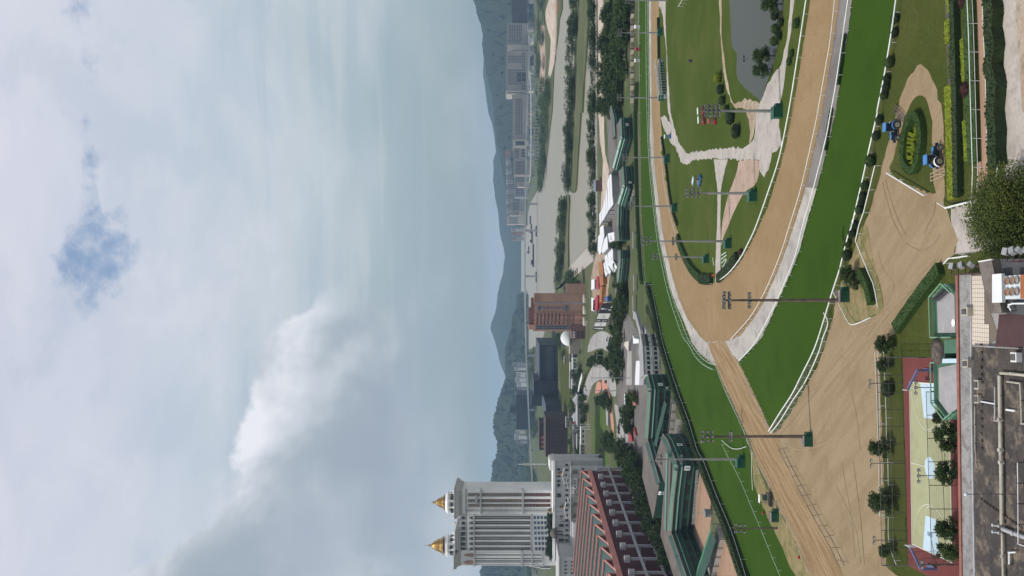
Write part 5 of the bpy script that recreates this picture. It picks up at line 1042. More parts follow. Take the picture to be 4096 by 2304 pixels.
# ---------------------------------------------------------------- red sawtooth building
mat('saw_pink', (.62, .27, .225), (.55, .235, .195), .2, rough=.8); mat('saw_teal', (.045, .085, .078), (.058, .10, .092), .1, rough=.5, c3=(.09, .14, .135), scale3=.3, amt3=.5, stretch=(1, .2, 1)); mat('saw_maroon', (.085, .030, .034), (.10, .038, .042), .1, rough=.85); mat('frame_grey', (.42, .41, .42), (.36, .35, .36), .15, rough=.85)
sw = thing('sawtooth_building', 'long dark red building with teal sawtooth roof and grey frame', 'building', (-110, 440, 0))
F0, F1 = Vector((-104.5, 515, 0)), Vector((-121, 345, 0)); ax = (F1 - F0).normalized(); back = Vector((-1, .10, 0)).normalized(); ZT = 24.0; NT_ = 12; DEP = 60; seg = (F1 - F0).length / NT_
MB().prism([F0, F1, F1 + back * DEP, F0 + back * DEP], 0, ZT - .2).build('wall', 'saw_maroon', sw)
MB().beam(F0 + Vector((.2, 0, ZT + .7)), F1 + Vector((.2, 0, ZT + .7)), 1.0, 2.4).build('parapet', 'saw_pink', sw)
for i in range(NT_):
    a, b = F0 + ax * seg * i + Vector((0, 0, ZT)), F0 + ax * seg * (i + 1) + Vector((0, 0, ZT)); up = Vector((0, 0, 5.2)); D_ = back * DEP + Vector((0, 0, 4.5)); ins = back * 1.0
    MB().quad(a + up + ins, b + ins, b + D_, a + up + D_).build('roof_slope', 'saw_teal', sw)
    MB().beam(a + up + Vector((0, -.3, .3)), a + up + D_ + Vector((0, -.3, .2)), .7, .6).build('ridge_beam', 'saw_pink', sw)
    MB().add([a + back * .4, b + back * .4, a + up + back * .4], [(0, 1, 2)]).build('gable', 'saw_maroon', sw)
    MB().beam(a + up + back * .2, b + back * .2 + Vector((0, 0, .3)), .5, .5).build('gable_edge', 'saw_pink', sw); MB().beam(a + back * .2, a + up + back * .2, .5, .5).build('gable_post', 'saw_pink', sw)
    MB().quad(a + D_ + up, a + D_, b + D_, b + D_).build('end_slope', 'saw_pink', sw) if False else None
    q = a.lerp(b, .5); q.z = 0; out = Vector((3.2, -.3, 0))
    MB().box(q + out + Vector((0, 0, 9.6)), (1.0, 1.1, 19.2)).build('column', 'frame_grey', sw); MB().box(q + out + Vector((0, 0, 20.4)), (2.6, 2.2, 2.4)).build('capital', 'frame_grey', sw)
    for zc in (6.5, 13.0): MB().beam(q + Vector((0, 0, zc)), q + out + Vector((0, 0, zc)), .7, .7).build('bracket', 'frame_grey', sw)
for zc in (7, 14.5): MB().beam(F0 + Vector((3.2, -.3, zc)), F1 + Vector((3.2, -.3, zc)), .9, .9).build('beam', 'frame_grey', sw)
aw = thing('awning_row', 'row of pale blue and grey shop awnings under the street trees', 'awnings', at('J', 690, 800))
for k in range(9):
    a, b = at('J', 640 + k * 28, 400 + k * 118, 3), at('J', 640 + (k + .85) * 28, 400 + (k + .85) * 118, 3); MB().beam(a, b, 4.5, .25).build('awning', ('pale_wall', 'glass_blue', 'glass_blue', 'grey_wall', 'pale_wall', 'glass_blue', 'roof_brown', 'grey_wall', 'glass_blue')[k], aw)
for k in range(2):
    a, b = at('J', 800 + k * 130, 690 + k * 480, 3), at('J', 900 + k * 110, 960 + k * 480, 3); P = [a.lerp(b, t / 8) for t in range(9)]; o = thing('flat_roof_row', ('upper', 'lower')[k] + ' row of flat grey roof panels behind the longest stand', 'roofs', Vector((a.x, a.y, 0)))
    for u, v in zip(P, P[1:]): MB().beam(u, u.lerp(v, .94), 5, .3).build('roof_panel', 'grey_wall', o); MB().tube((u.x, u.y, 0), u, .15).build('post', 'dark_rail', o)
for k, sp in enumerate(('J 925,1055 935,1075 975,1190 955,1180', 'J 960,1180 975,1190 1000,1330 985,1310')): slab('white_truck', ('upper', 'lower')[k] + ' long white truck in the lane behind the longest stand', 'truck', sp, 3.2, 'white_paint', 'white_paint')
for k, (x, y) in enumerate(((875, 580), (870, 600))): slab('rooftop_unit', ('first', 'second')[k] + ' white rooftop unit behind the longest stand', 'rooftop unit', 'J %d,%d %d,%d %d,%d %d,%d' % (x, y - 14, x + 22, y - 14, x + 22, y, x, y), 9.5, 'white_paint', 'white_paint')
# ---------------------------------------------------------------- domed resort towers
mat('resort_white', (.80, .79, .76), (.72, .71, .685), .05, rough=.7); mat('resort_grey', (.50, .495, .49), (.43, .425, .42), .06, rough=.8); mat('bronze_glass', (.24, .19, .13), (.17, .135, .095), .05, rough=.35, spec=.5, c3=(.22, .18, .13), scale3=.1); mat('copper_glass', (.16, .07, .05), (.11, .05, .04), .2, rough=.4, spec=.5); mat('gold', (.50, .31, .09), (.40, .24, .07), .3, rough=.32, metal=.85); mat('dark_strip', (.11, .098, .082), (.16, .145, .12), .1, rough=.4, spec=.5, stretch=(1, 1, .2)); mat('gold_dark', (.10, .065, .03), (.16, .10, .04), .5, rough=.5, metal=.5)
GD = 700
def gx(y): return (1152 - (1850 + y / 3.191)) / FPX * GD
def gz(x): return CAM_H - (1650 + x / 3.191 - 2048) / FPX * GD
def gb(mb, ya, yb, xa, xb, dy=0.0, th=1.0):
    """box on the resort front: rows ya..yb and columns xa..xb of window P5; front face dy metres before the wall line"""
    x0, x1 = sorted((gx(ya), gx(yb))); z0, z1 = sorted((gz(xa), gz(xb)))
    return mb.box(((x0 + x1) / 2, GD - dy + th / 2, (z0 + z1) / 2), (x1 - x0, th, z1 - z0))
gt = thing('resort_hotel', 'white resort hotel with ribbed facade and two golden domes', 'hotel', (gx(800), GD, 0))
gb(MB(), 355, 645, 560, 2160, 3, 34).build('wing', 'resort_white', gt); gb(MB(), 645, 1110, 600, 2160, 0, 30).build('centre_wall', 'resort_grey', gt); gb(MB(), 1110, 1300, 560, 2160, 3, 34).build('wing', 'resort_white', gt)
for ya, yb in ((378, 418), (456, 494), (514, 552)):
    gb(MB(), ya, yb, 712, 1395, 3.15, .5).build('window_strip', 'bronze_glass', gt); gb(MB(), ya, yb, 1420, 1760, 3.15, .5).build('window_strip', 'copper_glass', gt)
for ya, yb in ((575, 585), (600, 610), (425, 448), (500, 510), (560, 570)): gb(MB(), ya, yb, 690, 1760, 3.9, 1.2).build('column', 'resort_white', gt)
for ya, yb in ((588, 597), (613, 620)): gb(MB(), ya, yb, 690, 1750, 3.15, .5).build('shadow_gap', 'dark_strip', gt)
for xa, xb, e in ((862, 882, 6), (1396, 1420, 6), (672, 684, 8)): gb(MB(), 340 - e, 645, xa, xb, 4.6, 8).build('string_course', 'resort_grey', gt)
gb(MB(), 402, 512, 800, 832, 5.2, 3).build('balcony', 'resort_grey', gt)
for i in range(7):
    y = 661 + i * 66; gb(MB(), y - 9, y + 9, 790, 1505, 2.4, 2.6).build('fin', 'resort_white', gt); gb(MB(), y + 12, y + 54, 800, 1500, .2, .5).build('window_strip', 'dark_strip', gt)
    gb(MB(), y + 28, y + 34, 800, 1500, .9, 1).build('thin_fin', 'resort_grey', gt)
    c = Vector((gx(y + 38), GD - .3, gz(775))); r_ = 1.9; ar = MB(); ap = [(c.x - 1.2, c.z), (c.x + 1.2, c.z), (c.x + 1.2, c.z + 1.4), (c.x + .75, c.z + 2.4), (c.x, c.z + 3.3), (c.x - .75, c.z + 2.4), (c.x - 1.2, c.z + 1.4)]
    ar.add([(u, GD - 1.75, v) for u, v in ap], [tuple(range(7))]).build('arch_window', 'dark_strip', gt)
    gb(MB(), y + 20, y + 58, 628, 668, .9, .5).build('window', 'window_dark', gt); gb(MB(), y + 10, y + 18, 600, 690, 1.6, 1.2).build('pier', 'resort_white', gt)
    for j in range(5):
        if 1545 + j * 44 + i * 4 < 1730: gb(MB(), y + 14, y + 52, 1545 + j * 44 + i * 3, 1575 + j * 44 + i * 3, 2.1, .5).build('balcony_opening', 'glass_blue', gt)
gb(MB(), 655, 1110, 700, 785, 1.6, 2).build('arcade_band', 'resort_white', gt); gb(MB(), 650, 1115, 780, 796, 2.8, 3).build('string_course', 'resort_grey', gt); gb(MB(), 650, 1115, 1505, 1535, 2.2, 3).build('string_course', 'resort_grey', gt); gb(MB(), 650, 1115, 1535, 1750, 1.8, 2).build('lower_front', 'resort_white', gt)
for ya, yb in ((1135, 1150), (1172, 1200), (1216, 1228), (1258, 1275), (1285, 1296)): gb(MB(), ya, yb, 700 if ya < 1200 else 650, 1660, 3.9, 1.2).build('column', 'resort_white', gt)
for ya, yb in ((1152, 1168), (1203, 1212), (1232, 1240), (1248, 1256)): gb(MB(), ya, yb, 810, 1650, 3.2, .5).build('window_strip', 'dark_strip', gt)
for (ya, yb) in ((1140, 1185), (1228, 1282)): 
    c = (gx((ya + yb) / 2)); w_ = abs(gx(ya) - gx(yb)) / 2; z0, z1 = gz(778), gz(645); MB().add([(c - w_, GD - 4.1, z0), (c + w_, GD - 4.1, z0), (c + w_, GD - 4.1, z0 + (z1 - z0) * .45), (c, GD - 4.1, z1), (c - w_, GD - 4.1, z0 + (z1 - z0) * .45)], [(0, 1, 2, 3, 4)]).build('arch_window', 'hotel_brown', gt)
for xa, xb in ((782, 800), (1385, 1408), (1515, 1532), (1650, 1668)): gb(MB(), 1108, 1308, xa, xb, 4.8, 8).build('string_course', 'resort_grey', gt)
def cornice(ya, yb, x0, x1, cx_):
    for k, (e, xa, xb) in enumerate(((0, x1, x1 + 30), (10, x1 - 18, x1), (26, x0 + 8, x1 - 18), (38, x0, x0 + 8))): gb(MB(), ya - e, yb + e, xa, xb, 4 + e * .12, 36 + e * .2).build('cornice', 'resort_white' if k % 2 else 'resort_grey', gt)
cornice(345, 660, 535, 600, 0); cornice(1110, 1300, 530, 585, 0); cornice(880, 1110, 545, 585, 0)
def drum(yc, w_, xb, xt, n=8):
    c = Vector((gx(yc), GD + 8, gz(xb))); R_ = w_ / 3.191 / FPX * GD / 2; h = gz(xt) - gz(xb)
    MB().lathe([(R_ * .74, 0), (R_ * .74, h * .55), (R_ * .98, h * .62), (R_ * .98, h * .72), (R_ * .62, h)], c, n, .39).build('drum', 'resort_white', gt)
    for k in range(n):
        t = k * 2 * math.pi / n; MB().box(c + Vector((R_ * .70 * math.cos(t), R_ * .70 * math.sin(t), h * .26)), (R_ * .34, R_ * .34, h * .30), t).build('drum_window', 'window_dark', gt)
    return c + Vector((0, 0, h)), R_
def dome(yc, w_, xb, xt, xs):
    c = Vector((gx(yc), GD + 8, gz(xb))); R_ = w_ / 3.191 / FPX * GD / 2; h = gz(xt) - gz(xb); pf = [(R_, 0), (R_ * .80, h * .10), (R_ * .66, h * .28), (R_ * .58, h * .46), (R_ * .46, h * .64), (R_ * .28, h * .82), (R_ * .10, h * .95), (.1, h)]
    MB().lathe(pf, c, 8, .39).build('gold_dome', 'gold', gt); ribs = MB()
    for k in range(8):
        t = k * math.pi / 4
        for j in range(6):
            (ra, za), (rb, zb) = pf[j], pf[j + 1]; f = .925; a0, a1 = t - .26, t + .26; q = [c + Vector((ra * f * math.cos(a0), ra * f * math.sin(a0), za + h * .02)), c + Vector((ra * f * math.cos(a1), ra * f * math.sin(a1), za + h * .02)), c + Vector((rb * f * math.cos(t), rb * f * math.sin(t), za + (zb - za) * .7))]; q = [p + (p - c).normalized() * .18 for p in q]
            ribs.add(q, [(0, 1, 2)])
    ribs.build('dome_lattice', 'gold_dark', gt); MB().lathe([(.1, 0), (.9, .7), (.9, 1.4), (.1, 2)], c + Vector((0, 0, h - .4)), 8).build('finial', 'gold', gt); MB().tube(c + Vector((0, 0, h)), Vector((c.x, c.y, gz(xs))), .25, .08).build('spire', 'gold_dark', gt)
drum(540, 300, 535, 405); drum(1090, 290, 530, 395); dome(540, 210, 402, 268, 215); dome(1095, 260, 388, 215, 118)
# podium
pd = thing('resort_podium', 'grey white resort podium with arches, canopies and gold lettering', 'building', (gx(700), GD - 20, 0))
gb(MB(), -95, 1150, 1800, 2400, 22, 26).build('wall', 'resort_grey', pd); gb(MB(), 1150, 1700, 1870, 2400, 22, 26).build('lower_wall', 'resort_grey', pd); gb(MB(), -95, 1150, 1775, 1802, 23.5, 29).build('parapet', 'resort_white', pd); gb(MB(), -40, 960, 1985, 2400, 30, 20).build('lower_storey', 'resort_grey', pd)
gb(MB(), -95, 30, 1735, 1780, 22, 24).build('corner_block', 'resort_white', pd)
for y in (10, 108, 162, 208): gb(MB(), y - 17, y + 17, 1828, 1866, 22.4, .8).build('arch_window', 'window_dark', pd)
for y in (706, 885, 1000): gb(MB(), y - 18, y + 18, 1850, 1910, 22.4, .8).build('window', 'window_dark', pd)
gb(MB(), 775, 825, 1815, 1900, 22.4, .8).build('tall_window', 'glass_blue', pd); gb(MB(), 585, 630, 1860, 1900, 22.4, .8).build('round_emblem', 'gold_dark', pd); gb(MB(), 310, 370, 1825, 1875, 22.4, .8).build('terrace_opening', 'window_dark', pd)
for y in (420, 550, 15): gb(MB(), y - 24, y + 24, 2010, 2070, 30.4, .8).build('arch_window', 'bronze_glass', pd)
for k, y in enumerate((60, 735, 835, 920, 655)): gb(MB(), y - 3, y + 3, 1870 if k else 1990, 1985 if k else 2060, 22.6, .8).build('groove', 'dark_strip', pd)
for ya, yb, x in ((-30, 155, 1905), (380, 570, 1930), (30, 215, 1955), (310, 380, 1975), (420, 620, 1980)): 
    a, b = Vector((gx(ya), GD - 32, gz(x))), Vector((gx(yb), GD - 32, gz(x))); m_ = (a + b) / 2 + Vector((0, -1, 1.6)); MB().beam(a, m_, 4, .5).beam(m_, b, 4, .5).build('white_canopy', 'white_paint', pd)
gb(MB(), 95, 325, 2020, 2066, 31, 1.0).build('sign_board', 'resort_white', pd)
text('GALAXY', 'sign_lettering', (gx(212), GD - 31.4, gz(2040)), 3.3, 'black_panel', pd, .15)
for ya, yb in ((100, 200), (220, 320), (600, 640)): gb(MB(), ya, yb, 2088, 2108, 31, .6).build('low_window', 'window_dark', pd)
for yc, xb, w_, nm in ((510, 1760, 70, 'small_dome'), (470, 1905, 60, 'small_dome'), (55, 1880, 60, 'small_dome')):
    c = Vector((gx(yc), GD - 24, gz(xb))); R_ = w_ / 3.191 / FPX * GD / 2; MB().lathe([(R_, 0), (R_ * .7, R_ * .4), (R_ * .4, R_ * 1.2), (.1, R_ * 1.8)], c, 8).build(nm, 'gold_dark', pd)
gb(MB(), 620, 1040, 2010, 2060, 36, 8).build('entrance_roof', 'white_paint', pd); st = MB(); c = Vector((gx(800), GD - 23, gz(1770))); st.lathe([(4.5, -3), (4, -.5), (2.2, 1.2), (.4, 2.0)], c, 6); st.build('pavilion_roof', 'roof_brown', pd, True)
for y in range(-70, 1140, 62):
    gb(MB(), y - 5, y + 5, 1806, 1985 if y < 960 else 2150, 22.9, 1.0).build('pilaster', 'resort_grey', pd)
    gb(MB(), y + 20, y + 42, 1930, 1965, 22.3, .6).build('window', 'window_dark', pd)
for y in range(-20, 950, 48): gb(MB(), y - 8, y + 8, 2120, 2150, 30.3, .6).build('low_window', 'window_dark', pd); gb(MB(), y + 20, y + 24, 1990, 2150, 30.6, .8).build('pilaster', 'resort_grey', pd)
for xa in (1985,): gb(MB(), -95, 1150, xa, xa + 6, 23.2, 1.4).build('string_course', 'resort_white', pd)
for y in (380, 560, 880, 1095, 1290, 350, 640, 700, 760, 940, 1000):
    q = Vector((gx(y), GD - 3, gz(545))); MB().lathe([(.9, -1), (1.0, .4), (.3, 2.2), (.05, 4.2)], q, 6).build('pinnacle', 'resort_white', gt)
for i in range(15): gb(MB(), 668 + i * 29.5, 671 + i * 29.5, 800, 1500, 1.3, 1.2).build('rib', 'resort_white', gt)
for y in (1160, 1190, 1245, 1265): gb(MB(), y - 2, y + 2, 800, 1660, 3.7, 1).build('rib', 'resort_white', gt)
for k in range(24): gb(MB(), 1150, 1290, 830 + k * 34, 833 + k * 34, 3.4, .5).build('floor_line', 'resort_grey', gt); gb(MB(), 376, 554, 730 + k * 42, 733 + k * 42, 3.4, .5).build('floor_line', 'resort_grey', gt)
for k in range(4): gb(MB(), 1296 + k * 9, 1310 + k * 12, 1420 + k * 70, 1760, 2, 30 - k * 3).build('stepped_wing', 'resort_white', gt)
for i in range(22): 
    p = Vector((gx(620 + i * 24 + rnd.uniform(-8, 8)), GD - 14 + rnd.uniform(-4, 4), gz(1790))); tree(rnd.choice(('t0', 't3')), p, rnd.uniform(4, 7), rnd.uniform(5, 8), 'planted tree on the terrace of the resort podium', 'trees on the podium terrace')
facade('plain_annex', 'plain grey annex below the red sawtooth roof end', 'building', 640, 2230, 2420, 2240, 40, 'resort_grey', [(2, 4, 2240, 2300, 2250, 2300, .3, .4)])

# low town blocks and roads packed between the long lawn, the maroon block and the hotel
TB = [(2300, 1480, 16, 5), (2296, 1500, 12, 4), (2302, 1520, 18, 6), (2304, 1545, 14, 4), (2298, 1412, 14, 5), (2306, 1430, 18, 4), (2310, 1455, 12, 5), (2316, 1755, 18, 6), (2330, 1768, 14, 5), (2342, 1745, 16, 4), (2322, 1785, 20, 6), (2340, 1800, 12, 4), (2318, 1818, 14, 5), (2290, 1660, 10, 4), (2282, 1690, 12, 5), (2312, 1705, 12, 4), (2262, 1372, 12, 4), (2268, 1440, 8, 3)]
for i, (x, y, w_, h) in enumerate(TB):
    p = at('S', x, y); o = thing('town_block', 'low pale town block among the trees beyond the curved road', 'building', p, 'low town blocks beyond the curved road')
    MB().box((p.x, p.y + 5, h / 2), (w_, 10, h)).build('wall', ('pale_wall', 'grey_wall', 'campus_wall')[i % 3], o); MB().box((p.x, p.y + 5, h + .2), (w_ + .8, 10.8, .4)).build('roof', ('pale_wall', 'roof_brown', 'grey_wall')[i % 3], o)
    for k in range(3): MB().box((p.x + (k - 1) * w_ * .3, p.y - .05, h * .55), (w_ * .16, .3, h * .35)).build('window', 'window_dark', o)
for i in range(16):
    y = -30 + i * 42 + rnd.uniform(-8, 8); facade('waterfront_block', 'low pale block on the waterfront below the campus', 'building', 2850, y, y + rnd.uniform(18, 36), 2112 + rnd.uniform(-3, 6), 30, rnd.choice(('grey_wall', 'pale_wall', 'glass_blue', 'campus_wall')), [(2, 5, y + 2, y + 17, 2118, 2130, .6, .5)], 'low blocks on the waterfront')
sp = [(rnd.choice(('t3', 't0', 't1', 't2')), at('S', rnd.uniform(2288, 2330), rnd.uniform(1390, 1860)), rnd.uniform(3.5, 6.5), rnd.uniform(7, 12)) for i in range(90)] + [(rnd.choice(('t3', 't0', 't1')), at('S', rnd.uniform(2232, 2262), rnd.uniform(1340, 1420)), rnd.uniform(5, 8), rnd.uniform(12, 18)) for i in range(16)]
grove('town_trees', 'dense small trees between the low town blocks', sp)
sp = [(rnd.choice(('t3', 't0', 't1')), at('S', rnd.uniform(2140, 2190), rnd.uniform(-20, 700)), rnd.uniform(6, 11), rnd.uniform(25, 45)) for i in range(70)]
grove('waterfront_trees', 'loose dark trees along the waterfront below the campus', sp)

cr = Vector(((1152 - 1857) / FPX * 1800, 1800, 0)); o = thing('site_crane', 'tall white and yellow site mast beside the resort tower', 'mast', cr)
MB().box((cr.x, cr.y, 20), (2.4, 2.4, 40)).build('mast', 'white_paint', o); MB().box((cr.x, cr.y, 38), (4.5, 3, 14)).build('yellow_cage', 'cream_wall', o); MB().box((cr.x, cr.y, 50), (1.6, 1.6, 12)).build('tip', 'white_paint', o)
# ---------------------------------------------------------------- ball court
mat('court_red', (0.1399, 0.0357, 0.0324), (0.1577, 0.0433, 0.038), .15, rough=.85, c3=(0.1131, 0.0306, 0.0268), scale3=.4, amt3=.5, grain=0.08, gscale=3); mat('court_green', (0.3256, 0.3266, 0.19), (0.3552, 0.355, 0.2128), .2, rough=.85, c3=(0.2664, 0.2627, 0.152), scale3=.3, amt3=.5, grain=0.08, gscale=3); mat('court_blue', (.44, .56, .64), (.48, .60, .68), .3, rough=.85); mat('court_line', (.68, .68, .58), rough=.8); mat('hoop_blue', (.13, .14, .27), rough=.5)
sheet('court_surround', pts('H 1018,262 1800,262 I 1800,1500 1330,1449 1078,1320 1062,600'), .06, 'court_red')
FR, FL, NL = at('H', 1110, 575), at('I', 1132, 1040), at('I', 1645, 1280); NR = FR + (NL - FL)
eL = (FL - FR); Lc = eL.length; eL.normalize(); eW = (NR - FR); Wc = eW.length; eW.normalize()
def cp(u, v, z=0): return FR + eL * (u * Lc) + eW * (v * Wc) + Vector((0, 0, z))
court = sheet('ball_court', [cp(0, 0), cp(1, 0), cp(1, 1), cp(0, 1)], .085, 'court_green')
cU, cV = 1 / Lc, 1 / Wc; rr_ = 1.8
sheet('court_key', [cp(0, .5 - 3 * cV), cp(0, .5 + 3 * cV), cp(5.8 * cU, .5 + 1.8 * cV), cp(5.8 * cU, .5 - 1.8 * cV)], .11, 'court_blue', None, court); sheet('court_key', [cp(1, .5 - 3 * cV), cp(1, .5 + 3 * cV), cp(1 - 5.8 * cU, .5 + 1.8 * cV), cp(1 - 5.8 * cU, .5 - 1.8 * cV)], .11, 'court_blue', None, court)
sheet('centre_circle', [cp(.5, .5) + Vector((math.cos(t * .2618), math.sin(t * .2618), 0)) * rr_ for t in range(24)], .11, 'court_blue', None, court)
def line(P, w_=.09, z=.135): sheet('court_line', ribbon(P, w_), z, 'court_line', None, court)
line([cp(0, 0), cp(1, 0)], .14); line([cp(1, 0), cp(1, 1)], .14); line([cp(0, 0), cp(0, 1)], .14); line([cp(0, 1), cp(1, 1)], .14); line([cp(.5, 0), cp(.5, .44)]); line([cp(.5, .56), cp(.5, 1)])
for s_, u0 in ((1, 0), (-1, 1)):
    line([cp(u0 + s_ * (1.6 + 6.25 * math.sin(t * math.pi / 20)) * cU, .5 - 6.25 * math.cos(t * math.pi / 20) * cV) for t in range(21)]); line([cp(u0 + s_ * (5.8 + 1.8 * math.sin(t * math.pi / 12)) * cU, .5 - 1.8 * math.cos(t * math.pi / 12) * cV) for t in range(13)])
for s_, u0, lab in ((1, 0, 'purple basketball hoop at the upper end of the court'), (-1, 1, 'purple basketball hoop at the lower end of the court')):
    b = cp(u0 - s_ * 2.2 * cU, .62, .06); o = thing('basketball_hoop', lab, 'hoop', b); t = cp(u0 - s_ * 1.4 * cU, .5, 3.2); f = cp(u0 + s_ * 1.1 * cU, .5, 3.6)
    MB().beam(b, b + Vector((0, 0, 2.6)), .35, .35).build('post', 'hoop_blue', o); MB().beam(b + Vector((0, 0, 2.6)), f, .3, .3).build('arm', 'hoop_blue', o); MB().beam(b + Vector((0, 0, .15)), b + eW * -3 + Vector((0, 0, .15)), .5, .3).build('base', 'hoop_blue', o)
    MB().beam(f - eW * .9 - Vector((0, 0, .1)), f + eW * .9 - Vector((0, 0, .1)), .08, 1.1).build('backboard', 'white_paint', o)
mat('fence_mesh', (.05, .07, .05), rough=.8, trans=.86)
def fence(label, spec, h, step, mids=(.5,), P=None):
    P = P or pts(spec); o = thing('wire_fence', label, 'fence', P[0])
    for a, b in zip(P, P[1:]):
        for z in (h,) + tuple(h * m_ for m_ in mids): MB().tube(a + Vector((0, 0, z)), b + Vector((0, 0, z)), .045, n=5).build('rail', 'dark_rail', o)
        MB().quad(a + Vector((0, 0, .05)), b + Vector((0, 0, .05)), b + Vector((0, 0, h)), a + Vector((0, 0, h))).build('mesh', 'fence_mesh', o)
    for p in resample(P, step): link('post', postmesh(h, .06, 'dark_rail'), o, Vector((p.x, p.y, 0)) - P[0])
fence('tall wire fence between the court and the sand yard', 'H 1010,265 1045,1449 I 1050,0 1075,1320', 4.6, 3.0, (.55,))
fence('tall wire fence across the upper end of the court', 'H 1015,250 1560,262', 4.2, 3.4, (.5,)); fence('tall wire fence between the court and the terrace wall', 'I 1800,-600 1735,1300 ', 4.4, 3.6, (.5,), [at('H', 1680, 700), at('H', 1700, 1449), at('I', 1720, 700), at('I', 1740, 1320)]); fence('wire fence across the lower end of the court', 'I 1078,1320 1745,1310', 4.2, 3.4)
def spot(label, base, tip, heads, m='dark_rail'):
    p = base; o = thing('court_light', label, 'court light', p); MB().tube(p, tip, .07).build('pole', m, o); n = heads
    for k in range(n):
        q = tip + Vector(((k - (n - 1) / 2) * .9, -.15, 0)); MB().box(q, (.46, .36, .4), .2 * k).build('lamp', 'lamp_dark', o); MB().box(q + Vector((0, -.24, .0)), (.38, .05, .3), .2 * k).build('lens', 'pale_wall', o)
    MB().beam(tip - Vector((.9, 0, 0)), tip + Vector((.9, 0, 0)), .07, .07).build('arm', m, o)
def lamp_at(label, r_, bx, y, tx, n):
    p = at(r_, bx, y); h = CAM_H - (src(r_, tx, y)[0] - 2048) / FPX * p.y; spot(label, p, p + Vector((0, 0, h)), n)
lamp_at('court floodlight on the yard side near the upper corner', 'H', 1022, 590, 590, 2); lamp_at('court floodlight on the yard side at mid court', 'I', 1045, 10, 600, 2); lamp_at('court floodlight on the yard side near the lower corner', 'I', 1060, 992, 635, 2); lamp_at('twin headed court floodlight over the upper blue key', 'H', 1470, 645, 1180, 3); lamp_at('triple headed court floodlight over the centre circle', 'I', 1560, 168, 1205, 3); lamp_at('court floodlight over the lower red corner', 'I', 1735, 1300, 1240, 2)
# ---------------------------------------------------------------- terraces and roof in front
mat('terrace_grey', (.34, .33, .33), (.29, .285, .29), .5, rough=.8, c3=(.25, .24, .24), scale3=1, amt3=.4); mat('terrace_green', (.13, .27, .17), (.16, .31, .20), .5, rough=.6); mat('floor_green', (.055, .13, .085), (.07, .15, .10), .6, rough=.8); mat('coping_red', (.25, .10, .075), (.30, .13, .10), .8, rough=.85); mat('deck_grey', (.21, .205, .20), (.28, .27, .26), .25, rough=.9, c3=(.11, .10, .095), scale3=.8, amt3=.7, stretch=(.4, 1.5, 1), grain=0.25, gscale=3)
mat('black_roof', (.070, .058, .050), (.045, .040, .038), .35, rough=.9, c3=(.20, .16, .12), scale3=.45, amt3=.75, grain=0.35, gscale=3); mat('tile_cream', (.62, .56, .48), (.52, .44, .34), .5, rough=.6, c3=(.34, .20, .08), scale3=.3, amt3=.5, grain=0.12, gscale=3); mat('grout', (.16, .13, .10), rough=.9); mat('stain_roof', (.17, .145, .125), (.11, .09, .08), .4, rough=.85, c3=(.25, .21, .18), scale3=.5, grain=0.2, gscale=3); mat('slate_floor', (.075, .078, .082), (.055, .058, .062), .4, rough=.85); mat('oxide_roof', (.062, .030, .030), (.075, .038, .036), .5, rough=.7); mat('ac_white', (.60, .66, .68), (.52, .58, .60), .6, rough=.5); mat('ac_rust', (.36, .12, .04), (.28, .10, .04), .8, rough=.8); mat('fan_grey', (.25, .26, .27), (.33, .26, .18), 1.5, rough=.6); mat('pipe_grey', (.40, .40, .41), (.32, .32, .33), .6, rough=.6, c3=(.24, .22, .20), scale3=.9); mat('pipe_cream', (.46, .43, .36), (.38, .35, .28), .6, rough=.6, c3=(.26, .20, .14), scale3=.9)
ZR = 9.0; ZT2 = 5.0
fr = thing('front_building', 'stained flat roofed building with red coping in the near corner', 'building', at('S', 3900, 1700))
far0, far1 = at('G', 1712, 640, ZR), at('I', 1752, 1600, ZR)
MB().prism([far0, far1, far1 + Vector((0, -70, 0)), Vector((far0.x, far0.y - 70, 0))], 0, ZR - .02).build('wall', 'deck_grey', fr)
MB().beam(far0 + Vector((0, -.3, .1)), far1 + Vector((0, -.3, .1)), .6, .25).build('coping', 'coping_red', fr)
def top(nm, spec, z, m, th=.4, parent=fr):
    return MB().prism(pts(spec, z), z - th, z).build(nm, m, parent)
top('deck', 'G 1742,640 1882,640 H 1885,700 1900,1449 I 1915,1600 1775,1600 H 1760,700', ZR + .1, 'deck_grey', .1)
top('wall_cap', 'G 1880,640 1893,640 H 1898,700 1912,1449 I 1925,1600 1910,1600 H 1896,1449 1884,700', ZR + .22, 'pipe_grey', .2)
top('grout_bed', 'G 1895,640 2080,640 2150,1150 2250,1449 H 2100,110 1898,100', ZR + .03, 'grout', .05)
tm = MB().box((0, 0, 0), (.52, .52, .06)).mesh('tile', 'tile_cream'); A = at('G', 1900, 655, ZR); B = at('H', 1902, 95, ZR); n_ = int((A - B).length / .56); tx_ = (B - A).normalized(); ty_ = Vector((-tx_.y, tx_.x, 0)); ty_ = -ty_ if ty_.y > 0 else ty_
for i in range(n_):
    for j in range(6 if i < n_ * .65 else 8):
        t = link('tile', tm, fr, A + tx_ * (i + .5) * .56 + ty_ * (j + .5) * .56 + Vector((0, 0, .08)) - Vector(fr.location)); t.rotation_euler = (0, 0, math.atan2(tx_.y, tx_.x))
top('stained_roof', 'U 335,310 570,258 755,1222 525,1236', ZR + 2.2, 'stain_roof', 2.2); top('roof_edge', 'U 325,292 566,252 572,268 330,312', ZR + 2.5, 'white_paint', .3); top('plant_floor', 'U 572,262 1400,240 1400,1300 757,1225', ZR + 1.2, 'slate_floor', 1.2); top('oxide_roof', 'U 705,1255 1400,1225 H 2900,120 2200,120 G 2240,1300', ZR + 1.0, 'oxide_roof', 1.0)
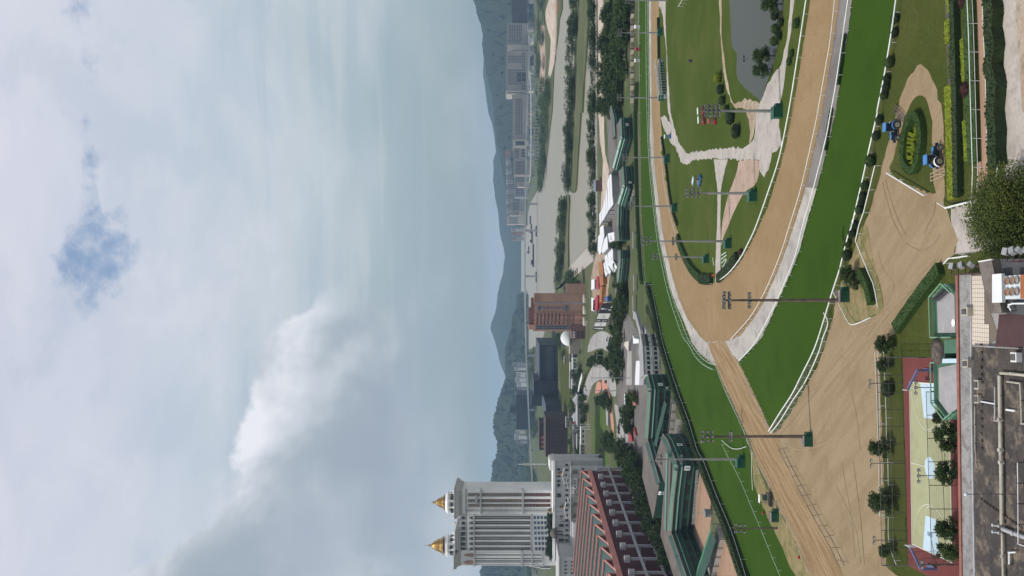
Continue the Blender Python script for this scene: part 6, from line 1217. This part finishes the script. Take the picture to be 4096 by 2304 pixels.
top('black_roof', 'H 1918,125 2900,180 I 2900,1700 1935,1700', ZR + .12, 'black_roof', .12); top('roof_kerb', 'H 1895,98 2500,130 2500,152 1900,120', ZR + .6, 'deck_grey', .5)
top('slatted_box', 'U 580,532 750,516 760,1040 580,1046', ZR + 2.6, 'white_paint', .4)
def block(name, label, cat, spec, z0, z1, m): return tag(MB().prism(pts(spec, z1), z0, z1).build(name, m), label, cat)
ac = thing('cooling_unit', 'pale cooling unit with six rusty fans on the near roof', 'cooling unit', at('U', 950, 800, ZR + 1.2)); MB().prism(pts('U 822,562 1090,540 1090,968 822,984', ZR + 3.0), ZR + 1.2, ZR + 3.0).build('casing', 'ac_white', ac); MB().prism(pts('U 1092,540 1300,525 1300,960 1092,968', ZR + 2.98), ZR + 1.2, ZR + 2.98).build('rusty_casing', 'ac_rust', ac)
for k, (x, y) in enumerate(((862, 650), (955, 645), (1045, 635), (862, 850), (950, 848), (1045, 840))):
    c = at('U', x, y, ZR + 3.0); MB().lathe([(.46, 0), (.50, .22), (.42, .22), (.40, .04)], c, 14).build('fan_ring', 'fan_grey', ac); MB().lathe([(.39, .02), (.12, .14)], c, 8).build('fan', 'fan_grey' if k in (2, 5) else 'ac_rust', ac)
def unit(label, spec, z, m='ac_white'):
    P = pts(spec, z); o = thing('roof_unit', label, 'roof unit', Vector((P[0].x, P[0].y, ZR))); MB().prism(P, ZR, z).build('casing', m, o); c = sum(P, Vector()) / 4; MB().prism([p.lerp(c, .35) for p in P], z, z + .12).build('grille', 'dark_rail', o)
unit('pale roof unit on the grey deck, upper one', 'G 1765,1065 1845,1060 1848,1170 1768,1170', ZR + .9, 'pipe_cream'); unit('pale roof unit on the grey deck, lower one', 'H 1780,288 1850,285 1852,388 1782,388', ZR + .9, 'pipe_cream'); unit('white box on the black roof near the kerb', 'H 2400,190 2475,195 2478,320 2402,316', ZR + .8, 'white_paint'); unit('cream vent block on the black roof, upper one', 'H 1930,548 1985,550 1988,672 1932,668', ZR + .7, 'pipe_cream'); unit('cream vent block on the black roof, lower one', 'H 1932,742 1985,745 1988,850 1934,846', ZR + .7, 'pipe_cream')
def pipe(label, spec, r_, m='pipe_grey', z=.55):
    P = pts(spec, ZR + z); o = thing('roof_pipe', label, 'pipe', P[0]); MB().pipe(P, r_, 10).build('run', m, o)
    for p in P[1:-1]: MB().lathe([(r_ * 1.15, -r_ * 1.15), (r_ * 1.15, r_ * 1.15)], p, 8).build('elbow', m, o)
    for p in resample(P, 2.4): MB().box(p - Vector((0, 0, z * .55)), (.12, .12, z)).build('support', 'dark_rail', o); MB().lathe([(r_ * 1.1, -.05), (r_ * 1.1, .05)], p, 8).build('clamp', 'dark_rail', o)
pipe('thick pale pipe running down the black roof', 'H 2262,490 2270,1060 2275,1449 I 2262,0 2270,790', .24, 'pipe_cream'); pipe('thick grey pipe slanting to the picture edge', 'I 2280,850 2420,905 2650,985', .26); pipe('cream pipe below the slanting grey pipe', 'I 2275,900 2282,1200 2290,1500', .17, 'pipe_cream'); pipe('cream pipe across the top of the black roof', 'H 2275,458 2420,468 2640,492', .18, 'pipe_cream'); pipe('thin pipe bent into an L on the black roof', 'H 2200,630 2202,900 2200,1070 2262,1085', .10); pipe('thin rusty pipe at the right of the black roof', 'H 2355,568 2525,592 2540,900 2545,1110 2640,1120', .10, 'pipe_cream'); pipe('short white pipe lying across the black roof, upper one', 'H 1985,818 2200,855', .10, 'white_paint', .35); pipe('short white pipe lying across the black roof, lower one', 'H 2350,930 2465,945', .13, 'white_paint', .35); pipe('white curved pipe beside the oxide roof', 'U 925,1190 885,1120 890,1080 960,1060 1250,1058', .10, 'white_paint', 1.8); pipe('square frame pipe near the bottom picture edge', 'I 2365,1300 2365,1150 2450,1145', .10, 'white_paint'); pipe('thin conduit along the roof wall', 'H 1940,880 1945,1430 I 1945,60', .05, 'pipe_cream', .3); pipe('thin rail pipe at the near picture edge', 'I 2470,0 2475,400 2478,1040 2600,1080', .05, 'white_paint', .9)
for k, (x, y) in enumerate([(2050, 60 + 95 * i) for i in range(15)]):
    p = at('H', 2035 + (k % 3) * 4, y + 40, ZR + .12); o = MB().lathe([(.20, 0), (.24, .12), (.15, .26)], p, 7).build('roof_weight', 'black_roof'); tag(o, 'small dark weight in the straight row on the black roof', 'roof weight', 'roof weights in the straight row')
for k in range(15):
    p = at('V', 330 + k * 42, 555 + k * 30, ZR + .12); o = MB().lathe([(.22, 0), (.26, .14), (.15, .30)], p, 7).build('roof_weight', 'black_roof'); tag(o, 'small dark weight in the slanting row on the black roof', 'roof weight', 'roof weights in the slanting row')
for y, lab in ((960, 'upper'), (1060, 'lower')):
    p = at('V', 590, y - 10, ZR + .5); o = thing('pipe_valve', lab + ' grey valve with a hand wheel beside the slanting pipe', 'valve', p); MB().tube(p, p + Vector((-.1, .9, .35)), .09).build('stem', 'pipe_grey', o); MB().lathe([(.20, -.03), (.22, 0), (.20, .03)], p + Vector((-.1, .95, .4)), 10).build('hand_wheel', 'pipe_grey', o); MB().box(p, (.3, .3, .35)).build('body', 'pipe_grey', o)
gl = at('I', 2490, 404, ZR); o = thing('globe_lamp', 'thin pole lamp with a small globe on the near roof', 'lamp', gl); h_ = CAM_H - (src('I', 1815, 404)[0] - 2048) / FPX * gl.y; MB().tube(gl, Vector((gl.x, gl.y, h_)), .05).build('pole', 'dark_rail', o); MB().lathe([(.05, -.25), (.26, -.1), (.28, .05), (.18, .22), (.03, .28)], Vector((gl.x, gl.y, h_)), 10).build('globe', 'lamp_glass', o, True)
# steel trestles with floodlights
def trestle(label, r_, x0, y0, x1, y1, z, heads):
    a, b = at(r_, x0, y0, z), at(r_, x1, y1, z); o = thing('light_trestle', label, 'trestle', Vector((a.x, a.y, 0))); 
    for dz in (0, -.9): MB().beam(a + Vector((0, 0, dz)), b + Vector((0, 0, dz)), .14, .14).build('rail', 'oxide_roof', o); MB().beam(a + Vector((.9, 0, dz)), b + Vector((.9, 0, dz)), .14, .14).build('rail', 'oxide_roof', o)
    for k in range(5):
        p = a.lerp(b, k / 4); MB().beam(p + Vector((0, 0, -1.8)), p + Vector((0, 0, .1)), .14, .14).build('upright', 'oxide_roof', o); MB().beam(p, p + Vector((.9, 0, 0)), .1, .1).build('tie', 'oxide_roof', o)
    for k in range(heads): 
        p = a.lerp(b, (k + .5) / heads) + Vector((1.1, 0, .5)); l = MB().box((0, 0, 0), (.8, .6, .65)).build('floodlight', 'galvanised', o); l.location = p - Vector(o.location); l.rotation_euler = (.5, .2, .6 * k)
trestle('rusty trestle with floodlights bridging the end of the near roof', 'G', 1640, 640, 2010, 620, ZR + 1.2, 3); trestle('rusty trestle with floodlights beside the cooling unit', 'U', 850, 300, 1350, 260, ZR + 3.2, 4)
# terraces
def terrace(label, spec, seats):
    P = pts(spec, ZT2); o = thing('terrace', label, 'terrace', Vector((P[0].x, P[0].y, 0))); MB().prism(P, 0, ZT2).build('floor', 'floor_green', o); c = sum(P, Vector()) / len(P)
    Q = [p.lerp(c, .17) for p in P]; MB().prism(Q, ZT2, ZT2 + .06).build('paving', 'terrace_grey', o)
    for i, (a, b) in enumerate(zip(P, P[1:])):
        if i in seats: continue
        MB().beam(a + Vector((0, 0, 1.0)), b + Vector((0, 0, 1.0)), .20, .12).build('rail', 'terrace_green', o); MB().beam(a + Vector((0, 0, .25)), b + Vector((0, 0, .25)), .14, .5).build('parapet', 'terrace_green', o)
        for q in resample([a, b], 1.4): MB().box(q + Vector((0, 0, .5)), (.12, .12, 1.0)).build('baluster', 'terrace_green', o)
    return o
terrace('grey paved terrace with pale green rail and folded chairs', 'G 1725,1449 1450,1449 1435,930 1590,755 1705,865', ()); terrace('grey paved terrace with green rail beside the blue key', 'H 1732,270 1455,330 1462,840 1625,1060 1745,960', ())
for k in range(7):
    p = at('G', 1490 + k * 20, 965 - k * 18, ZT2 + .06); o = thing('folded_chair', 'dark chair in the curved row on the upper terrace', 'chair', p, 'chairs on the upper terrace'); MB().box(p + Vector((0, 0, .45)), (.5, .5, .08), .6).build('seat', 'lamp_dark', o); MB().box(p + Vector((.2, .1, .75)), (.08, .5, .6), .6).build('backrest', 'lamp_dark', o)
    for dx_, dy_ in ((-.2, -.2), (.2, -.2), (.2, .2), (-.2, .2)): MB().tube(p + Vector((dx_, dy_, 0)), p + Vector((dx_, dy_, .45)), .03, n=4).build('leg', 'lamp_dark', o)
c = at('H', 1445, 180, ZT2 + 1.5); o = thing('thatch_kiosk', 'round mossy thatched roof beside the green terrace', 'kiosk', Vector((c.x, c.y, 0))); MB().lathe([(1.95, -.25), (2.02, -.15), (1.2, .08), (.15, .22)], c, 20).build('roof', 'black_roof', o, True); MB().lathe([(1.2, -ZT2 - 2.4), (1.2, -.25)], c, 12).build('wall', 'terrace_green', o); MB().lathe([(2.05, -.30), (2.05, -.22)], c, 20).build('rim', 'terrace_green', o)
block('terrace_cabin', 'dull green flat roofed cabin between the two terraces', 'cabin', 'H 1545,30 1715,25 1720,200 1550,205', 0, ZT2 + 1.6, 'floor_green'); block('glass_roof', 'pale blue glass roof strip above the lower terrace', 'glass roof', 'H 1525,275 1712,272 1705,328 1520,330', ZT2 + 1.9, ZT2 + 2.1, 'court_blue')
dsh = at('G', 1690, 1260, ZT2 + .6); o = thing('satellite_dish', 'small white satellite dish on the upper terrace', 'dish', dsh); MB().lathe([(.08, 0), (.4, .12), (.55, .3)], dsh, 12).build('dish', 'white_paint', o); MB().tube(dsh - Vector((0, 0, .55)), dsh, .05).build('stand', 'dark_rail', o)
# ---------------------------------------------------------------- vehicles and small things on the course
mat('tractor_blue', (.05, .17, .42), (.06, .20, .47), .8, rough=.4); mat('tractor_dark', (.018, .030, .055), (.03, .045, .07), .8, rough=.5); mat('tyre', (.045, .04, .036), (.10, .085, .065), 1.5, rough=.9); mat('rim', (.42, .43, .36), (.34, .34, .28), 1, rough=.5); mat('frame_tan', (.46, .38, .26), (.38, .30, .20), .8, rough=.8); mat('gate_green', (.03, .08, .06), (.05, .11, .08), .6, rough=.7); mat('sign_yellow', (.50, .38, .03), (.42, .32, .03), .5, rough=.7); mat('gate_orange', (.55, .10, .03), rough=.6); mat('cart_seat', (.35, .26, .17), rough=.8)
def wheel(o, x, y, r_, w_, m='wheel'):
    wo = MB().tube((x, y - w_ / 2, r_), (x, y + w_ / 2, r_), r_, n=18).build('tyre', 'tyre', o); MB().tube((x, y - w_ / 2 - .02, r_), (x, y + w_ / 2 + .02, r_), r_ * .55, n=14).build('rim', 'rim', wo); MB().tube((x, y - w_ / 2 - .05, r_), (x, y + w_ / 2 + .05, r_), r_ * .15, n=8).build('hub', 'tyre', wo)
def tractor(label, p, rz):
    o = thing('tractor', label, 'tractor', p, None, True); o.rotation_euler = (0, 0, rz)
    for y in (-.78, .78): wheel(o, -1.0, y, .74, .42); wheel(o, 1.25, y, .50, .32)
    MB().add([(.2, -.36, .75), (1.75, -.32, .75), (1.75, .32, .75), (.2, .36, .75), (.2, -.38, 1.5), (1.55, -.30, 1.38), (1.55, .30, 1.38), (.2, .38, 1.5)], [(3, 2, 1, 0), (4, 5, 6, 7), (0, 1, 5, 4), (1, 2, 6, 5), (2, 3, 7, 6), (3, 0, 4, 7)]).build('bonnet', 'tractor_dark', o)
    MB().add([(.2, -.36, 1.52), (1.5, -.28, 1.40), (1.5, .28, 1.40), (.2, .36, 1.52)], [(0, 1, 2, 3)]).build('bonnet_top', 'tractor_blue', o); MB().box((.3, 0, .62), (2.6, .55, .4)).build('chassis', 'tractor_dark', o)
    for y in (-.78, .78): 
        f = MB()
        for k in range(6):
            t0, t1 = math.pi * (.15 + .14 * k), math.pi * (.15 + .14 * (k + 1)); f.quad((-1.0 + .86 * math.cos(t0), y - .25, .74 + .86 * math.sin(t0)), (-1.0 + .86 * math.cos(t0), y + .25, .74 + .86 * math.sin(t0)), (-1.0 + .86 * math.cos(t1), y + .25, .74 + .86 * math.sin(t1)), (-1.0 + .86 * math.cos(t1), y - .25, .74 + .86 * math.sin(t1)))
        f.build('mudguard', 'white_paint' if y < 0 else 'tractor_blue', o)
    MB().box((-.65, 0, 1.2), (1.35, 1.0, .7)).build('cab_base', 'tractor_dark', o); MB().box((-.62, 0, 2.0), (1.25, 1.0, .95)).build('cab_glass', 'window_dark', o)
    for x in (-1.25, .02):
        for y in (-.52, .52): MB().tube((x, y, 1.5), (x, y, 2.5), .05, n=5).build('cab_pillar', 'tractor_dark', o)
    MB().prism([Vector((-1.4, -.68, 0)), Vector((.18, -.66, 0)), Vector((.18, .66, 0)), Vector((-1.4, .68, 0))], 2.5, 2.68).build('cab_roof', 'tractor_blue', o); MB().tube((.7, .40, 1.4), (.7, .40, 2.3), .05).build('exhaust', 'lamp_dark', o); MB().box((1.95, 0, .75), (.35, .5, .4)).build('front_weight', 'tractor_dark', o); MB().box((-1.85, 0, .7), (.5, .7, .15)).build('hitch', 'tractor_dark', o); return o
tractor('upper blue tractor between the rail bushes and the oval hedge', at('F', 965, 235), math.pi * .97); tractor('lower blue tractor in front of the oval hedge', at('F', 1512, 560), .03)
def harrow(label, spec, m='frame_tan'):
    P = pts(spec, .45); a, b, c, d = P; o = thing('drag_harrow', label, 'harrow', Vector((a.x, a.y, .1)))
    for t in (0, .5, 1): MB().beam(a.lerp(d, t), b.lerp(c, t), .10, .10).build('long_bar', m, o)
    for t in (0, .33, .67, 1): MB().beam(a.lerp(b, t), d.lerp(c, t), .10, .10).build('cross_bar', m, o)
    MB().beam(a, c, .06, .06).build('brace', m, o)
    for q in (a, b, c, d): MB().tube((q.x, q.y, .1), q, .06).build('tine', 'lamp_dark', o)
harrow('tan drag harrow behind the lower blue tractor', 'F 1370,790 1552,710 1560,800 1375,885'); harrow('brown drag harrow behind the upper blue tractor', 'X 60,-10 255,225 225,355 25,130', 'roof_brown')
def cart(label, p, rz, m, roofm, big=1.0):
    o = thing('utility_cart', label, 'cart', p, None, True); o.rotation_euler = (0, 0, rz); o.scale = (big,) * 3
    MB().prism([Vector((-1.3, -.62, 0)), Vector((.9, -.62, 0)), Vector((1.35, -.35, 0)), Vector((1.35, .35, 0)), Vector((.9, .62, 0)), Vector((-1.3, .62, 0))], .28, .72).build('body', m, o); MB().box((-.2, 0, .9), (.6, 1.0, .4)).build('seat', 'cart_seat', o); MB().box((-.5, 0, 1.2), (.12, 1.0, .5)).build('seat_back', 'cart_seat', o); MB().box((-.05, 0, 1.95), (1.9, 1.2, .08)).build('roof', roofm, o)
    for x in (-.9, .8):
        for y in (-.55, .55): MB().tube((x, y, .7), (x, y, 1.95), .035, n=4).build('pillar', 'lamp_dark', o); MB().tube((x, y - .1, .26), (x, y + .1, .26), .26, n=10).build('wheel', 'tyre', o)
cart('blue and white cart parked on the infield lawn', at('B', 985, 880), 2.3, 'tractor_blue', 'court_blue', 1.65); cart('blue cart at the end of the grey infield track', at('B', 590, 310), 1.5, 'tractor_blue', 'court_blue', 1.4)
for r_, x, y, rz, lab, rf in (('Z', 350, 60, .3, 'red mower with a pale canopy, upper one under the mast lamps', 'white_paint'), ('Z', 360, 215, .2, 'red mower with a pale canopy, lower one under the mast lamps', 'white_paint'), ('Z', 545, 240, 1.2, 'red mower without canopy beside the mast lamps', 'red_paint')):
    cart(lab, at(r_, x, y), rz, 'red_paint', rf, 1.35)
rl = at('K', 1270, 640); o = thing('grading_machine', 'dark grading machine with a white canopy beside the crossing', 'machine', rl); MB().box(rl + Vector((0, 0, .9)), (3.0, 2.6, .7)).build('body', 'brown_steel', o); MB().box(rl + Vector((0, .2, 3.2)), (2.2, 1.4, .1)).build('canopy', 'white_paint', o); MB().box(rl + Vector((.3, 0, 1.8)), (1.4, 1.2, 1.0)).build('engine', 'gate_green', o); MB().box(rl + Vector((0, -2.0, .7)), (3.4, .2, .8)).build('blade', 'lamp_dark', o)
for dx_ in (-1.0, 1.0):
    for dy_ in (-1.0, 1.0): MB().tube(rl + Vector((dx_ - .3, dy_, .6)), rl + Vector((dx_ + .3, dy_, .6)), .6, n=12).build('wheel', 'tyre', o)
    MB().tube(rl + Vector((dx_, .2, 1.3)), rl + Vector((dx_, .2, 3.2)), .06).build('pillar', 'lamp_dark', o)
# starting gate parked beside the back straight
ga, gb_ = at('A', 500, 760), at('A', 540, 1215); o = thing('starting_gate', 'long grey starting gate with green stalls parked beside the back straight', 'starting gate', ga); d = (gb_ - ga).normalized(); n = Vector((-d.y, d.x, 0)); n = n if n.y > 0 else -n
for z in (3.6, 2.2):
    for s_ in (0, 3.5): MB().beam(ga + n * s_ + Vector((0, 0, z)), gb_ + n * s_ + Vector((0, 0, z)), .3, .3).build('beam', 'grey_rail', o)
for k in range(14):
    p = ga.lerp(gb_, k / 13); MB().beam(p + Vector((0, 0, .2)), p + Vector((0, 0, 3.6)), .18, .18).build('upright', 'grey_rail', o); MB().beam(p + Vector((0, 0, 3.6)), p + n * 3.5 + Vector((0, 0, 3.6)), .16, .16).build('tie', 'grey_rail', o); MB().beam(p + n * .3 + Vector((0, 0, 1.1)), p + n * 3.3 + Vector((0, 0, 1.1)), .35, 1.8).build('stall_pad', 'gate_green', o)
for q in (ga, gb_): 
    MB().box(q + n * 1.7 + Vector((0, 0, .5)), (1.4, 3.6, 1.0)).build('wheel_unit', 'grey_wall', o)
for t0, t1, m_ in ((.08, .22, 'sign_yellow'), (.24, .62, 'black_panel'), (.64, .80, 'sign_yellow')): MB().beam(ga.lerp(gb_, t0) + n * 5 + Vector((0, 0, 1.0)), ga.lerp(gb_, t1) + n * 5 + Vector((0, 0, 1.0)), .2, 1.6).build('banner', m_, o)
for k, (x0, y0, x1, y1) in enumerate(((1245, 390, 1300, 350), (1240, 440, 1310, 385), (1245, 490, 1300, 430), (1265, 540, 1310, 440), (1290, 530, 1335, 460), (1300, 560, 1335, 530), (1250, 520, 1262, 545), (1130, 420, 1145, 520))):
    tag(MB().tube(at('C', x0, y0, .25), at('C', x1, y1, .25), .16, n=6).build('loose_pipe', 'green_white_rail'), 'loose white rail pipe lying on the grass at the infield tip', 'pipe', 'loose rail pipes at the infield tip')
o = thing('orange_gate', 'orange barrier gate closing the concrete infield path', 'gate', at('C', 1165, 640)); MB().beam(at('C', 1165, 642, .9), at('C', 1225, 640, .9), .12, .12).build('bar', 'gate_orange', o)
for x in (1165, 1225): p = at('C', x, 650); MB().box(p + Vector((0, 0, .6)), (.7, .5, 1.2)).build('stand', 'gate_orange', o)
for k, (r_, x, y) in enumerate((('K', 1195, 790), ('K', 1570, 1255))): p = at(r_, x, y); tag(MB().lathe([(.2, 0), (.38, .12), (.40, .45), (.2, .6)], p, 8).build('striped_float', 'red_paint'), 'small red and white float beside the ' + ('green hut', 'lower verge rail')[k], 'float')
for k, (x, y) in enumerate(((3380, 1210), (3392, 1255))): p = at('S', x + 100, y + 40); 
p = at('A', 865, 785); tag(MB().lathe([(.5, 0), (.6, .6), (.5, 1.4), (.2, 1.8)], p, 8).build('infield_drum', 'lamp_dark'), 'small dark drum alone on the infield grass', 'drum')
bz = at('A', 1830, 757); o = thing('pond_light', 'slim double headed lamp standing in the pond', 'lamp', bz); MB().tube(bz, bz + Vector((0, 0, 6.3)), .08).build('pole', 'galvanised', o); MB().box(bz + Vector((-.5, 0, 6.3)), (.7, .4, .4)).build('lamp', 'lamp_dark', o); MB().box(bz + Vector((.5, 0, 6.3)), (.7, .4, .4)).build('lamp', 'lamp_dark', o)
# ---------------------------------------------------------------- air
hm = bpy.data.materials.new('haze_air'); hm.use_nodes = True; ht_ = hm.node_tree; ht_.nodes.clear(); pv_ = ht_.nodes.new('ShaderNodeVolumePrincipled'); ho_ = ht_.nodes.new('ShaderNodeOutputMaterial'); ht_.links.new(pv_.outputs[0], ho_.inputs['Volume'])
pv_.inputs['Color'].default_value = (.47, .70, 1.0, 1); pv_.inputs['Density'].default_value = 6.2e-5; pv_.inputs['Anisotropy'].default_value = .2
hz_ = MB().box((0, 0, 185.5), (26000, 26000, 379)).build('haze', hm); tag(hz_, 'thin blue haze lying over the far shore', 'haze', kind='stuff')
